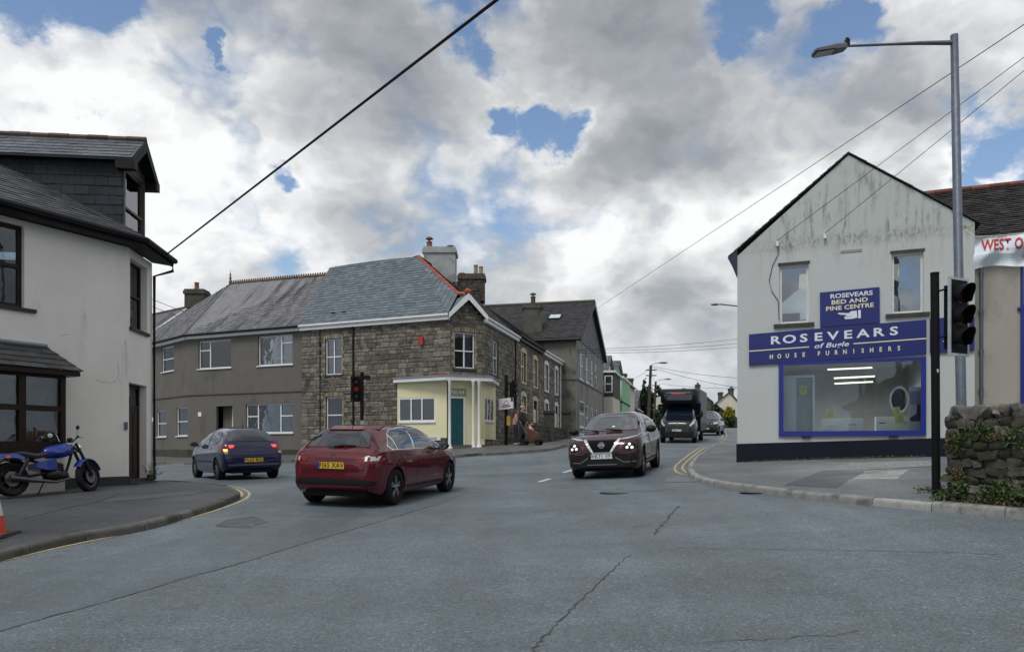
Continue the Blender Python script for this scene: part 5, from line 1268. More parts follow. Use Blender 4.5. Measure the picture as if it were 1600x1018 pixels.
# shop window: blue frame, glass, furnished showroom behind it
BLUE = pm('royal_blue_paint', (.014,.028,.21), .35, .06, 2, .02); NAVY = pm('navy_sign_panel', (.012,.020,.14), .4, .05, 2, .02); SIGNW = pm('sign_white', (.66,.71,.78), .5, .03, 2, 0); SIGNC = pm('sign_cream', (.70,.66,.46), .5, .03, 2, 0)
u0, u1, z0, z1 = hS; p = MB()
Wsh.box(p, u0-.05, u0+.06, z0-.07, z1+.02, -.02, .05); Wsh.box(p, u1-.06, u1+.05, z0-.07, z1+.02, -.02, .05); Wsh.box(p, u0+.06, u1-.06, z0-.07, z0+.05, -.02, .06); Wsh.box(p, u0+.06, u1-.06, z1-.06, z1+.02, -.02, .05)
sw_ = p.build('shop_window', BLUE, shp); sw_['label'] = 'large blue framed display window'
p = MB(); Wsh.box(p, u0+.05, u1-.05, z0+.04, z1-.05, -.012, -.002); p.build('pane', glass('shop_glass', (.86,.9,.92), .015), sw_)
for px in (1260, 1396):
    uu = Wsh.uz(px, 680)[0]; p = MB(); Wsh.box(p, uu-.1, uu+.1, z0-.125, z0-.072, .003, .05); p.build('sill_block', pm('navy_board', (.012,.018,.05), .6), sw_)
def rm(o0, o1, ua, ub, za, zb_, mb=None):
    mb = mb or MB(); Wsh.box(mb, ua, ub, za, zb_, o0, o1); return mb
room = MB(); D = 5.
a, b = u0-.3, u1+.15
room.poly([Wsh.pt(a,z0-.5,-.17), Wsh.pt(b,z0-.5,-.17), Wsh.pt(b,z0-.5,-D), Wsh.pt(a,z0-.5,-D)]); room.poly([Wsh.pt(a,z1+.25,-.17), Wsh.pt(b,z1+.25,-.17), Wsh.pt(b,z1+.25,-D), Wsh.pt(a,z1+.25,-D)])
room.poly([Wsh.pt(a,z0-.5,-D), Wsh.pt(b,z0-.5,-D), Wsh.pt(b,z1+.25,-D), Wsh.pt(a,z1+.25,-D)]); room.poly([Wsh.pt(a,z0-.5,-.17), Wsh.pt(a,z0-.5,-D), Wsh.pt(a,z1+.25,-D), Wsh.pt(a,z1+.25,-.17)]); room.poly([Wsh.pt(b,z0-.5,-.17), Wsh.pt(b,z0-.5,-D), Wsh.pt(b,z1+.25,-D), Wsh.pt(b,z1+.25,-.17)])
room.build('showroom', pm('showroom_wall', (.34,.36,.37), .9, .1), shp, recalc=False)
TUBE = lampmat('strip_light_glow', (1., .92, .74), 1.5)
for (xa, xb, y, o) in ((1293,1363,577,-1.2), (1303,1367,590.5,-2.), (1304,1364,599,-2.7)):
    Wq_ = Wall(Wsh.pt(0,0,o), Wsh.pt(Wsh.L,0,o)); ua, za = Wq_.uz(xa, y); ub, zb_ = Wq_.uz(xb, y-3)
    p = MB(); p.tube([Wq_.pt(ua, za), Wq_.pt(ub, zb_)], .021, 8); so2 = p.build('strip_light', TUBE, shp)
    la = bpy.data.lights.new('strip_lamp', 'AREA'); la.shape = 'RECTANGLE'; la.size = 1.2; la.size_y = .06; la.energy = 26; la.color = (1,.94,.82); lo = bpy.data.objects.new('strip_lamp', la); COL.objects.link(lo); lo.location = Wq_.pt((ua+ub)/2, (za+zb_)/2-.04); lo.rotation_euler = (0,0,math.atan2(Wsh.d.y, Wsh.d.x))
def inroom(px0, y0, px1, y1, o): 
    Wq_ = Wall(Wsh.pt(0,0,o), Wsh.pt(Wsh.L,0,o)); return Wq_, Wq_.rect(px0, y0, px1, y1)
FURN = pm('white_furniture', (.75,.77,.78), .5, .05, 2, .02)
for i, (x0, x1, y0, y1, o, lab) in enumerate(((1284,1349,653,677,-.35,'white low cabinet with drawers left in the shop window'), (1369,1420,650,677,-.35,'white low cabinet right in the shop window under the mirror'))):
    Wq_, r = inroom(x0, y0, x1, y1, o); t = thing('display_cabinet', lab, 'cabinet', Wq_.pt((r[0]+r[1])/2, z0-.495, -.2), 'cabinets in the shop window')
    p = MB(); Wq_.box(p, r[0], r[1], z0-.495, r[3], -.45, 0); p.build('carcass', FURN, t)
    for k in range(2):
        p = MB(); m_ = (r[0]+r[1])/2; Wq_.box(p, (r[0] if k == 0 else m_)+.02, (m_ if k == 0 else r[1])-.02, z0-.3, r[3]-.05, .002, .015); d_ = p.build('drawer_front', FURN, t); p = MB(); Wq_.box(p, m_-.3+k*.45, m_-.15+k*.45, r[3]-.17, r[3]-.15, .016, .03); p.build('handle', CHROME, d_)
Wq_, r = inroom(1221, 586, 1273, 676, -.25); t = thing('white_display_screen', 'white open display unit at the left side of the shop window', 'display', Wq_.pt((r[0]+r[1])/2, z0-.495, -.2))
p = MB(); Wq_.box(p, r[0], r[0]+.36, z0-.495, r[3], -.1, 0); p.build('side_panel', FURN, t); p = MB(); Wq_.box(p, r[1]-.05, r[1], z0-.495, r[3], -.1, 0); p.build('post', FURN, t); p = MB(); Wq_.box(p, r[0]+.36, r[1]-.05, r[3]-.06, r[3], -.1, 0); p.build('rail', FURN, t)
p = MB(); Wq_.box(p, r[0]+.36, r[1]-.05, z0-.495, r[3]-.06, -.09, -.07); p.build('back_panel', pm('grey_panel', (.36,.40,.40), .6), t)
# round mirror
Wq_, r = inroom(1390, 603, 1420, 645, -.55); c = Wq_.pt((r[0]+r[1])/2, (r[2]+r[3])/2, 0); t = thing('round_mirror', 'oval white framed mirror in the shop window', 'mirror', c)
ru, rz_ = (r[1]-r[0])/2, (r[3]-r[2])/2; p = MB(); n = 32
ring = [[], [], [], []]
for k in range(n):
    a_ = 2*math.pi*k/n
    for j, (s_, o) in enumerate(((1,0),(1,.04),(.84,.04),(.84,0))): ring[j].append(c+Wq_.d*(ru*s_*math.cos(a_))+Zv(rz_*s_*math.sin(a_))+Wq_.n*o)
for j in range(3):
    for k in range(n): p.poly([ring[j][k], ring[j][(k+1)%n], ring[j+1][(k+1)%n], ring[j+1][k]])
p.build('mirror_frame', FURN, t); p = MB(); p.poly([c+(q-c)*1.0+Wq_.n*.004 for q in ring[3]]); p.build('mirror_glass', pm('mirror_silver', (.45,.5,.5), .08, .02, 2, 0, metal=1), t)
p = MB(); Wq_.box(p, (r[0]+r[1])/2-.03, (r[0]+r[1])/2+.03, z0-.495, r[2], -.06, -.01); p.build('mirror_stand', BLACK, t)
# poster and price cards
Wq_, r = inroom(1421, 604, 1443, 672, -.12); p = MB(); Wq_.box(p, *r, -.01, 0); po = tag(p.build('display_poster', pm('poster_pale', (.50,.52,.60), .6, .04), None), 'pale poster with seated figure at the right end of the shop window', 'poster')
p = MB(); Wq_.box(p, r[0]+.01, r[1]-.01, r[3]-.42, r[3]-.1, .001, .004); p.build('poster_band', pm('poster_lilac', (.26,.28,.42), .6), po)
p = MB(); mm = (r[0]+r[1])/2
p.prism([Wq_.pt(mm-.12,r[2]+.22,.001), Wq_.pt(mm+.16,r[2]+.22,.001), Wq_.pt(mm+.14,r[2]+.36,.001), Wq_.pt(mm+.1,r[2]+.62,.001), Wq_.pt(mm+.02,r[2]+.66,.001), Wq_.pt(mm-.0,r[2]+.4,.001), Wq_.pt(mm-.14,r[2]+.3,.001)], Wq_.n*.003); p.build('poster_figure', pm('poster_dark', (.03,.03,.06), .6), po)
CARD = pm('yellow_card', (.62,.62,.22), .6, .04)
for i, (x0, x1, y0, y1, o, lab) in enumerate(((1291,1304,639,654,-.15,'yellow price card on the left white cabinet'), (1250,1261,602,617,-.2,'yellow card pinned on the white display unit'), (1397,1407,635,650,-.14,'yellow price card below the oval mirror'), (1399,1413,647,662,-.11,'yellow price card in front of the right cabinet'))):
    Wq_, r = inroom(x0, y0, x1, y1, o); p = MB(); p.prism([Wq_.pt(r[0],r[2],0), Wq_.pt(r[1],r[2]+.02,0), Wq_.pt(r[1]-.01,r[3],0), Wq_.pt(r[0]-.02,r[3]-.01,0)], Wq_.n*.006); o_ = tag(p.build('price_card', CARD, None), lab, 'price card', 'price cards in the shop window')
    for k in range(3):
        q = MB(); Wq_.box(q, r[0]+.03, r[1]-.04, r[3]-.06-k*.05, r[3]-.045-k*.05, .007, .008); q.build('print_line', pm('print_grey', (.2,.2,.1), .7), o_)
# ------------------------------------------------------------------ signs
def sign(name, quad, label, out=.05, mat=NAVY):
    pts = Wsh.quadpx(quad, .006); p = MB(); p.prism(pts, Wsh.n*out); o = tag(p.build(name, mat, None), label, 'sign'); return o, pts
def lay(pts, fu, fv):                                   # bilinear position on the sign face
    bl, br, tr, tl = pts[0], pts[1], pts[2], pts[3]; return bl.lerp(br, fu).lerp(tl.lerp(tr, fu), fv)
fs_, fp = sign('fascia_sign', [(1170.5,570.5),(1447,553),(1447,499.5),(1170.5,522.5)], 'long navy fascia sign reading ROSEVEARS of Bugle over the shop window')
rt = (fp[1]-fp[0]+fp[2]-fp[3]).normalized()
NO = Wsh.n*.052
def put(o, pts, s, fu, fv, h, mat, **k): return lettering('lettering', s, o, lay(pts, fu, fv)+NO, rt, Zv(1), h, mat, **k)
for ch, fu in zip('ROSEVEARS', np.linspace(.158, .828, 9)): put(fs_, fp, ch, float(fu), .73, .195, SIGNW, sx=1.45, bold=.025)
put(fs_, fp, 'of Bugle', .482, .455, .115, SIGNW, sx=1.4, bold=.018, shear=.25, spacing=1.05)
for fa_, fb in ((.0, .357), (.608, 1.)):
    a, b = lay(fp, fa_, .435), lay(fp, fb, .435); p = MB(); p.obox(a+NO, b-a, Zv(.025), Wsh.n*.004); p.build('sign_rule', SIGNC, fs_)
for ch, fu in list(zip('HOUSE', np.linspace(.135, .325, 5)))+list(zip('FURNISHERS', np.linspace(.413, .855, 10))): put(fs_, fp, ch, float(fu), .215, .105, SIGNC, sx=.8, bold=.03)
us_, up_ = sign('bed_centre_sign', [(1281.5,511.5),(1374.5,504),(1374,448.8),(1281,457.5)], 'square navy sign reading ROSEVEARS BED AND PINE CENTRE above the fascia')
put(us_, up_, 'ROSEVEARS', .53, .85, .105, SIGNW, sx=1.22, bold=.025); put(us_, up_, 'BED AND', .50, .675, .10, SIGNC, sx=1.3, bold=.025, spacing=1.05); put(us_, up_, 'PINE CENTRE', .5, .505, .10, SIGNC, sx=1.2, bold=.025, spacing=1.05)
hp = lay(up_, .5, .27)+NO+Wsh.n*.002; p = MB(); hs_ = lambda x, z: hp+rt*x+Zv(z)
hand = [(-.27,.06),(-.25,.085),(-.02,.055),(.04,.10),(.16,.10),(.17,-.07),(.06,-.09),(-.1,-.085),(-.12,-.03),(-.06,.015),(-.2,.035)]
p.prism([hs_(*q) for q in hand], Wsh.n*.004); p.build('pointing_hand', SIGNW, us_); p = MB(); p.prism([hs_(.19,.11), hs_(.25,.11), hs_(.25,-.09), hs_(.19,-.09)], Wsh.n*.004); p.build('hand_cuff', SIGNW, us_)
for k in range(3):
    p = MB(); p.prism([hs_(-.1+.05*k,-.02), hs_(-.05+.05*k,-.03), hs_(-.05+.05*k,-.036), hs_(-.1+.05*k,-.026)], Wsh.n*.006); p.build('finger_line', NAVY, us_)
cs_, cp = sign('carpet_sign', [(1452.5,551.5),(1522,547.5),(1522,494),(1452.5,498)], 'narrow navy sign right of the fascia behind the traffic signal')
put(cs_, cp, 'STOCKISTS', .62, .83, .055, SIGNW, sx=.8, bold=.02); put(cs_, cp, 'CARPETS', .62, .64, .10, SIGNW, sx=.85, bold=.03); put(cs_, cp, 'AND BEDS', .62, .46, .10, SIGNW, sx=.8, bold=.03); put(cs_, cp, 'TRADE', .5, .1, .05, SIGNW, bold=.02)
p = MB(); q = lay(cp, .45, .28)+NO; p.prism([q-rt*.16+Zv(.03), q-rt*.05+Zv(.06), q+rt*.12+Zv(.06), q+rt*.12-Zv(.07), q-rt*.03-Zv(.07), q-rt*.05+Zv(.0)], Wsh.n*.004); p.build('pointing_hand', SIGNW, cs_)
# old vent outline and cables on the facade
u_, z_ = Wsh.uz(1330, 392); p = MB(); Wsh.box(p, u_-.24, u_+.24, z_-.035, z_+.03, .002, .012); p.build('vent_scar', pm('vent_grey', (.27,.27,.24), .9), shp)
p = MB(); p.tube([Wsh.pt(*Wsh.uz(*q), .02) for q in ((1216,378),(1217,395),(1207,415),(1202,438),(1206,455),(1216,470),(1217.5,500))], .008, 5); p.build('facade_cable', BLACK, shp)
for x, y in ((1215,378), (1289,366)):
    u_, z_ = Wsh.uz(x, y); p = MB(); Wsh.box(p, u_-.03, u_+.03, z_-.12, z_, .002, .1); p.build('cable_bracket', WPAINT, shp)
# ------------------------------------------------------------------ neighbour building on the right
NB0 = SR+back*.6; NB1 = NB0+sdv*9; Wnb = Wall(NB0, NB1)
nbh = thing('beige_building', 'beige rendered building with dark slate roof right of the shop', 'building', (NB0.x, NB0.y, G(NB0.x, NB0.y)))
zen = Wnb.uz(1560, 392)[1]; hn1 = Wnb.rect(1594, 395, 1700, 477); hn2 = Wnb.rect(1594, 478, 1700, 640)
wall_mesh(Wnb, 0, Wnb.L, -.3, zen, [hn1], .12).build('wall', pm('beige_render', (.34,.32,.28), .9, .08, 1, .25, 50, col2=(.25,.235,.205), c2scale=.7, stretch=(1,1,.4)), nbh)
window(Wnb, hn1, nbh, BLUE, cols=(1,1), fw=.07, inset=.05, sill=.06)
p = MB(); Wnb.box(p, hn2[0], hn2[1], hn2[2], hn2[3]-.05, .003, .05); p.build('blue_shopfront', BLUE, nbh)
p = MB()
for a, b in ((NB0, NB0+back*8), (NB0+back*8, NB1+back*8), (NB1+back*8, NB1)): p.poly([a+Zv(-.3), b+Zv(-.3), b+Zv(zen), a+Zv(zen)])
p.build('wall', MATS['beige_render'], nbh)
rA = P(1440, 309, 22.5); r_d = sdv; rB = rA+r_d*10; eA_, eB_ = Wnb.pt(-.7, zen, .25), Wnb.pt(Wnb.L, zen, .25); rA = Wnb.pt(-.7,0,-3.6)+Zv(0); zrg = P(1530, 298, (Wnb.pt(1,0,-3.6)).y).z; rA.z = zrg; rB = Wnb.pt(Wnb.L,0,-3.6)+Zv(zrg)
p = MB(); p.prism([eA_, eB_, rB, rA], Zv(.05)); p.prism([rA, rB, NB1+back*8+Zv(zen), NB0+back*8-sdv*.7+Zv(zen)], Zv(.05)); nro = p.build('roof', SLATE_BLK, nbh)
slates([eA_+Zv(.055), eB_+Zv(.055), rB+Zv(.055), rA+Zv(.055)], pm('rough_black_slate', (.022,.020,.020), .8, .4, 3, .4, 30, rnd=.6, col2=(.16,.155,.15), c2scale=5, c2lo=.66, c2hi=.74), nro, sw=.24, sh=.15, th=.03, jitter=.03, limit=140)
for k in range(20):
    a = rA+sdv*(k*.45)+Zv(.08); p = MB(); p.tube([a, a+sdv*.44], .1, 8); p.build('ridge_tile', pm('red_brown_ridge', (.14,.05,.035), .85, .3, 5, .2, rnd=.3), nro)
downpipe(Wnb, 1532.5, 395, 640, nbh, GREYMETAL, .04)
p = MB(); p.tube([eA_+Zv(-.02), eB_+Zv(-.02)], .06, 8); p.build('gutter', BLACK, nbh)
# ------------------------------------------------------------------ vehicles
def pchip(pts):
    xs = np.array([p[0] for p in pts], float); ys = np.array([p[1] for p in pts], float); h = np.diff(xs); d = np.diff(ys)/h; m = np.zeros(len(xs))
    m[0], m[-1] = d[0], d[-1]
    for i in range(1, len(xs)-1):
        if d[i-1]*d[i] > 0: w1_, w2_ = 2*h[i]+h[i-1], h[i]+2*h[i-1]; m[i] = (w1_+w2_)/(w1_/d[i-1]+w2_/d[i])
    def f(x):
        x = min(max(x, xs[0]), xs[-1]); i = int(min(max(np.searchsorted(xs, x)-1, 0), len(h)-1)); t = (x-xs[i])/h[i]
        return float((2*t**3-3*t**2+1)*ys[i]+(t**3-2*t**2+t)*h[i]*m[i]+(-2*t**3+3*t**2)*ys[i+1]+(t**3-t**2)*h[i]*m[i+1])
    return f
def carpaint(name, col, rough=.22, flake=.0):
    m = pm(name, col, .5, .06, 3, 0, spec=.05, coat=1.); return m
TYRE = pm('tyre_rubber', (.013,.013,.014), .9, .2, 12, .2, 60, spec=.2); ALLOY = pm('alloy_rim', (.36,.37,.38), .3, .08, 5, 0, metal=.9); PLASTIC = pm('black_plastic', (.010,.010,.011), .55, .15, 8, .05, spec=.25)
LINER = pm('arch_liner', (.006,.006,.007), .95, .1, 5, 0); LENS = glass('lamp_lens_highlight', (.8,.82,.85), .1); REDL = pm('red_lamp', (.16,.005,.007), .2, .1, 6, 0, spec=.3, coat=.5); REDLIT = lampmat('red_lamp_lit', (1.,.10,.08), .55); AMBER = lampmat('amber_lamp_lit', (1.,.45,.12), 1.6); HEADLIT = lampmat('headlamp_lit', (1.,.97,.86), .75); SILV = pm('lamp_silver', (.42,.44,.46), .4, .3, 25, 0, metal=.3)
PLATE_Y = pm('plate_yellow', (.62,.40,.03), .5, .05); PLATE_W = pm('plate_white', (.66,.67,.68), .5, .05)
def car_body(sp):
    """lofted shell: plan width, belt, top and underside curves along x; wheel arches cut by boolean; returns mesh"""
    w, b, t, zb = (pchip(sp[k]) for k in ('w','b','t','zb')); x0, x1 = sp['t'][0][0], sp['t'][-1][0]
    xs = sorted(set([round(v, 4) for v in list(np.linspace(x0, x1, 90))+[x0+d for d in (.01,.025,.05,.08,.12)]+[x1-d for d in (.01,.025,.05,.08,.12)]]))
    SD = pchip([(0,.90),(.08,.965),(.25,.985),(.5,.99),(.74,1.0),(.80,.992),(.86,.978),(1,.952)]); GW = pchip(sp.get('gw', [(-9,1.),(9,1.)])); nexp = sp.get('n', 3.0); tum = sp.get('tumble', .52)
    mb = MB(); rows = []; NL, NU = 9, 14
    for x in xs:
        W, B, T, Z = w(x), b(x), t(x), zb(x); B = min(B, T-.012); half = [(0., Z), (W*.6, Z)]
        for k in range(NL): f = k/(NL-1); half.append((W*SD(f), Z+(B-Z)*f))
        yb = W*.952
        gh_ = max(0., min(1., (T-B-.12)/.3)); n_ = (1-gh_)*2.6+gh_*nexp
        led = .012+.035*gh_; half.append((yb-led, B+.008)); yb -= led; g_ = GW(x)
        for k in range(1, NU+1):
            th = math.pi/2*k/NU; y0 = math.cos(th)**(2/n_) if k < NU else 0.; z0 = math.sin(th)**(2/n_)
            half.append((yb*y0*(1-tum*z0*max(0, T-B-.08))*(1-(1-g_)*min(1., z0*1.2)*gh_), B+.008+(T-B-.008)*z0))
        ring = [(y, z) for y, z in half]+[(-y, z) for y, z in half[-2:0:-1]]
        rows.append([len(mb.v)+i for i in range(len(ring))]); mb.v += [Vector((x, y, z)) for y, z in ring]
    for a, c in zip(rows, rows[1:]):
        n = len(a)
        for i in range(n): mb.f.append([a[i], a[(i+1)%n], c[(i+1)%n], c[i]]); mb.m.append(0)
    mb.f.append(rows[0]); mb.f.append(rows[-1][::-1]); mb.m += [0, 0]
    me = bpy.data.meshes.new('body'); me.from_pydata([tuple(v) for v in mb.v], [], mb.f)
    bm = bmesh.new(); bm.from_mesh(me); bmesh.ops.remove_doubles(bm, verts=bm.verts, dist=1e-5); bmesh.ops.recalc_face_normals(bm, faces=bm.faces); bm.to_mesh(me); bm.free()
    me.materials.append(sp['paint']); me.materials.append(LINER)
    o = bpy.data.objects.new('tmp_body', me); COL.objects.link(o); cut = MB()
    for ax, r, wz in sp['arches']:
        for s_ in (1, -1):
            M = Matrix.Translation((ax, s_*(sp['hw']-.30), wz)) @ Matrix.Rotation(-s_*math.pi/2, 4, 'X')
            cut.lathe([(r, 0), (r, .7)], 36, M)
    cm = bpy.data.meshes.new('cut'); cm.from_pydata([tuple(v) for v in cut.v], [], cut.f); bm = bmesh.new(); bm.from_mesh(cm); bmesh.ops.recalc_face_normals(bm, faces=bm.faces); bm.to_mesh(cm); bm.free()
    cm.materials.append(LINER); co_ = bpy.data.objects.new('tmp_cut', cm); COL.objects.link(co_)
    md = o.modifiers.new('b', 'BOOLEAN'); md.object = co_; md.operation = 'DIFFERENCE'; md.solver = 'EXACT'; md.material_mode = 'TRANSFER'
    dg = bpy.context.evaluated_depsgraph_get(); dg.update(); res = bpy.data.meshes.new_from_object(o.evaluated_get(dg))
    if len(res.polygons) < 200: res = me.copy()
    bvh = BVHTree.FromPolygons([v.co for v in me.vertices], [tuple(p.vertices) for p in me.polygons])
    bpy.data.objects.remove(o); bpy.data.objects.remove(co_); bpy.data.meshes.remove(me); bpy.data.meshes.remove(cm)
    res.polygons.foreach_set('use_smooth', [True]*len(res.polygons)); res.set_sharp_from_angle(angle=R(35)); res.update(); res.name = 'body'
    return res, bvh
class Car:
    def __init__(s, name, label, sp, pos, yaw, cat='car'):
        s.sp = sp; z = G(pos[0], pos[1]); e = .5; gx_ = (G(pos[0]+e, pos[1])-G(pos[0]-e, pos[1])); gy_ = (G(pos[0], pos[1]+e)-G(pos[0], pos[1]-e))
        n = Vector((-gx_, -gy_, 1)).normalized(); f = Vector((math.cos(yaw), math.sin(yaw), 0)); f = (f-n*f.dot(n)).normalized(); l = n.cross(f)
        M = Matrix((f, l, n)).transposed(); s.o = thing(name, label, cat, (pos[0], pos[1], z), rot=M.to_euler())
        me, s.bvh = car_body(sp); s.body = link('body', me, s.o)
    def hit(s, p, axis):
        d = {'L': Vector((0,-1,0)), 'R': Vector((0,1,0)), 'B': Vector((1,0,0)), 'F': Vector((-1,0,0)), 'T': Vector((0,0,-1))}[axis]; p = Vector(p)
        o = p-d*6; h = s.bvh.ray_cast(o, d)
        if h[0] is None: h = s.bvh.find_nearest(p)
        n = h[1] if h[1].dot(d) < 0 else -h[1]
        return h[0], n
    def patch(s, name, poly, axis, mat, parent=None, off=.006, step=.07, label=None):
        """piece of trim that follows the body: poly in (x,z) for L/R, (y,z) for B/F, (x,y) for T"""
        bm = bmesh.new(); bm.faces.new([bm.verts.new((p[0], p[1], 0)) for p in poly])
        for ax in (0, 1):
            lo, hi = min(p[ax] for p in poly), max(p[ax] for p in poly); k = lo+step
            while k < hi-.005:
                bmesh.ops.bisect_plane(bm, geom=bm.verts[:]+bm.edges[:]+bm.faces[:], plane_co=(k,0,0) if ax == 0 else (0,k,0), plane_no=(1,0,0) if ax == 0 else (0,1,0), dist=1e-5); k += step
        for v in bm.verts:
            q = {'L': (v.co.x, 0, v.co.y), 'R': (v.co.x, 0, v.co.y), 'B': (0, v.co.x, v.co.y), 'F': (0, v.co.x, v.co.y), 'T': (v.co.x, v.co.y, 0)}[axis]
            h, n = s.hit(q, axis); v.co = h+n*off
        bm.normal_update(); dv = {'L': (0,1,0), 'R': (0,-1,0), 'B': (-1,0,0), 'F': (1,0,0), 'T': (0,0,1)}[axis]
        for f in bm.faces:
            if f.normal.dot(Vector(dv)) < 0: f.normal_flip()
        me = bpy.data.meshes.new(name); bm.to_mesh(me); bm.free(); me.materials.append(mat)
        me.polygons.foreach_set('use_smooth', [True]*len(me.polygons)); o = link(name, me, parent or s.o)
        if label: o['label'] = label
        return o
    def both(s, name, poly, mat, **k): return [s.patch(name, poly, a, mat, **k) for a in 'LR']
    def strip(s, name, pts, axis, wd, mat, parent=None, off=.005):
        """thin line of trim or shut-line through points on the body"""
        for a, b in zip(pts, pts[1:]):
            d = Vector((b[0]-a[0], b[1]-a[1])).normalized(); n = Vector((-d.y, d.x))*wd/2
            yield s.patch(name, [(a[0]-n.x, a[1]-n.y), (b[0]-n.x, b[1]-n.y), (b[0]+n.x, b[1]+n.y), (a[0]+n.x, a[1]+n.y)], axis, mat, parent, off, .12)
    def line(s, name, pts, axis, wd, mat, parent=None, off=.005):
        objs = list(s.strip(name, pts, axis, wd, mat, parent, off)); ob = objs[0]
        bm = bmesh.new()
        for q in objs: bm.from_mesh(q.data)
        bm.to_mesh(ob.data); bm.free()
        for q in objs[1:]: bpy.data.objects.remove(q)
        return ob
    def wheels(s, r, tw, spokes=5, rimr=None, rim=ALLOY, twin=False, steer=0.):
        rr = rimr or r*.68; first = None
        for ax, _, wz in s.sp['arches']:
            for sd_ in (1, -1):
                y = sd_*(s.sp['hw']-.025)
                M = Matrix.Translation((ax, y, r)) @ Matrix.Rotation(steer if ax > 0 else 0, 4, 'Z') @ Matrix.Rotation(-sd_*math.pi/2, 4, 'X')   # local z points outward
                mb = MB(); mb.lathe([(rr*.96,-tw*.98),(rr,-tw),(r*.93,-tw),(r,-tw*.86),(r,-tw*.14),(r*.93,0),(rr*1.03,0.004),(rr,-.012),(rr*.97,-.03)], 36, M); wo = mb.build('wheel', TYRE, s.o, smooth=40)
                mb = MB(); mb.lathe([(1e-4,-.085),(rr*.9,-.085),(rr*.96,-.02),(rr*1.0,-.006),(rr*.93,-.016),(rr*.90,-.05)], 36, M, 1)
                for k in range(spokes):
                    a = 2*math.pi*k/spokes+.3
                    for da in ((-.17, .17) if spokes <= 5 else (0,)):
                        c_, s__ = math.cos(a+da), math.sin(a+da); w_ = rr*.075; q = [(rr*.12,-w_),(rr*.95,-w_*.9),(rr*.95,w_*.9),(rr*.12,w_)]
                        c0, s0 = math.cos(a+da*.35), math.sin(a+da*.35)
                        P3 = []
                        for (rad, t_) in q:
                            cc, ss = (c0, s0) if rad < rr*.3 else (c_, s__); P3.append(M @ Vector((cc*rad-ss*t_, ss*rad+cc*t_, -.018 if rad > rr*.3 else -.006)))
                        mb.prism(P3, (M.to_3x3() @ Vector((0,0,-.03))), 0)
                mb.lathe([(rr*.2,-.05),(rr*.2,-.006),(rr*.14,0),(1e-4,0)], 16, M, 0)
                mb.build('rim', [rim, LINER], wo)
    def mirror(s, x, y, z, mat, size=(.10,.11,.075)):
        for sd_ in (1, -1):
            mb = MB(); mb.ball((x, sd_*(y+.11), z), size[0], size[1], size[2], 14, 10); mb.tube([(x+.03, sd_*(y-.03), z-.05), (x+.02, sd_*(y+.06), z-.03)], [.03,.022], 8)
            o = mb.build('mirror', mat, s.o, smooth=50); mb = MB(); mb.lathe([(.001,0),(.085,0)], 16, Matrix.Translation((x-size[0]*.93, sd_*(y+.115), z)) @ Matrix.Rotation(math.pi/2, 4, 'Y') @ Matrix.Diagonal((.7,1.,1,1))); mb.build('mirror_glass', CHROME, o)
    def plate(s, text, axis, z, mat, wd=.52, ht=.112, eu=False, tilt=0.):
        sg = -1 if axis == 'B' else 1; pts = [s.hit((0, y, zz), axis)[0] for y in (-.2, .2) for zz in (z-ht/2, z+ht/2)]
        x = min(p.x for p in pts)-.014 if axis == 'B' else max(p.x for p in pts)+.014
        mb = MB(); mb.obox((x, -wd/2, z-ht/2), (0,wd,0), (0,0,ht), (.012*-sg,0,0)); po = mb.build('number_plate', mat, s.o)
        rt_ = Vector((0,-1,0)) if axis == 'B' else Vector((0,1,0)); nrm = rt_.cross(Vector((0,0,1)))
        if eu: mb = MB(); mb.obox(Vector((x,0,z-ht/2))-rt_*(wd/2+.002)+nrm*.001, rt_*.05, (0,0,ht), nrm*.002); mb.build('plate_band', pm('plate_blue', (.01,.03,.2), .5), po)
        lettering('lettering', text, po, Vector((x, 0, z))+rt_*(.02 if eu else 0), rt_, (0,0,1), .085, pm('plate_black', (.01,.01,.01), .5), sx=.98 if not eu else .9, bold=.012, depth=.003, spacing=1.08)
        return po
    def under(s):
        mb = MB(); h = s.sp['hw']-.32; x0, x1 = s.sp['t'][0][0]+.15, s.sp['t'][-1][0]-.2; mb.box(((x0+x1)/2, 0, .27), x1-x0, 2*h, .16); mb.build('underbody', LINER, s.o)
# ---- red hatchback
RED = carpaint('dark_red_paint', (.085,.006,.012))
sp = dict(paint=RED, hw=.902, arches=[(1.31,.365,.33),(-1.31,.365,.33)], n=3.8, tumble=.40, gw=[(-2.2,.84),(-1.5,.88),(-.8,.96),(0,1.),(2,1.)],
 t=[(-2.10,.66),(-2.085,.76),(-2.05,.86),(-2.0,.935),(-1.94,.99),(-1.88,1.03),(-1.62,1.31),(-1.52,1.365),(-1.2,1.40),(-.5,1.43),(.1,1.425),(.45,1.375),(.8,1.2),(1.12,1.02),(1.3,.975),(1.75,.885),(2.0,.79),(2.1,.70),(2.15,.60)],
 b=[(-2.10,.60),(-2.05,.78),(-1.95,.90),(-1.7,.965),(-1.2,.965),(0,.93),(1.,.90),(1.5,.84),(2.,.70),(2.15,.5)],
 w=[(-2.10,.60),(-2.07,.69),(-1.98,.775),(-1.8,.84),(-1.2,.895),(0,.885),(.6,.885),(1.3,.90),(1.7,.86),(1.95,.77),(2.08,.66),(2.15,.52)],
 zb=[(-2.10,.36),(-2.0,.30),(-1.7,.22),(0,.19),(1.7,.19),(2.0,.22),(2.15,.28)])
rc = Car('red_hatchback', 'dark red five-door hatchback driving away in the middle of the junction', sp, (-2.54,15.07), R(73.6))
rc.under(); rc.wheels(.325, .205, 5)
rc.patch('rear_window', [(-.60,1.045),(.60,1.045),(.50,1.315),(-.50,1.315)], 'B', DARKGLASS, off=.008)
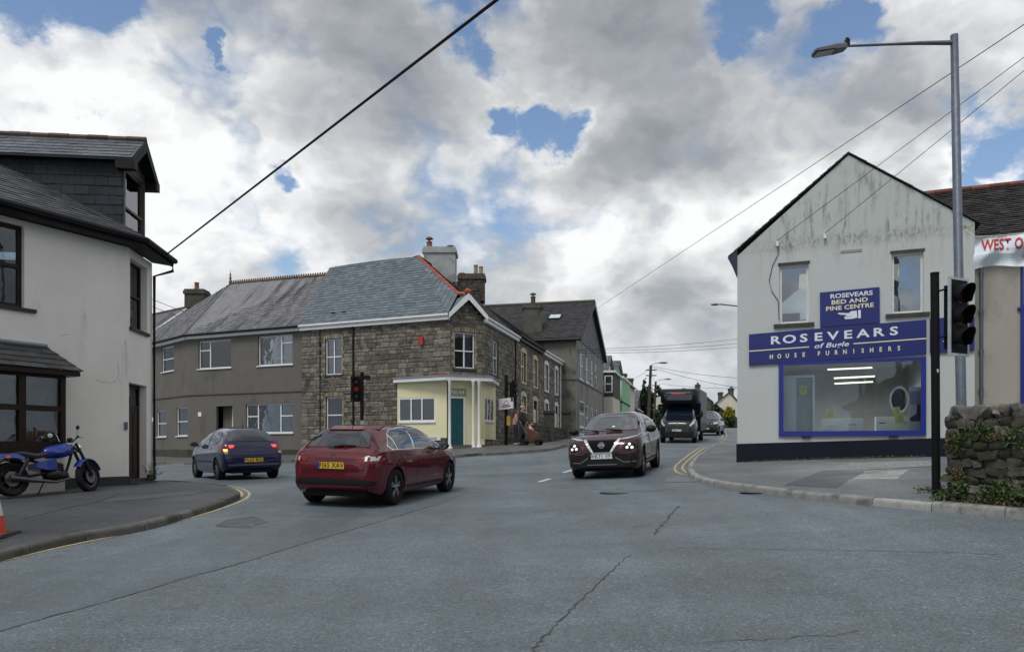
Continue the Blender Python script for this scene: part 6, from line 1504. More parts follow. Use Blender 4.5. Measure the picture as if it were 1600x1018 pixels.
rc.both('rear_quarter_trim', [(-1.93,1.02),(-1.78,1.02),(-1.56,1.33),(-1.68,1.30)], PLASTIC, off=.004)
for o in rc.both('window_trim', [(.98,.965),(-1.32,.985),(-1.46,1.06),(-1.22,1.27),(-1.0,1.345),(-.3,1.40),(.15,1.385),(.5,1.29)], CHROME, off=.004): pass
rc.both('window', [(-.30,.985),(.90,.98),(.46,1.275),(.13,1.365),(-.30,1.375)], DARKGLASS, off=.009)
rc.both('window', [(-.39,.985),(-1.07,.995),(-1.17,1.28),(-1.0,1.325),(-.39,1.375)], DARKGLASS, off=.009)
rc.both('window', [(-1.12,.997),(-1.31,1.005),(-1.42,1.07),(-1.22,1.25)], DARKGLASS, off=.009)
rc.patch('windscreen', [(-.62,1.06),(.62,1.06),(.52,1.385),(-.52,1.385)], 'F', DARKGLASS, off=.008)
mb = MB(); pts = [rc.hit((0,y,1.335),'B')[0]+Vector((-.035,0,.0)) for y in (-.52,-.3,0,.3,.52)]; 
for a, b in zip(pts, pts[1:]): mb.prism([a, b, b+Vector((.2,0,.06)), a+Vector((.2,0,.06))], (0,0,.02))
mb.build('spoiler', RED, rc.o)
for sd_ in (1, -1):
    o = rc.patch('tail_light', [(sd_*.46,.865),(sd_*.80,.90),(sd_*.84,.83),(sd_*.80,.775),(sd_*.50,.785)], 'B', REDL, off=.008)
    rc.patch('lamp_lens_highlight', [(sd_*.62,.875),(sd_*.81,.895),(sd_*.80,.82),(sd_*.63,.81)], 'B', SILV, o, off=.012)  # silver patch: pale reflection on the tail lamp, put in as colour
    rc.patch('lamp_bar', [(sd_*.67,.885),(sd_*.70,.888),(sd_*.70,.812),(sd_*.67,.81)], 'B', REDL, o, off=.015)
    rc.patch('tail_light', [(-1.97,.89),(-1.76,.87),(-1.78,.80),(-1.99,.79)], 'L' if sd_ > 0 else 'R', REDL, off=.008)
    rc.patch('headlight', [(1.95,.79),(1.62,.83),(1.68,.74),(1.98,.68)], 'L' if sd_ > 0 else 'R', SILV, off=.008)
    for x, z in ((-.72,.885), (.28,.875)):
        h, n = rc.hit((x,0,z), 'L' if sd_ > 0 else 'R'); mb = MB(); mb.tube([h+n*.012+Vector((-.09,0,0)), h+n*.03+Vector((-.05,0,.004)), h+n*.03+Vector((.05,0,.004)), h+n*.012+Vector((.09,0,0))], .013, 8); mb.build('door_handle', RED, rc.o, smooth=50)
    ax_ = 'L' if sd_ > 0 else 'R'
    rc.line('door_seam', [(-.345,1.38),(-.345,.6),(-.40,.36)], ax_, .012, LINER); rc.line('door_seam', [(1.0,.95),(.97,.6),(.90,.36)], ax_, .012, LINER); rc.line('door_seam', [(-1.22,1.0),(-1.10,.85),(-.93,.65),(-.9,.40)], ax_, .012, LINER)
    rc.line('sill_trim', [(.90,.30),(-.9,.30)], ax_, .05, PLASTIC)
rc.line('tailgate_seam', [(-.74,.99),(-.70,.86),(-.72,.74),(-.60,.66),(.60,.66),(.72,.74),(.70,.86),(.74,.99)], 'B', .012, LINER)
rc.patch('rear_bumper_trim', [(-.74,.33),(.74,.33),(.80,.47),(.60,.50),(-.60,.50),(-.80,.47)], 'B', PLASTIC, off=.006)
rc.line('bumper_crease', [(-.78,.52),(.78,.52)], 'B', .012, pm('red_crease', (.03,.004,.006), .4), off=.004)
rc.plate('FJ65 XAV', 'B', .735, PLATE_Y, eu=True)
h, n = rc.hit((0,0,.905), 'B'); mb = MB(); q = h+Vector((-.012,0,0))
for pl_ in ([(-.01,.055),(.02,.05),(.012,.01),(-.012,.0)], [(-.012,.012),(-.045,.03),(-.04,.005),(-.01,-.005)], [(.012,.01),(.045,.02),(.04,0),(.01,-.008)], [(-.014,.0),(.014,.0),(.03,-.055),(.012,-.05),(-.004,-.02),(-.03,-.055),(-.045,-.05)]): mb.prism([q+Vector((0,-a,b)) for a, b in pl_], (-.008,0,0))
mb.build('lion_badge', CHROME, rc.o)
mb = MB(); a = rc.hit((0,.06,1.05),'B')[0]; b = rc.hit((0,-.36,1.07),'B')[0]; mb.tube([a+Vector((-.02,0,0)), (a+b)/2+Vector((-.035,0,.02)), b+Vector((-.02,0,0))], [.022,.016,.01], 8); mb.build('rear_wiper', PLASTIC, rc.o)
h, n = rc.hit((-1.25,0,0),'T'); mb = MB(); mb.tube([h, h+Vector((-.10,0,.10)), h+Vector((-.24,0,.30))], [.012,.006,.003], 6); mb.build('aerial', PLASTIC, rc.o)
rc.mirror(.74, .86, 1.0, PLASTIC)
# ---- dark blue hatchback
NAVYP = carpaint('navy_paint', (.010,.014,.055))
sp = dict(paint=NAVYP, hw=.864, arches=[(1.233,.35,.31),(-1.233,.35,.31)], n=3.4, tumble=.38, gw=[(-2.2,.86),(-1.4,.90),(-.6,.97),(0,1.),(2,1.)],
 t=[(-1.93,.62),(-1.915,.72),(-1.89,.86),(-1.86,.97),(-1.82,1.04),(-1.50,1.36),(-1.38,1.42),(-1.0,1.48),(-.3,1.524),(.2,1.50),(.6,1.38),(1.0,1.17),(1.28,1.02),(1.5,.95),(1.8,.80),(1.95,.66),(2.0,.55)],
 b=[(-1.93,.58),(-1.88,.78),(-1.8,.94),(-1.5,1.0),(-1.,.985),(0,.95),(1.,.90),(1.5,.80),(1.9,.6),(2.0,.48)],
 w=[(-1.93,.70),(-1.89,.79),(-1.75,.845),(-1.4,.864),(0,.85),(.8,.855),(1.3,.864),(1.6,.80),(1.85,.66),(2.0,.45)],
 zb=[(-1.93,.36),(-1.8,.29),(-1.5,.22),(0,.19),(1.6,.2),(2.0,.28)])
bc = Car('blue_hatchback', 'dark blue hatchback with lit indicator turning left behind the white house', sp, (-8.35,22.71), R(126.1))
bc.under(); bc.wheels(.305, .19, 7, rim=pm('dull_wheel_trim', (.14,.14,.13), .5, .1, 5, 0, metal=.4))
bc.patch('rear_window', [(-.60,1.085),(.60,1.085),(.66,1.16),(.52,1.375),(-.52,1.375),(-.66,1.16)], 'B', DARKGLASS, off=.008)
bc.both('window', [(-.20,1.0),(.95,.985),(.52,1.32),(.2,1.42),(-.20,1.44)], DARKGLASS, off=.008); bc.both('window', [(-.29,1.0),(-1.05,1.02),(-1.25,1.12),(-1.0,1.36),(-.29,1.435)], DARKGLASS, off=.008)
bc.patch('windscreen', [(-.6,1.08),(.6,1.08),(.5,1.45),(-.5,1.45)], 'F', DARKGLASS, off=.008)
for sd_ in (1, -1):
    ax_ = 'L' if sd_ > 0 else 'R'
    o = bc.patch('tail_light', [(sd_*.50,.985),(sd_*.80,1.0),(sd_*.845,.92),(sd_*.80,.73),(sd_*.68,.73),(sd_*.67,.88),(sd_*.55,.90)], 'B', REDL, off=.008)
    bc.patch('brake_lamp', [(sd_*.50,.975),(sd_*.66,.985),(sd_*.655,.90),(sd_*.56,.90)], 'B', REDLIT, o, off=.012)
    bc.patch('reverse_lamp', [(sd_*.70,.80),(sd_*.79,.80),(sd_*.78,.74),(sd_*.70,.74)], 'B', SILV, o, off=.012)
    if sd_ > 0: bc.patch('indicator_lamp', [(.70,.87),(.80,.875),(.79,.805),(.70,.805)], 'B', AMBER, o, off=.013, label='lit amber indicator')
    bc.patch('tail_light', [(-1.86,1.0),(-1.66,1.0),(-1.72,.76),(-1.86,.74)], ax_, REDL, off=.008)
    bc.line('door_seam', [(-.24,1.42),(-.25,.6),(-.3,.36)], ax_, .012, LINER); bc.line('door_seam', [(.95,.95),(.9,.36)], ax_, .012, LINER)
    bc.line('door_moulding', [(.85,.52),(-.80,.52)], ax_, .05, PLASTIC)
    for x in (-.62, .32):
        h, n = bc.hit((x,0,.90), ax_); mb = MB(); mb.tube([h+n*.012+Vector((-.08,0,0)), h+n*.03, h+n*.012+Vector((.08,0,0))], .013, 8); mb.build('door_handle', CHROME, bc.o)
bc.line('tailgate_seam', [(-.70,.72),(-.64,.69),(.64,.69),(.70,.72)], 'B', .014, LINER)
bc.line('bumper_strip', [(-.70,.43),(.70,.43)], 'B', .05, pm('grey_bumper_strip', (.06,.065,.075), .5), off=.01)
bc.patch('rear_bumper_trim', [(-.70,.33),(.70,.33),(.74,.40),(-.74,.40)], 'B', PLASTIC, off=.006)
bc.plate('WL63 BGO', 'B', .56, PLATE_Y)
h, n = bc.hit((0,0,.90), 'B'); q = h+Vector((-.014,0,0)); mb = MB()
for k in (0, .045): mb.prism([q+Vector((0,a,b-k)) for a, b in ((-.07,-.02),(0,.035),(.07,-.02),(.07,-.045),(0,.008),(-.07,-.045))], (-.008,0,0))
mb.build('chevron_badge', CHROME, bc.o)
h, n = bc.hit((-.9,0,0),'T'); mb = MB(); mb.tube([h, h+Vector((-.12,0,.16))], [.01,.004], 6); mb.build('aerial', PLASTIC, bc.o)
bc.mirror(.78, .83, 1.03, PLASTIC)
# ---- maroon crossover facing the camera
MAR = carpaint('black_cherry_paint', (.030,.005,.009))
sp = dict(paint=MAR, hw=.90, arches=[(1.318,.395,.35),(-1.318,.395,.35)], n=4.2, tumble=.38,
 t=[(-2.06,.70),(-2.04,.85),(-1.98,1.02),(-1.9,1.12),(-1.55,1.42),(-1.3,1.50),(-.6,1.585),(0,1.585),(.35,1.53),(.75,1.34),(1.1,1.15),(1.25,1.10),(1.6,1.05),(1.9,.98),(2.05,.90),(2.11,.80),(2.14,.66)],
 b=[(-2.06,.62),(-1.95,.95),(-1.6,1.08),(-1.,1.06),(0,1.02),(1.,1.0),(1.6,.97),(1.95,.86),(2.14,.58)],
 w=[(-2.06,.68),(-2.0,.80),(-1.8,.87),(-1.3,.90),(0,.87),(.7,.875),(1.3,.90),(1.75,.895),(1.98,.85),(2.08,.79),(2.14,.70)],
 zb=[(-2.06,.42),(-1.9,.33),(-1.5,.26),(0,.23),(1.6,.22),(2.0,.25),(2.14,.30)])
jc = Car('maroon_crossover', 'dark maroon crossover with headlights on coming towards the junction', sp, (2.84,20.03), R(-108.5))
jc.under(); jc.wheels(.34, .215, 5, rimr=.25, steer=.0)
jc.patch('windscreen', [(-.70,1.135),(.70,1.135),(.56,1.51),(-.56,1.51)], 'F', glass('windscreen_glass', base=.13, opaque=(.02,.025,.028)), off=.008)
jc.both('window', [(.98,1.08),(-.15,1.10),(-.15,1.465),(.25,1.45),(.6,1.33)], DARKGLASS, off=.008); jc.both('window', [(-.23,1.10),(-1.15,1.16),(-1.05,1.33),(-.23,1.46)], DARKGLASS, off=.008)
jc.patch('roof_panel', [(-1.2,-.45),(.1,-.48),(.1,.48),(-1.2,.45)], 'T', pm('black_roof_gloss', (.02,.014,.016), .15, .05, 3, 0, coat=1.), off=.004, step=.15)
jc.patch('grille', [(-.34,.93),(.34,.93),(.20,.66),(-.20,.66)], 'F', pm('grille_mesh', (.004,.004,.0045), .7, .5, 60, .4, 90, spec=.1), off=.008)
mb = MB(); vp = [(-.46,.955),(-.385,.955),(-.195,.655),(.195,.655),(.385,.955),(.46,.955),(.225,.615),(-.225,.615)]
jc.patch('chrome_v_trim', vp, 'F', CHROME, off=.014, step=.05)
h, n = jc.hit((0,0,.82), 'F'); mb = MB(); Mx = Matrix.Translation(h+Vector((.02,0,0))) @ Matrix.Rotation(math.pi/2, 4, 'Y')
mb.lathe([(.058,0),(.058,.012),(.074,.012),(.074,0)], 24, Mx); mb.obox(h+Vector((.022,-.085,-.016)), (0,.17,0), (0,0,.032), (.014,0,0)); bo_ = mb.build('ring_badge', CHROME, jc.o)
for sd_ in (1, -1):
    ax_ = 'L' if sd_ > 0 else 'R'
    jc.patch('running_light', [(sd_*.44,.93),(sd_*.52,.965),(sd_*.80,1.0),(sd_*.815,.985),(sd_*.6,.935)], 'F', SILV, off=.012)
    o = jc.patch('headlight', [(sd_*(.66+.155*math.cos(a)), .775+.10*math.sin(a)) for a in np.linspace(0, 2*math.pi, 17)[:-1]], 'F', PLASTIC, off=.010, step=.05)
    for (dy, dz) in ((-.05,-.03),(.055,-.035),(.0,.04)): jc.patch('headlamp_beam', [(sd_*(.66+dy)+.032*math.cos(a), .775+dz+.030*math.sin(a)) for a in np.linspace(0, 2*math.pi, 11)[:-1]], 'F', HEADLIT, o, off=.02, step=.05)
    jc.patch('indicator', [(sd_*.43,.80),(sd_*.50,.82),(sd_*.51,.73),(sd_*.42,.72)], 'F', pm('dull_red_panel', (.10,.02,.025), .3), off=.009)
    jc.line('bumper_blade', [(sd_*.78,.66),(sd_*.58,.615),(sd_*.42,.62)], 'F', .022, pm('maroon_edge', (.14,.04,.045), .25), off=.012)
    jc.line('lower_trim', [(sd_*.80,.42),(sd_*.52,.41),(sd_*.40,.48),(sd_*.33,.53)], 'F', .02, pm('grey_trim', (.16,.16,.16), .35), off=.016)
    jc.line('door_seam', [(-.19,1.44),(-.2,.5)], ax_, .012, LINER); jc.line('door_seam', [(1.0,1.05),(.95,.45)], ax_, .012, LINER)
    jc.line('side_cladding', [(1.0,.32),(-.9,.32)], ax_, .14, PLASTIC, off=.008)
    for ax0 in (1.318, -1.318):
        arc = [(ax0+.425*math.cos(a), .35+.425*math.sin(a)) for a in np.linspace(-.1, math.pi+.1, 13)]
        jc.line('arch_cladding', arc, ax_, .055, PLASTIC, off=.008)
    h, n = jc.hit((.35,0,.95), ax_); mb = MB(); mb.tube([h+n*.012+Vector((-.09,0,0)), h+n*.03, h+n*.012+Vector((.09,0,0))], .014, 8); mb.build('door_handle', MAR, jc.o)
jc.patch('front_bumper_trim', [(-.76,.31),(.76,.31),(.84,.52),(.84,.62),(.45,.63),(-.45,.63),(-.84,.62),(-.84,.52)], 'F', PLASTIC, off=.006)
jc.line('skid_trim', [(-.36,.36),(.36,.36)], 'F', .02, MATS['grey_trim'], off=.02)
jc.plate('WK71 VFT', 'F', .555, PLATE_W)
mb = MB(); h, n = jc.hit((0,.1,1.22),'F'); mb.lathe([(.001,0),(.035,0),(.035,.004),(.001,.004)], 14, Matrix.Translation(h+n*.012) @ n.to_track_quat('Z','Y').to_matrix().to_4x4()); mb.build('tax_disc', WPAINT, jc.o)
for sd_ in (.35, -.25):
    a = jc.hit((0,sd_,1.13),'F')[0]; b = jc.hit((0,sd_-.42,1.17),'F')[0]; mb = MB(); mb.tube([a+Vector((.02,0,.01)), b+Vector((.02,0,.012))], .012, 6); mb.build('wiper', PLASTIC, jc.o)
jc.mirror(.72, .89, 1.13, PLASTIC, (.11,.13,.09))
# ---- horsebox truck
NAV = carpaint('blue_black_paint', (.007,.009,.015), .25)
sp = dict(paint=NAV, hw=1.035, arches=[(0.,.42,.37)], n=3.6, tumble=.22,
 t=[(-2.2,2.2),(-1.6,2.25),(-1.2,2.25),(-.65,2.18),(-.3,1.9),(.12,1.52),(.28,1.40),(.6,1.28),(.78,1.12),(.86,.9),(.9,.7)],
 b=[(-2.2,1.3),(-.6,1.32),(0,1.28),(.4,1.12),(.7,.95),(.9,.6)],
 w=[(-2.2,1.0),(-.5,1.0),(0,1.03),(.35,1.02),(.65,.95),(.8,.86),(.9,.70)],
 zb=[(-2.2,.35),(0,.30),(.6,.28),(.9,.34)])
tk = Car('horsebox_truck', 'tall blue-black horsebox lorry with overhanging box behind the maroon crossover', sp, (9.43,42.75), R(-109), 'truck')
for ax, sides in ((0., (1,-1)), (-3.9, (1,-1))):
    pass
tk.sp = dict(sp, arches=[(0.,.42,.37),(-3.9,.42,.37)], hw=1.02); tk.wheels(.36, .23, 6, rim=pm('dull_wheel_trim', (.14,.14,.13), .5)); tk.sp = sp
mb = MB()
for s_ in (1,-1): mb.obox((-5.4, s_*.35, .42), (5.6,0,0), (0,s_*.3,0), (0,0,.2))
mb.obox((-4.3,-.7,.3), (.8,0,0), (0,1.4,0), (0,0,.12)); mb.build('chassis', LINER, tk.o)
def loft(rings, name, mat, parent, smooth=40):
    m = MB(); n = len(rings[0]); m.v = [Vector(p) for r_ in rings for p in r_]
    for k in range(len(rings)-1):
        for i in range(n): m.f.append([k*n+i, k*n+(i+1)%n, (k+1)*n+(i+1)%n, (k+1)*n+i]); m.m.append(0)
    m.f += [list(range(n))[::-1], [(len(rings)-1)*n+i for i in range(n)]]; m.m += [0, 0]
    return m.build(name, mat, parent, smooth=smooth)
def rrect(x, hw_, z0, z1, r, tilt=0.):
    pts = []
    for (cy, cz, a0) in ((hw_-r, z0+r, -90), (hw_-r, z1-r, 0), (-hw_+r, z1-r, 90), (-hw_+r, z0+r, 180)):
        for k in range(5): a = R(a0+22.5*k); pts.append((x+tilt*(cz+r*math.sin(a)-z0), cy+r*math.cos(a), cz+r*math.sin(a)))
    return pts
bxo = loft([rrect(x, h_, z0, z1, r) for x, h_, z0, z1, r in ((-5.6,1.08,.62,2.98,.06),(-1.25,1.1,.62,3.05,.06),(-1.2,1.1,2.2,3.07,.1),(-.5,1.09,2.2,3.06,.14),(.02,1.02,2.2,2.98,.2),(.18,.92,2.27,2.86,.25),(.24,.75,2.36,2.74,.2))], 'box_body', pm('blue_black_box', (.006,.007,.012), .5, .1, 3, 0, spec=.15, coat=.15), tk.o, 35)
bv = BVHTree.FromPolygons([v.co for v in bxo.data.vertices], [tuple(p.vertices) for p in bxo.data.polygons])
old = tk.bvh; tk.bvh = bv
o = tk.patch('box_front_window', [(-.84,2.72),(.84,2.72),(.76,2.46),(.66,2.40),(-.66,2.40),(-.76,2.46)], 'F', DARKGLASS, off=.012)
tk.patch('red_visor_light', [(-.42,2.80),(.34,2.80),(.30,2.66),(-.36,2.66)], 'F', pm('red_visor', (.20,.01,.02), .4), o, off=.02)
tk.bvh = old
tk.patch('windscreen', [(-.80,1.50),(.80,1.50),(.78,2.16),(-.78,2.16)], 'F', glass('truck_glass', base=.16, opaque=(.01,.018,.035)), off=.01)
tk.both('window', [(-.05,1.42),(-1.0,1.42),(-1.0,2.0),(-.45,2.0)], DARKGLASS, off=.008)
tk.patch('grille', [(-.62,1.08),(.62,1.08),(.52,.80),(-.52,.80)], 'F', PLASTIC, off=.01)
for k in range(3):
    tk.line('grille_bar', [(-.58,1.0-.075*k),(.58,1.0-.075*k)], 'F', .014, pm('grille_grey', (.05,.05,.055), .35), off=.018)
tk.patch('front_bumper_trim', [(-.75,.36),(.75,.36),(.8,.62),(-.8,.62)], 'F', PLASTIC, off=.008)
h, n = tk.hit((0,0,1.08), 'F'); q = h+Vector((.03,0,0)); mb = MB(); mb.prism([q+Vector((0,a,b)) for a, b in ((0,.11),(.06,0),(0,-.11),(-.06,0))], (.012,0,0)); bd_ = mb.build('diamond_badge', CHROME, tk.o); mb = MB(); mb.prism([q+Vector((.0125,a,b)) for a, b in ((0,.05),(.025,0),(0,-.05),(-.025,0))], (.003,0,0)); mb.build('badge_centre', LINER, bd_)
for sd_ in (1, -1):
    o = tk.patch('headlight', [(sd_*.66,1.0),(sd_*.72,.92),(sd_*.90,1.10),(sd_*.97,1.42),(sd_*.90,1.40),(sd_*.80,1.16)], 'F', SILV, off=.012)
    tk.patch('headlamp_lens', [(sd_*.76,1.02),(sd_*.84,1.08),(sd_*.86,1.18),(sd_*.78,1.1)], 'F', CHROME, o, off=.02)
    mb = MB(); mb.ball((.05, sd_*1.23, 1.62), .07, .11, .2, 12, 8); mb.tube([(.0,sd_*.98,1.5),(.03,sd_*1.2,1.52)], .025, 6); mb.build('mirror', PLASTIC, tk.o, smooth=50)
tk.plate('HN66 YTG', 'F', .72, PLATE_W)
mb = MB(); mb.tube([tk.hit((0,-.1,1.52),'F')[0]+Vector((.03,0,.01)), tk.hit((0,.6,1.56),'F')[0]+Vector((.03,0,.02))], .015, 6); mb.build('wiper', PLASTIC, tk.o)
# ---- dark car following the truck
BLKP = carpaint('black_paint', (.006,.007,.009))
sp = dict(paint=BLKP, hw=.90, arches=[(1.3,.37,.33),(-1.3,.37,.33)], n=3.0, tumble=.4,
 t=[(-2.1,.7),(-2.0,1.1),(-1.85,1.45),(-1.5,1.68),(-.5,1.75),(.1,1.73),(.5,1.55),(1.0,1.2),(1.2,1.10),(1.7,1.0),(2.0,.88),(2.1,.65)],
 b=[(-2.1,.6),(-1.8,1.0),(0,1.0),(1.,.97),(1.7,.88),(2.1,.55)], w=[(-2.1,.7),(-1.9,.86),(0,.9),(1.3,.9),(1.8,.85),(2.0,.76),(2.1,.6)], zb=[(-2.1,.4),(-1.5,.25),(1.6,.22),(2.1,.3)])
p0 = P(1104, 678, 56.); dk = Car('dark_people_carrier', 'dark people carrier half hidden behind the horsebox lorry', sp, (p0.x+.2, 56.), R(-112))
dk.under(); dk.wheels(.33, .2, 5); dk.patch('windscreen', [(-.68,1.14),(.68,1.14),(.58,1.62),(-.58,1.62)], 'F', MATS['windscreen_glass'], off=.01); dk.both('window', [(.9,1.06),(-1.6,1.1),(-1.5,1.5),(.1,1.6)], DARKGLASS, off=.01)
for sd_ in (1,-1): dk.patch('headlight', [(sd_*.5,.92),(sd_*.8,.98),(sd_*.82,.84),(sd_*.55,.80)], 'F', SILV, off=.01)
dk.patch('grille', [(-.4,.85),(.4,.85),(.35,.65),(-.35,.65)], 'F', PLASTIC, off=.01); dk.plate('WA14 LKD', 'F', .5, PLATE_W); dk.mirror(.72, .89, 1.13, BLKP, (.1,.12,.09))
p1 = P(1109, 672, 66.); sp2 = dict(sp, paint=carpaint('silver_paint', (.40,.42,.43), .3)); sv = Car('silver_people_carrier', 'silver car roof showing behind the dark people carrier', sp2, (p1.x-.3, 66.), R(-112))
sv.wheels(.33, .2, 5); sv.patch('windscreen', [(-.68,1.14),(.68,1.14),(.58,1.62),(-.58,1.62)], 'F', DARKGLASS, off=.01); sv.both('window', [(.9,1.06),(-1.6,1.1),(-1.5,1.5),(.1,1.6)], DARKGLASS, off=.01); sv.mirror(.72, .89, 1.13, PLASTIC)
# ------------------------------------------------------------------ street furniture
SIGB = pm('signal_black', (.007,.007,.008), .6, .2, 8, .05, spec=.15)
def gpt(px, Y, lift=.105): x = (px-CX)/F*Y; return Vector((x, Y, G(x, Y)+lift))
def signal_head(root, c, nrm, h=1.0, lit=None, board=True, border=True, w=.30, vis=.22):
    """three-aspect head: box, backing board, visors, lenses; c = centre, nrm = facing direction"""
    n = unit(nrm); r_ = Vector((0,0,1)).cross(n).normalized(); up_ = Vector((0,0,1))
    mb = MB(); mb.obox(c-r_*w/2-up_*h*.46-n*.14, r_*w, n*.14, up_*h*.92); hd_ = mb.build('signal_head', SIGB, root)
    if board:
        mb = MB(); W2, H2 = w*.78, h*.56; mb.obox(c-r_*W2-up_*H2-n*.02, r_*2*W2, n*.015, up_*2*H2); bo = mb.build('backing_board', SIGB, root)
        if border:
            mb = MB(); e = .035
            mb.obox(c-r_*(W2+.004)-up_*(H2+.004)-n*.028, r_*e, n*.03, up_*2*(H2+.004)); mb.obox(c+r_*(W2-e+.004)-up_*(H2+.004)-n*.028, r_*e, n*.03, up_*2*(H2+.004))
            mb.obox(c-r_*(W2-e)-up_*(H2+.004)-n*.028, r_*2*(W2-e), n*.03, up_*e); mb.obox(c-r_*(W2-e)+up_*(H2-e+.004)-n*.028, r_*2*(W2-e), n*.03, up_*e)
            mb.build('white_border', pm('reflective_border', (.42,.47,.50), .5), bo)
    for k in range(3):
        q = c+up_*h*(.31-.31*k); M = Matrix.Translation(q) @ n.to_track_quat('Z','Y').to_matrix().to_4x4(); rr = h*.125
        mb = MB(); mb.lathe([(1e-4,.012),(rr*.7,.008),(rr*.95,0)], 18, M)
        on = lit == k; cols = ((.25,.01,.01), (.25,.10,.0), (.0,.12,.05))
        mb.build('lens', lampmat('red_signal_lit', (.16,.006,.005), .3) if on else pm('lens_%d' % k, tuple(v*.16 for v in cols[k]), .2), hd_)
        mb = MB(); nseg = 16
        for j in range(nseg):                                  # visor open underneath
            a0, a1 = R(-40+260*j/nseg), R(-40+260*(j+1)/nseg); pts_ = []
            for a, z in ((a0,0),(a1,0),(a1,1),(a0,1)):
                L_ = vis*(.55+.45*max(0, math.sin(a))) if z else 0
                pts_.append(q+(r_*math.cos(a)+up_*math.sin(a))*rr*1.12+n*L_)
            mb.prism(pts_, (r_*math.cos(a0)+up_*math.sin(a0))*.006)
        mb.build('visor', SIGB, hd_)
    return hd_
# right-hand signal
b0 = gpt(1463, 10.7); rs = thing('traffic_signal', 'large black traffic signal facing right beside the mossy stone wall', 'traffic light', b0, 'traffic signals')
ztop = P(1461, 428, 10.7).z; topx = P(1460.5, 428, 10.7).x
mb = MB(); mb.tube([b0-Zv(.2), Vector((topx, 10.7, ztop))], .057, 16); mb.tube([Vector((topx,10.7,ztop)), Vector((topx,10.7,ztop+.02))], .06, 16); mb.build('pole', SIGB, rs, smooth=40)
hc_ = P(1497, 495, 10.7); nr = Vector((.43,-.90,0)).normalized()
signal_head(rs, hc_+nr*.02, nr, .98, None, w=.27, vis=.2)
for dz in (.36, -.30):
    mb = MB(); mb.tube([Vector((topx+.03, 10.7, hc_.z+dz)), Vector((topx+.14, 10.69, hc_.z+dz+.03)), hc_-nr*.1+Zv(dz)], .015, 6); mb.build('bracket', SIGB, rs)
q = P(1461.5, 580, 10.7); lettering('lettering', '9', rs, q+Vector((-.0,-.0565,0)), (1,0,0), (0,0,1), .05, WPAINT, bold=.02, depth=.004)
# left-hand signal by the stone house
b1_ = gpt(565.5, 33.2); ls = thing('traffic_signal', 'black traffic signal showing red in front of the stone house', 'traffic light', b1_, 'traffic signals')
zt_ = P(565, 580.5, 33.2).z; mb = MB(); mb.tube([b1_-Zv(.2), Vector((b1_.x, 33.2, zt_))], .08, 12); mb.build('pole', SIGB, ls, smooth=40)
hc_ = P(556.5, 607, 33.1); signal_head(ls, hc_, Vector((.1,-1,0)), 1.02, 0 if False else 1, w=.3, border=False)
mb = MB(); q = P(573, 589.5, 33.2); mb.obox(q-Vector((.15,.1,.08)), (.3,0,0), (0,.22,0), (0,0,.16)); mb.tube([q-Vector((.15,0,0)), Vector((b1_.x,33.2,q.z))], .02, 6); mb.build('detector', SIGB, ls)
mb = MB(); q = P(566.5, 662, 33.1); mb.box((q.x, 33.1, q.z), .16, .14, .3); mb.build('push_button_box', pm('grey_box', (.25,.26,.27), .6), ls)
# corner signal with warning sign
b2_ = gpt(791, 34.6); c3 = thing('traffic_signal', 'black traffic signal on the corner by the yellow porch, seen edge-on', 'traffic light', b2_, 'traffic signals')
zt_ = P(791, 585.5, 34.6).z; mb = MB(); mb.tube([b2_-Zv(.2), Vector((b2_.x, 34.6, zt_))], .08, 12); mb.build('pole', SIGB, c3, smooth=40)
signal_head(c3, P(802, 612, 34.6), Vector((.95,.25,0)), .95, None, w=.28, border=False)
mb = MB(); mb.tube([Vector((b2_.x,34.6,zt_-.3)), P(800,603,34.6)], .02, 6); mb.build('bracket', SIGB, c3)
mb = MB(); q = P(794.5, 657, 34.5); mb.box((q.x, 34.45, q.z), .16, .14, .42); mb.build('push_button_box', pm('yellow_box', (.55,.33,.02), .5), c3)
ws = P(790.5, 631.5, 34.45); mb = MB(); mb.obox(P(779.5,640,34.45), P(802,637.5,34.45)-P(779.5,640,34.45), (0,.02,0), Zv(.5)); wsn = tag(mb.build('warning_sign', pm('sign_plate_white', (.62,.65,.68), .5), None), 'white rectangular warning sign with red triangle on the corner signal', 'sign')
rtv = (P(802,637.5,34.45)-P(779.5,640,34.45)).normalized(); c_ = P(790.8, 631, 34.44)
def tri(s_, o, dz=0.): return [c_+rtv*(-s_)+Zv(-s_*.62+dz)+Vector((0,-o,0)), c_+rtv*s_+Zv(-s_*.62+dz)+Vector((0,-o,0)), c_+Zv(s_*1.1+dz)+Vector((0,-o,0))]
mb = MB(); mb.prism(tri(.2,.004), (0,-.004,0)); mb.build('red_triangle', pm('sign_red', (.35,.02,.03), .5), wsn); mb = MB(); mb.prism(tri(.135,.010), (0,-.004,0)); mb.build('white_triangle', SIGNW, wsn)
mb = MB(); mb.obox(c_+rtv*-.085+Zv(-.06)+Vector((0,-.018,0)), rtv*.17, (0,.003,0), Zv(.025)); mb.ball(c_+rtv*-.04+Zv(-.03)+Vector((0,-.017,0)), .035, .004, .025); mb.ball(c_+rtv*.04+Zv(-.03)+Vector((0,-.017,0)), .035, .004, .025); mb.build('road_hump_symbol', BLACK, wsn)
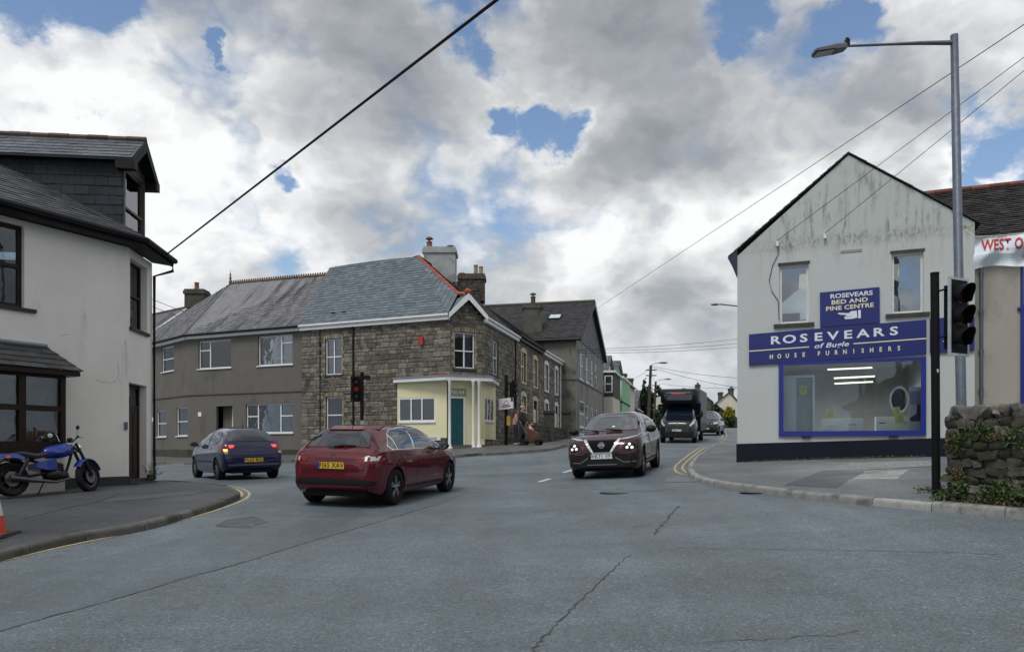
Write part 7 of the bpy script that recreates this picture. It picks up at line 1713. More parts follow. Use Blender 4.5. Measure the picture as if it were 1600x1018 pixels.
# street lamp
yl = 13.4; lb = Vector(((1504-CX)/F*yl, yl, 0)); lb.z = G(lb.x, yl)+.05; lt = P(1491, 55, yl)
sl_ = thing('street_lamp', 'tall grey metal street lamp with long arm standing behind the stone wall', 'street lamp', lb)
mb = MB(); mid = lb.lerp(lt, .28); mb.tube([lb-Zv(.1), mid, mid+Zv(.01), lb.lerp(lt,.86), lb.lerp(lt,.861), lt], [.085,.083,.078,.07,.066,.064], 16); mb.build('column', GREYMETAL, sl_, smooth=40)
mb = MB(); mb.tube([P(1487,67,yl), P(1440,67.5,yl-.0), P(1400,69,yl-.0), P(1325,72,yl)], [.042,.034,.024,.022], 10); mb.build('arm', GREYMETAL, sl_, smooth=40)
a, b = P(1328,72,yl), P(1271,82.5,yl); dv_ = (b-a).normalized(); upv = Vector((dv_.z*-1, 0, dv_.x)); upv = upv if upv.z > 0 else -upv
def ring_(t_, hw2, hh): c2 = a.lerp(b, t_); return [c2+Vector((0,s1_*hw2,0))+upv*(s2_*hh) for s1_, s2_ in ((-1,-.8),(1,-.8),(1,.3),(.6,1),(-.6,1),(-1,.3))]
loft([ring_(.08,.04,.03), ring_(.14,.09,.055), ring_(.42,.12,.065), ring_(.5,.13,.05), ring_(.95,.13,.04), ring_(1.,.10,.02)], 'luminaire', pm('lamp_casing', (.10,.11,.12), .5, .1, 4, 0, metal=.3), sl_, 30)
mb = MB(); mb.obox(a.lerp(b,.5)-upv*.058+Vector((0,-.1,0)), dv_*.3, (0,.2,0), upv*.012); mb.build('lamp_glass', pm('lamp_diffuser', (.3,.31,.3), .3), sl_)
mb = MB(); mb.box(a+dv_*.05+Zv(.07), .07, .08, .1); mb.tube([a+Zv(.1)+dv_*.05, a+Zv(.15)+dv_*.05], .03, 8); mb.build('photocell', BLACK, sl_)
mb = MB(); q = lb.lerp(lt, .33); mb.obox(q+Vector((-.1,-.06,-.18)), (.025,0,0), (0,.1,0), (0,0,.36)); mb.build('service_plate', BLACK, sl_)
mb = MB(); q = P(1501,355,yl); mb.tube([q+Vector((-.085,-.02,0)), q+Vector((0,-.085,.01)), q+Vector((.085,-.03,-.01)), q+Vector((.06,.05,0)), q+Vector((-.06,.05,.01)), q+Vector((-.085,-.02,0))], .009, 5); mb.build('rope', pm('twine', (.42,.30,.16), .9), sl_)
# banner tied to the lamp
bn = thing('banner', 'white fabric banner with red lettering hung from the street lamp', 'banner', P(1560, 390, 13.0))
def bpt(u, v):                                     # u along, v down
    x = 1523+u*150; yt = 370+2*math.sin(u*3)-(u*150)**1.25*.034; yb_ = 421-u*16-3*math.sin(u*9)
    y = yt+(yb_-yt)*v; Y = 13.1-u*.9+.05*math.sin(u*22+v*3)+.04*math.sin(v*7+u*5); return P(x-(2 if v > .5 else 0)*(1-u), y, Y)
mb = MB(); nu, nv = 40, 12
for i in range(nu):
    for j in range(nv): mb.poly([bpt(i/nu,j/nv), bpt((i+1)/nu,j/nv), bpt((i+1)/nu,(j+1)/nv), bpt(i/nu,(j+1)/nv)])
mb2 = mb.build('cloth', pm('banner_cloth', (.66,.72,.78), .7, .06, 3, .1, 20), bn, smooth=60, recalc=False)
def banner_text(s_, u0_, v0_, hgt, sx_):
    cu = bpy.data.curves.new('t', 'FONT'); cu.body = s_; cu.size = 1; cu.offset = .02; cu.resolution_u = 2; tmp = bpy.data.objects.new('t', cu); COL.objects.link(tmp)
    dg = bpy.context.evaluated_depsgraph_get(); dg.update(); me = bpy.data.meshes.new_from_object(tmp.evaluated_get(dg)); bpy.data.objects.remove(tmp); bpy.data.curves.remove(cu)
    off = woff(bn)
    for v in me.vertices:
        u = u0_+v.co.x*sx_; vv = v0_-v.co.y*hgt; v.co = bpt(u, vv)+Vector((-.004,-.012,.0))-off
    me.materials.clear(); me.materials.append(pm('banner_red', (.42,.02,.018), .7, .15)); me.name = 'lettering'; return link('lettering', me, bn)
banner_text('WEST OF ENGLAND', .07, .46, .50, .118); banner_text('BANDS', .52, .86, .42, .10)
mb = MB(); mb.tube([bpt(0,.0), P(1508,358,13.35)], .008, 5); mb.build('cord', pm('pale_cord', (.5,.42,.38), .9), bn)
mb = MB(); mb.tube([bpt(1,.0), Wnb.pt(7.5, zen+.1, .1)], .008, 5); mb.build('cord', pm('pale_cord', (.5,.42,.38), .9), bn)
mb = MB(); mb.tube([bpt(i/20,0.0) for i in range(21)], .012, 5); mb.build('hem_rope', pm('pale_cord', (.5,.42,.38), .9), bn)
# utility poles with lamps
WOODP = pm('creosoted_pole', (.055,.045,.036), .9, .3, 4, .2)
for i, (px, Y, yt, tilt, lab) in enumerate(((1013, 70., 570.5, 4.0, 'nearer wooden utility pole with street lamp arm left of the truck'), (1022.5, 90., 596, 2., 'farther wooden utility pole with lamp arm close to the truck'))):
    b = gpt(px-1.0, Y, 0); t_ = P(px+tilt, yt, Y); o = thing('utility_pole', lab, 'utility pole', b, 'utility poles along the street')
    mb = MB(); mb.tube([b-Zv(.3), t_], [.17,.12], 10); mb.build('pole', WOODP, o)
    a = t_+Zv(.0); mb = MB(); mb.tube([a, P(px+tilt+6, yt-3, Y), P(px+tilt+16, yt-4, Y)], .035, 6); mb.build('lamp_arm', GREYMETAL, o); q = P(px+tilt+19, yt-4, Y)
    mb = MB(); mb.ball(q, .45, .15, .09, 10, 6); mb.build('lamp_head', GREYMETAL, o)
    for k in range(2): mb = MB(); mb.obox(t_+Vector((-.5,-.2,-.5-.5*k)), (1.,0,0), (0,.08,0), (0,0,.09)); mb.build('crossarm', WOODP, o)
# distant lamp arm poking past the shop corner
q = P(1145, 478, 34.); o = thing('wall_lamp', 'small street lamp arm sticking out left of the shop corner', 'street lamp', P(1160, 478, 34.))
mb = MB(); mb.tube([P(1172,482,34.), P(1152,478,34.), P(1124,475,34.)], .03, 6); mb.build('arm', GREYMETAL, o); mb = MB(); mb.ball(P(1117,475.5,34.), .2, .09, .05, 10, 6); mb.build('lamp_head', GREYMETAL, o)
mb = MB(); qb = gpt(1175, 34.); mb.tube([qb, P(1175,470,34.)], [.09,.06], 10); mb.build('column', GREYMETAL, o)
# overhead wires
def wire(name, label, pts, r, sag=0., group=None):
    a, b = Vector(pts[0]), Vector(pts[1]); mb = MB(); mb.tube([a.lerp(b, k/24)-Zv(4*sag*(k/24)*(1-k/24)) for k in range(25)], r, 6); return tag(mb.build(name, BLACK, None), label, 'cable', group)
a = P(254, 402, 17.35); b = P(776, 0, 7.3); wire('overhead_cable', 'thick black overhead cable rising from the white house eave', (a, a+(b-a)*1.9), .017)
WG = 'thin overhead wires on the right'
wire('overhead_wire', 'thin wire from the grey gable house passing above the shop apex', (P(925,487,56.), P(925,487,56.).lerp(P(1640,12,16.), 1.5)), .010, .0, WG)
wire('overhead_wire', 'thin wire fixed to the left side of the shop gable', (Wsh.pt(*Wsh.uz(1215,377),.1), Wsh.pt(*Wsh.uz(1215,377),.1).lerp(P(1640,60,13.), 2.2)), .006, .0, WG)
wire('overhead_wire', 'thin wire fixed to the middle of the shop gable', (Wsh.pt(*Wsh.uz(1289,366),.1), Wsh.pt(*Wsh.uz(1289,366),.1).lerp(P(1640,78,13.), 2.2)), .006, .0, WG)
for i, (x0, y0, Y0, x1, y1, Y1, lab) in enumerate(((890,546,52.,1200,523,70.,'upper of the three wires from the grey gable house'), (890,548,52.,1200,531,70.,'middle of the three wires from the grey gable house'), (890,551,52.,1200,537,70.,'lowest of the three wires from the grey gable house'), (1017,571,70.,1200,592,50.,'upper wire running right from the nearer utility pole'), (1017,573,70.,1200,612,50.,'lower wire running right from the nearer utility pole'), (1025,598,90.,1200,606,60.,'wire running right from the farther utility pole'), (1016,573,70.,1025,598,90.,'short wire between the two utility poles'), (1016,573,70.,985,592,84.,'wire from the nearer utility pole to the cream house'))):
    wire('street_wire', lab, (P(x0,y0,Y0), P(x1,y1,Y1)), .015, .25, 'thin wires over the street')
wire('street_wire', 'upper thin wire past the white house corner', (P(180,440,45.), P(300,491,46.)), .018, .1, 'thin wires over the street'); wire('street_wire', 'lower thin wire past the white house corner', (P(180,452,45.), P(290,498,46.)), .018, .1, 'thin wires over the street')
# ------------------------------------------------------------------ stone wall on the right
MOSS = pm('mossy_rubble', (.060,.055,.045), .95, .35, 5, .6, 30, rnd=.45, col2=(.028,.034,.014), c2scale=3.2, c2lo=.44, c2hi=.60)
PALEST = pm('pale_lichen_stone', (.105,.10,.088), .95, .35, 7, .6, 35, rnd=.4, col2=(.24,.24,.22), c2scale=6, c2lo=.55, c2hi=.68)
WA = GP(1474, 781, .1); WB = GP(1760, 806, .1); Wr = Wall((WA.x, WA.y), (WB.x, WB.y))
rw = thing('rubble_wall', 'mossy rubble stone wall with weeds at the right edge', 'wall', WA)
hW = P(1475, 652, WA.y).z; z0w = G(WA.x, WA.y)-.15
mb = MB(); Wr.box(mb, .05, Wr.L, z0w-.2, hW-.03, -.45, -.008); mb.obox(Wr.pt(.05,z0w,-.45), Wr.d*.02, Wr.n*.4, Zv(hW-z0w-.05)); mb.build('wall_core', pm('earthy_core', (.032,.029,.023), .95, .3, 6, .5, 30), rw)
rg = random.Random(11)
def rock(c, sx_, sy_, sz_, mat, parent, seed, name='stone', ax=None):
    r2 = random.Random(seed); bm = bmesh.new(); bmesh.ops.create_icosphere(bm, subdivisions=2, radius=1.); M = ax or Matrix()
    ph = [r2.uniform(0, 6) for _ in range(6)]
    for v in bm.verts:
        n = v.co.copy(); k = 1+.16*math.sin(n.x*3+ph[0])*math.sin(n.z*3.4+ph[1])+.10*math.sin(n.y*5+ph[2]+n.z*4)+r2.uniform(-.05,.05)
        q = Vector([math.copysign(abs(t)**.42, t) for t in n])*k; v.co = Vector(c)+(M.to_3x3() @ Vector((q.x*sx_, q.y*sy_, q.z*sz_)))-woff(parent)
    me = bpy.data.meshes.new(name); bm.to_mesh(me); bm.free(); me.materials.append(mat); me.polygons.foreach_set('use_smooth', [True]*len(me.polygons)); me.set_sharp_from_angle(angle=R(50)); return link(name, me, parent)
axm0 = Matrix((Wr.d, Wr.n, Vector((0,0,1)))).transposed().to_4x4(); k_ = 0; z = z0w+.05
while z < hW-.08:
    h_ = rg.uniform(.08,.16); u = rg.uniform(-.05,.08)
    while u < min(Wr.L, 4.6):
        w_ = rg.uniform(.10,.30); k_ += 1
        rock(Wr.pt(u+w_/2, z+h_/2+rg.uniform(-.02,.02), -.07+rg.uniform(-.015,.015)), w_*.50, .10, h_*.52, MOSS if rg.random() < .92 else PALEST, rw, k_, ax=axm0 @ Matrix.Rotation(rg.uniform(-.14,.14),4,'Y')); u += w_*.97
    z += h_*.96
u = .02
while u < min(Wr.L, 4.6):                             # rough cock-and-hen coping
    w_ = rg.uniform(.09,.22); k_ += 1; hh = rg.uniform(.07,.16)
    rock(Wr.pt(u+w_/2, hW+hh*.35, -.2), w_*.55, .24, hh*.75, PALEST, rw, k_, 'coping_stone', axm0 @ Matrix.Rotation(rg.uniform(-.25,.25),4,'Y') @ Matrix.Rotation(rg.uniform(-.3,.3),4,'Z')); u += w_*.92
IVY = pm('weed_leaf', (.050,.085,.022), .7, .35, 6, 0, rnd=.5); IVYD = pm('dry_weed', (.11,.075,.03), .85, .4, 6, 0, rnd=.5)
def weeds(name, label, spots, mat, n, size, seed, group=None, root=None):
    t_ = root or thing(name, label, 'weeds', spots[0][0], group)
    rgw = random.Random(seed); mb = MB()
    for c, ru_, rz2, ax1 in spots:
        for _ in range(n):
            q = Vector(c)+ax1*rgw.gauss(0,ru_*.5)+Zv(rgw.gauss(0,rz2*.5))+Wr.n*abs(rgw.gauss(0.03,.05)); s_ = size*rgw.uniform(.5,1.4)
            a_ = Vector((rgw.gauss(0,1),rgw.gauss(0,1),rgw.gauss(0,1))).normalized(); b_ = a_.cross(Vector((rgw.gauss(0,1),rgw.gauss(0,1),rgw.gauss(0,1)))).normalized()
            mb.poly([q-a_*s_, q-a_*s_*.2+b_*s_*.5, q+a_*s_, q-a_*s_*.2-b_*s_*.5])
    mb.build('leaves', mat, t_, recalc=False, kind='stuff'); return t_
W3 = lambda px, py: Wr.pt(*Wr.uz(px,py), .02)
weeds('wall_weeds', 'green leafy weeds growing at the foot of the rubble wall', [(W3(1570,762),.22,.16,Wr.d),(W3(1590,775),.3,.1,Wr.d),(W3(1550,770),.15,.12,Wr.d),(W3(1500,762),.12,.12,Wr.d),(W3(1475,775),.12,.08,Wr.d)], IVY, 160, .028, 3, 'weeds on the wall')
weeds('wall_weeds', 'green weeds hanging below the coping of the rubble wall', [(W3(1535,668),.2,.07,Wr.d),(W3(1590,672),.3,.06,Wr.d),(W3(1500,700),.12,.1,Wr.d),(W3(1590,690),.15,.12,Wr.d),(W3(1505,682),.12,.06,Wr.d)], IVY, 120, .024, 4, 'weeds on the wall')
weeds('wall_weeds', 'brown dry weeds clinging to the rubble wall', [(W3(1492,692),.1,.1,Wr.d),(W3(1560,680),.25,.05,Wr.d),(W3(1500,740),.1,.12,Wr.d),(W3(1585,786),.3,.03,Wr.d),(W3(1520,782),.3,.03,Wr.d)], IVYD, 110, .02, 5, 'weeds on the wall')
q = GP(1462, 768, .1); weeds('pole_weeds', 'small green weeds round the foot of the right traffic signal', [(q+Vector((-.12,0,.04)),.16,.05,Vector((1,0,0))),(q+Vector((.1,0,.05)),.12,.07,Vector((1,0,0)))], IVY, 90, .022, 6)
# weed at the white house corner
q = P(239, 745, 17.1); q.z = G(q.x, q.y)+.1; t_ = thing('corner_weed', 'tall pale green weed at the foot of the white house downpipe', 'weed', q); mb = MB(); rgw = random.Random(8)
for k in range(16):
    tip = q+Vector((rgw.gauss(0.05,.13), rgw.gauss(-.03,.08), rgw.uniform(.18,.48))); mb.tube([q+Vector((rgw.gauss(0,.03),0,-.02)), q.lerp(tip,.5)+Zv(.05), tip], [.006,.004,.002], 4)
    for j in range(9):
        c2 = q.lerp(tip, rgw.uniform(.3,1.05)); a_ = Vector((rgw.gauss(0,1),rgw.gauss(0,1),rgw.gauss(0,1))).normalized(); b_ = a_.cross(Vector((0,.3,1))).normalized(); s_ = rgw.uniform(.015,.035); mb.poly([c2-a_*s_, c2+b_*s_*.5, c2+a_*s_, c2-b_*s_*.5])
mb.build('leaves', pm('pale_weed', (.12,.15,.06), .8, .3, 6, 0), t_, recalc=False, kind='stuff')
# dry growth along the shop plinth
sp_ = []
for k in range(14): px = 1185+k*19; u_, z_ = Wsh.uz(px, 719); qq = Wsh.pt(u_, 0, .06); qq.z = G(qq.x, qq.y)+.12; sp_.append((qq, .25, .03, Wsh.d))
weeds('plinth_weeds', 'dry brown weeds along the foot of the shop wall', sp_, IVYD, 45, .022, 9)
# ------------------------------------------------------------------ traffic cone
cq = GP(-15, 838, .105); cn = thing('traffic_cone', 'orange and white traffic cone cut by the left picture edge', 'cone', cq); ORANGE = pm('cone_orange', (.62,.05,.015), .5, .08)
mb = MB(); M = Matrix.Translation(cq)
mb.lathe([(.17,.035),(.165,.07),(.135,.26)], 24, M); mb.build('cone_body', ORANGE, cn, smooth=40)
mb = MB(); mb.lathe([(.137,.262),(.082,.52)], 24, M); mb.build('white_sleeve', pm('cone_white', (.58,.55,.60), .5), cn, smooth=40)
mb = MB(); mb.lathe([(.084,.522),(.045,.72),(.03,.75),(1e-4,.75)], 24, M); mb.build('cone_top', ORANGE, cn, smooth=40)
mb = MB(); mb.obox(cq+Vector((-.25,-.25,.0)), (.5,.08,0), (-.08,.5,0), (0,0,.045)); mb.build('cone_base', pm('cone_rubber', (.05,.05,.052), .8), cn)
mb = MB(); mb.obox(cq+Vector((-.3,-.32,0.003)), (.62,.0,0), (0,.05,0), (0,0,.03)); tag(mb.build('wooden_batten', pm('dark_batten', (.03,.022,.018), .8), None), 'dark batten lying on the pavement by the traffic cone', 'batten')
# ------------------------------------------------------------------ motorcycle
BLUEM = pm('motorcycle_blue', (.008,.032,.23), .3, .05, 3, 0, spec=.3, coat=.6)
mf = gpt(141, 14.25); yaw_m = R(64)
mb_o = thing('motorcycle', 'blue motorcycle with black frame leaning by the bay window', 'motorcycle', mf-Vector((math.cos(yaw_m), math.sin(yaw_m), 0))*.76+Vector((.0,.05,0)))
def place_bike():
    z = G(mb_o.location.x, mb_o.location.y)+.105; mb_o.location.z = z; OFF[mb_o.name] = Vector((0,0,0))
    mb_o.rotation_euler = (R(-9), 0, yaw_m); mb_o.scale = (.94,)*3
place_bike()
def wheel2(x, r, w_, steer=0.):
    M = Matrix.Translation((x,0,r)) @ Matrix.Rotation(steer,4,'Z') @ Matrix.Rotation(math.pi/2,4,'X')
    m = MB(); m.lathe([(r*.68,-w_*.3),(r*.72,-w_*.42),(r*.9,-w_*.5),(r*.98,-w_*.25),(r,0),(r*.98,w_*.25),(r*.9,w_*.5),(r*.72,w_*.42),(r*.68,w_*.3),(r*.68,-w_*.3)], 32, M); wo = m.build('wheel', TYRE, mb_o, smooth=50)
    m = MB(); m.lathe([(r*.6,-.03),(r*.69,-.045),(r*.69,.045),(r*.6,.03),(r*.6,-.03)], 32, M); m.lathe([(1e-4,-.07),(.05,-.07),(.05,.07),(1e-4,.07)], 16, M)
    for k in range(7):
        a = 2*math.pi*k/7; q0 = M @ Vector((.04*math.cos(a),.04*math.sin(a),0)); q1 = M @ Vector((r*.63*math.cos(a),r*.63*math.sin(a),0)); m.tube([q0,q1], [.018,.013], 6)
    m.build('rim', pm('dark_rim', (.05,.05,.055), .4, .1, 5, 0, metal=.6), wo)
    m = MB(); m.lathe([(.07,.06),(.14,.06),(.14,.066),(.07,.066)], 20, M); m.build('brake_disc', pm('disc_steel', (.12,.12,.125), .4, .1, 5, 0, metal=.7), wo)
wheel2(-.74, .32, .17); wheel2(.76, .325, .12, R(20))
def mt(name, path, r, mat, n=10): m = MB(); m.tube(path, r, n); return m.build(name, mat, mb_o, smooth=50)
tank = loft([[(x, yy*w_, z0+zz*h_) for yy, zz in ((-.5,0),(-1,.35),(-.85,.8),(-.35,1),(.35,1),(.85,.8),(1,.35),(.5,0))] for x, w_, z0, h_ in ((-.1,.07,.74,.12),(-.02,.13,.70,.22),(.15,.165,.69,.27),(.32,.15,.72,.27),(.43,.10,.77,.19),(.48,.05,.80,.1))], 'fuel_tank', BLUEM, mb_o, 50)
loft([[(x, yy*w_, z0+zz*h_) for yy, zz in ((-.8,0),(-1,.5),(-.7,1),(.7,1),(1,.5),(.8,0))] for x, w_, z0, h_ in ((-.62,.10,.76,.06),(-.5,.13,.72,.10),(-.28,.14,.68,.10),(-.08,.11,.72,.10),(.0,.07,.75,.06))], 'seat', pm('seat_vinyl', (.02,.022,.035), .6), mb_o, 50)
loft([[(x, yy*w_, z0+zz*h_) for yy, zz in ((-1,0),(-.8,1),(.8,1),(1,0))] for x, w_, z0, h_ in ((-1.02,.05,.66,.03),(-.9,.10,.70,.07),(-.7,.12,.70,.09),(-.5,.11,.66,.1))], 'tail_fairing', BLUEM, mb_o, 50)
loft([[(x, yy*w_, z0+zz*h_) for yy, zz in ((-1,0),(-1,1),(1,1),(1,0))] for x, w_, z0, h_ in ((-.32,.15,.50,.10),(-.1,.17,.45,.2),(.06,.15,.47,.2))], 'side_panel', BLUEM, mb_o, 50)
def fender(cx_, r, a0, a1, w_, mat, name, steer=0.):
    m = MB(); rows = []; M = Matrix.Translation((cx_,0,.325)) @ Matrix.Rotation(steer,4,'Z')
    for k in range(11):
        a = R(a0+(a1-a0)*k/10); rows.append([M @ Vector((r_*math.cos(a), y, r_*math.sin(a))) for y, r_ in ((-w_,r*.93),(-w_*.8,r),(0,r*1.03),(w_*.8,r),(w_,r*.93))])
    for p_, q_ in zip(rows, rows[1:]):
        for i in range(4): m.poly([p_[i], p_[i+1], q_[i+1], q_[i]])
    return m.build(name, mat, mb_o, smooth=60)
fender(.76, .365, 20, 150, .08, BLUEM, 'front_mudguard', R(20)); fender(-.74, .37, 40, 175, .11, PLASTIC, 'rear_mudguard')
for s_ in (1, -1):
    mt('fork', [(.80,s_*.085,.33),(.66,s_*.085,.66),(.52,s_*.085,.98)], [.034,.032,.026], BLACK); mt('shock_absorber', [(-.66,s_*.13,.36),(-.46,s_*.13,.68)], .035, BLACK)
    mt('swing_arm', [(-.74,s_*.11,.32),(-.15,s_*.10,.40)], .025, BLACK)
mt('frame', [(.5,0,.92),(.42,0,.66),(.30,0,.38),(-.12,0,.30),(-.2,0,.62),(-.55,0,.72)], .028, BLACK)
m = MB()
for k in range(7): m.lathe([(.075+.03*(k%2),0),(.075+.03*(k%2),.022)], 14, Matrix.Translation((.16,0,.44+.024*k)) @ Matrix.Rotation(R(12),4,'Y'))
m.ball((.05,0,.38), .20, .15, .13, 14, 8); m.ball((.22,0,.36), .13, .13, .11, 12, 8); m.build('engine', pm('engine_black', (.02,.02,.022), .4, .2, 10, .1, metal=.4), mb_o, smooth=40)
mt('exhaust', [(.24,-.12,.42),(.30,-.14,.28),(0,-.15,.22),(-.45,-.16,.27),(-.85,-.17,.33)], [.022,.024,.026,.045,.048], pm('exhaust_metal', (.10,.10,.10), .35, .15, 8, 0, metal=.8))
mt('handlebar', [(.36,.40,1.06),(.46,.2,1.06),(.50,0,1.02),(.46,-.2,1.06),(.36,-.40,1.06)], .013, BLACK)
for s_ in (1, -1):
    mt('grip', [(.385,s_*.34,1.06),(.35,s_*.43,1.06)], .02, TYRE); mt('brake_lever', [(.43,s_*.27,1.065),(.46,s_*.40,1.05)], .007, CHROME)
    m = MB(); m.tube([(.42,s_*.26,1.07),(.42,s_*.34,1.22)], .006, 6); m.ball((.41,s_*.36,1.25), .012, .07, .045, 12, 8); m.build('mirror', CHROME, mb_o, smooth=50)
    m = MB(); m.ball((-.84,s_*.17,.70), .035, .03, .03, 10, 6); m.tube([(-.84,s_*.08,.70),(-.84,s_*.15,.70)], .01, 6); m.build('indicator', pm('amber_plastic', (.5,.14,.01), .3), mb_o)
m = MB(); m.ball((.60,0,.90), .07, .09, .09, 14, 10); m.build('headlight', CHROME, mb_o, smooth=50)
m = MB(); m.lathe([(.05,0),(.055,.04),(.04,.06),(1e-4,.06)], 14, Matrix.Translation((.46,.0,1.04))); m.build('gauge', BLACK, mb_o)
m = MB(); m.ball((-1.02,0,.70), .04, .07, .045, 12, 8); m.build('tail_light', REDL, mb_o, smooth=50)
m = MB(); m.obox((-1.05,-.115,.48), (.0,.23,0), (-.04,0,.17), (.01,0,0)); po = m.build('number_plate', PLATE_Y, mb_o)
for s_, dz in (('WR60', .61), ('ASV', .53)): lettering('lettering', s_, po, Vector((-1.058-(dz-.48)*.23, 0, dz)), (0,-1,0), (-.23,0,1), .055, MATS['plate_black'], sx=.9, bold=.012, depth=.004)
mt('side_stand', [(-.05,.10,.30),(-.12,.26,.02)], .012, BLACK)
# ------------------------------------------------------------------ people on the corner
SKIN = pm('skin', (.42,.24,.17), .6, .06, 6, 0)
def skin_mesh(name, verts, edges, radii, root, mat, parent, sub=1):
    me = bpy.data.meshes.new(name); me.from_pydata(verts, edges, []); o = bpy.data.objects.new('tmp_skin', me); COL.objects.link(o)
    md = o.modifiers.new('s', 'SKIN'); sv_ = me.skin_vertices[0].data
    for i, r in enumerate(radii): sv_[i].radius = (r, r) if not isinstance(r, tuple) else r; sv_[i].use_root = (i == root)
    md.use_smooth_shade = True; o.modifiers.new('d', 'SUBSURF').levels = sub; o.modifiers['d'].render_levels = sub
    dg = bpy.context.evaluated_depsgraph_get(); dg.update(); res = bpy.data.meshes.new_from_object(o.evaluated_get(dg)); bpy.data.objects.remove(o); bpy.data.meshes.remove(me)
    res.materials.clear(); res.materials.append(mat); res.polygons.foreach_set('use_smooth', [True]*len(res.polygons)); res.name = name; return link(name, res, parent)
def person(label, px, Y, H, yaw, top, trous, hair, pose, coat_len=.0, hat=None, long_hair=False, female=False):
    base = gpt(px, Y); t_ = thing('person', label, 'person', base, 'people on the corner', rot=(0,0,yaw)); k = H/1.75
    # joints: x forward, y left, z up
    sh_ = .17 if female else .20; J = {}
    J['pel'] = (0,0,.95); J['wst'] = (0,0,1.08); J['chs'] = (.01,0,1.30); J['nck'] = (.0,0,1.47); J['hd'] = (.03,0,1.60); J['hdt'] = (.03,0,1.70)
    for s_, n_ in ((1,'l'), (-1,'r')):
        J['hip'+n_] = (0,s_*.10,.90); J['kn'+n_] = (pose.get('kn'+n_,.03),s_*.11,.50); J['an'+n_] = (pose.get('an'+n_,-.02),s_*.11,.09); J['to'+n_] = (pose.get('an'+n_,-.02)+.17,s_*.125,.035)
        J['sho'+n_] = (0,s_*sh_,1.42); e_, h_ = pose.get('arm'+n_, ((-.02,s_*(sh_+.06),1.14),(.08,s_*(sh_+.05),.92))); J['el'+n_] = e_; J['ha'+n_] = h_
    V = {n: Vector(p)*k for n, p in J.items()}; names = list(V); ix = {n: i for i, n in enumerate(names)}
    E_ = [('pel','wst'),('wst','chs'),('chs','nck'),('nck','hd'),('hd','hdt')]
    for n_ in 'lr': E_ += [('pel','hip'+n_),('hip'+n_,'kn'+n_),('kn'+n_,'an'+n_),('an'+n_,'to'+n_),('chs','sho'+n_),('sho'+n_,'el'+n_),('el'+n_,'ha'+n_)]
    rad = {'pel':(.13,.15),'wst':(.11,.13),'chs':(.12,.16),'nck':.055,'hd':.092,'hdt':.07}
    for n_ in 'lr': rad.update({'hip'+n_:.095,'kn'+n_:.06,'an'+n_:.042,'to'+n_:.036,'sho'+n_:.06,'el'+n_:.042,'ha'+n_:.03})
    body = skin_mesh('body', [tuple(V[n]) for n in names], [(ix[a], ix[b]) for a, b in E_], [tuple(q*k for q in rad[n]) if isinstance(rad[n], tuple) else rad[n]*k for n in names], 0, SKIN, t_, 2)
    # trousers and top as clothing over the body
    ln = ['wst','pel','hipl','knl','anl','hipr','knr','anr']; li = {n: i for i, n in enumerate(ln)}
    skin_mesh('trousers', [tuple(V[n]) for n in ln], [(li[a], li[b]) for a, b in (('wst','pel'),('pel','hipl'),('hipl','knl'),('knl','anl'),('pel','hipr'),('hipr','knr'),('knr','anr'))], [(.13*k,.15*k),(.145*k,.165*k),.112*k,.08*k,.066*k,.112*k,.08*k,.066*k], 1, trous, t_, 2)
    low = Vector((0,0,.95-coat_len))*k; tn = ['low','wst','chs','nk','shol','ell','hal','shor','elr','har']; W_ = dict(V); W_['low'] = low; W_['nk'] = Vector((0,0,1.455))*k
    for n_ in 'lr': W_['ha'+n_] = V['el'+n_].lerp(V['ha'+n_], .86)
    ti = {n: i for i, n in enumerate(tn)}
    skin_mesh('top', [tuple(W_[n]) for n in tn], [(ti[a], ti[b]) for a, b in (('low','wst'),('wst','chs'),('chs','nk'),('chs','shol'),('shol','ell'),('ell','hal'),('chs','shor'),('shor','elr'),('elr','har'))], [(.165*k,.19*k),(.14*k,.165*k),(.145*k,.19*k),(.075*k,.075*k),.082*k,.064*k,.046*k,.082*k,.064*k,.046*k], 2, top, t_, 2)
    hc = V['hd']+Vector((-.012,0,.03))*k; m = MB(); m.ball(hc+Vector((-.012,0,.025))*k, .112*k, .102*k, .112*k, 16, 10)
    if long_hair: m.ball(hc+Vector((-.10,0,-.12))*k, .06*k, .085*k, .2*k, 12, 8)
    # face side left open: hair shell sits back of the face
    m.build('hair', hair, t_, smooth=60)
    fc = V['hd']+Vector((.055,0,-.005))*k; m = MB(); m.ball(fc, .062*k, .07*k, .092*k, 14, 10); m.ball(fc+Vector((.062,0,-.005))*k, .018*k, .014*k, .022*k, 8, 6)
    for s_ in (1,-1): m.ball(V['hd']+Vector((.0,s_*.10,0))*k, .02*k, .012*k, .03*k, 8, 6)
    fo = m.build('face', SKIN, t_, smooth=60)
    for s_ in (1,-1): m = MB(); m.ball(fc+Vector((.05,s_*.03,.022))*k, .012*k, .014*k, .008*k, 8, 6); m.build('eye', BLACK, fo)
    m = MB(); m.ball(fc+Vector((.054,0,-.045))*k, .008*k, .025*k, .007*k, 8, 6); m.build('mouth', pm('lip', (.3,.10,.09), .6), fo)
    if hat: m = MB(); m.ball(V['hd']+Vector((-.01,0,.07))*k, .118*k, .108*k, .10*k, 16, 8); m.lathe([(.112*k,0),(.116*k,.03*k),(.112*k,.05*k)], 16, Matrix.Translation(V['hd']+Vector((-.008,0,.045))*k)); m.build('knitted_hat', hat, t_, smooth=60)
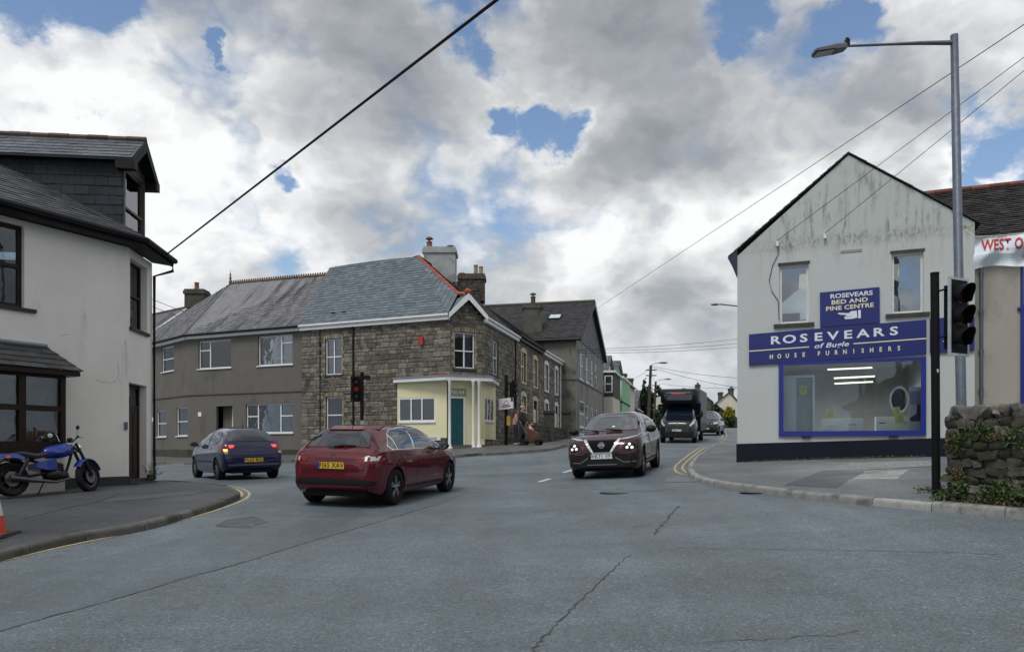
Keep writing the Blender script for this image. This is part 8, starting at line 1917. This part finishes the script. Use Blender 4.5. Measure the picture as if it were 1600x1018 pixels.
    for n_ in 'lr':
        m = MB(); a_, h_ = V['el'+n_], V['ha'+n_]; d_ = (h_-a_).normalized(); s_ = 1 if n_ == 'l' else -1; side = d_.cross(Vector((0,s_,0))).normalized(); wd_ = Vector((0,1,0))
        m.ball(h_+d_*.04*k, .02*k, .03*k, .045*k, 10, 6)
        for j in range(4): o_ = side*((j-1.5)*.018*k); L_ = (.07,.08,.075,.06)[j]*k; st_ = h_+d_*.075*k+o_; m.tube([st_, st_+d_*L_*.5+Vector((0,-s_*.006,0))*k, st_+d_*L_*.85+Vector((0,-s_*.022,0))*k], [.009*k,.0085*k,.006*k], 6)
        st_ = h_+d_*.03*k+side*.03*k; m.tube([st_, st_+side*.025*k+d_*.02*k, st_+side*.03*k+d_*.05*k], [.01*k,.009*k,.007*k], 6); m.build('hand', SKIN, t_, smooth=60)
        m = MB(); an = V['an'+n_]; m.ball(an+Vector((.06,0,-.045))*k, .135*k, .048*k, .05*k, 14, 8); m.build('shoe', pm('shoe_dark', (.03,.03,.035), .6) if not female else pm('shoe_pale', (.35,.35,.37), .6), t_, smooth=60)
    return t_
PINK = pm('pink_cardigan', (.42,.25,.25), .9, .12, 10, .2, 40); BLK = pm('black_coat', (.010,.010,.012), .85, .15, 8, .2, 40); JEAN = pm('black_trousers', (.016,.017,.022), .9, .15, 8, .2)
AUB = pm('auburn_hair', (.055,.013,.012), .6, .3, 20, .3, 60); DKH = pm('dark_hair', (.02,.014,.01), .6, .3, 20, .3, 60); HATM = pm('grey_wool_hat', (.28,.28,.27), .95, .2, 30, .5, 60)
person('person with auburn hair, pink top and black trousers, arms folded, by the corner', 805.5, 34.35, 1.60, R(10), PINK, JEAN, AUB, {'arml': ((.03,.21,1.14),(.22,.02,1.14)), 'armr': ((.03,-.21,1.14),(.22,.03,1.18))}, .02, None, True, True)
person('person in long black coat and grey hat holding the pushchair handle', 815.5, 34.0, 1.78, R(-20), BLK, JEAN, DKH, {'arml': ((.06,.25,1.16),(.34,.22,.98)), 'armr': ((.06,-.25,1.16),(.34,-.20,.98)), 'knl': .08, 'anr': -.10}, .12, HATM)
# pushchair with brown blanket, small child sitting in it
pq = gpt(829.5, 33.6); pc = thing('pushchair', 'pushchair covered with a rust brown blanket in front of the person in black', 'pushchair', pq, rot=(0,0,R(-20))); RUST = pm('rust_blanket', (.065,.022,.013), .9, .25, 9, .4, 30)
m = MB(); 
for s_ in (1,-1): m.tube([(-.42,s_*.23,1.0),(-.2,s_*.23,.62),(.35,s_*.22,.16)], .014, 6); m.tube([(-.30,s_*.23,.14),(.05,s_*.23,.50),(.15,s_*.23,.62)], .014, 6)
m.tube([(-.42,.23,1.0),(-.46,0,1.02),(-.42,-.23,1.0)], .017, 6); m.build('frame', GREYMETAL, pc)
for x in (-.3, .36):
    for s_ in (1,-1):
        m = MB(); M = Matrix.Translation((x, s_*.25, .13)) @ Matrix.Rotation(math.pi/2,4,'X'); m.lathe([(.08,-.02),(.125,-.022),(.13,0),(.125,.022),(.08,.02),(.08,-.02)], 18, M); m.lathe([(1e-4,-.012),(.085,-.012),(.085,.012),(1e-4,.012)], 14, M); m.build('wheel', TYRE, pc)
loft([[(x, yy*w_, z0+zz*h_) for yy, zz in ((-.9,0),(-1,.5),(-.6,1),(.6,1),(1,.5),(.9,0))] for x, w_, z0, h_ in ((-.26,.20,.50,.40),(-.1,.25,.22,.56),(.1,.27,.12,.56),(.3,.25,.16,.40),(.42,.18,.24,.2))], 'blanket', RUST, pc, 50)
loft([[(x, yy*w_, z0+zz*h_) for yy, zz in ((-1,0),(-.9,.7),(-.4,1),(.4,1),(.9,.7),(1,0))] for x, w_, z0, h_ in ((-.32,.20,.52,.3),(-.24,.22,.50,.36),(-.12,.22,.52,.28))], 'seat_back', BLACK, pc, 50)
ch = gpt(828, 33.7); cd_ = thing('person', 'small child in pale pink sitting in the pushchair', 'person', ch, rot=(0,0,R(-20)))
skin_mesh('body', [(0,0,.58),(.0,0,.74),(0,0,.86),(.01,0,.94),(.01,0,1.0),(.06,.12,.72),(.16,.10,.66),(.06,-.12,.72),(.16,-.10,.66),(.2,.07,.56),(.3,.07,.44),(.2,-.07,.56),(.3,-.07,.44)], [(0,1),(1,2),(2,3),(3,4),(1,5),(5,6),(1,7),(7,8),(0,9),(9,10),(0,11),(11,12)], [.1,.1,.045,.075,.06,.042,.03,.042,.03,.055,.04,.055,.04], 0, SKIN, cd_, 2)
skin_mesh('top', [(0,0,.58),(0,0,.74),(0,0,.84),(.06,.12,.72),(.14,.105,.67),(.06,-.12,.72),(.14,-.105,.67)], [(0,1),(1,2),(1,3),(3,4),(1,5),(5,6)], [.115,.118,.06,.054,.042,.054,.042], 0, pm('pale_pink', (.48,.34,.34), .9, .1), cd_, 2)
m = MB(); m.ball((-.015,0,.985), .085, .08, .08, 14, 8); m.build('hair', DKH, cd_, smooth=60)
# ------------------------------------------------------------------ unseen houses round the viewer, added to block low sky and appear in reflections
def plain_house(name, label, x, y, w_, d_, h_, rise, yaw, mat, rm_):
    z = G(x, y) if abs(x) < 40 else 0.; t_ = thing(name, label, 'house', (x,y,z-.3), 'houses on the other corners', rot=(0,0,yaw))
    m = MB(); m.obox((-w_/2,-d_/2,0), (w_,0,0), (0,d_,0), (0,0,h_)); m.build('wall', mat, t_)
    for sx_ in (-1, 1):
        m = MB(); m.poly([(sx_*w_/2,-d_/2,h_), (sx_*w_/2,d_/2,h_), (sx_*w_/2,0,h_+rise)]); m.build('gable', mat, t_)
    for s_ in (-1,1): m = MB(); m.prism([(-w_/2-.2,s_*(d_/2+.35),h_-.25), (w_/2+.2,s_*(d_/2+.35),h_-.25), (w_/2+.2,0,h_+rise), (-w_/2-.2,0,h_+rise)], (0,0,.1)); m.build('roof', rm_, t_)
    for sx_ in (-1,1): m = MB(); m.box((sx_*w_*.42,0,h_+rise+.3), .9,.7,1.4); m.build('chimney', SOOT, t_)
    for s_ in (-1,1):
        for i in range(int(w_/2.6)):
            for zz in (1.0, 3.5):
                m = MB(); m.box((-w_/2+1.5+i*2.6, s_*(d_/2+.01), zz+.65), 1.1,.06,1.3); wo = m.build('window', WHITE_UPVC, t_); m = MB(); m.box((-w_/2+1.5+i*2.6, s_*(d_/2+.045), zz+.65), .95,.02,1.15); m.build('pane', DARKGLASS, wo)
plain_house('stone_house', 'dark stone house behind the viewer across the junction', 5.5, -13, 15, 12.5, 4.6, 4.2, R(82), TST, SLATE_BLK)
plain_house('stone_house', 'unseen grey rendered house added behind the viewer to the right', 22, -12, 14, 8, 5.2, 3.2, R(-12), GREY2, SLATE_BLK)
plain_house('stone_house', 'unseen stone house added beyond the right edge beside the side road', 24, 1, 12, 8, 5.2, 3.2, R(80), TST, SLATE_BLK)
plain_house('stone_house', 'unseen grey house added beyond the left edge on the main road', -21, 2, 14, 8, 5.2, 3.2, R(-62), GREY2, SLATE_BLK)
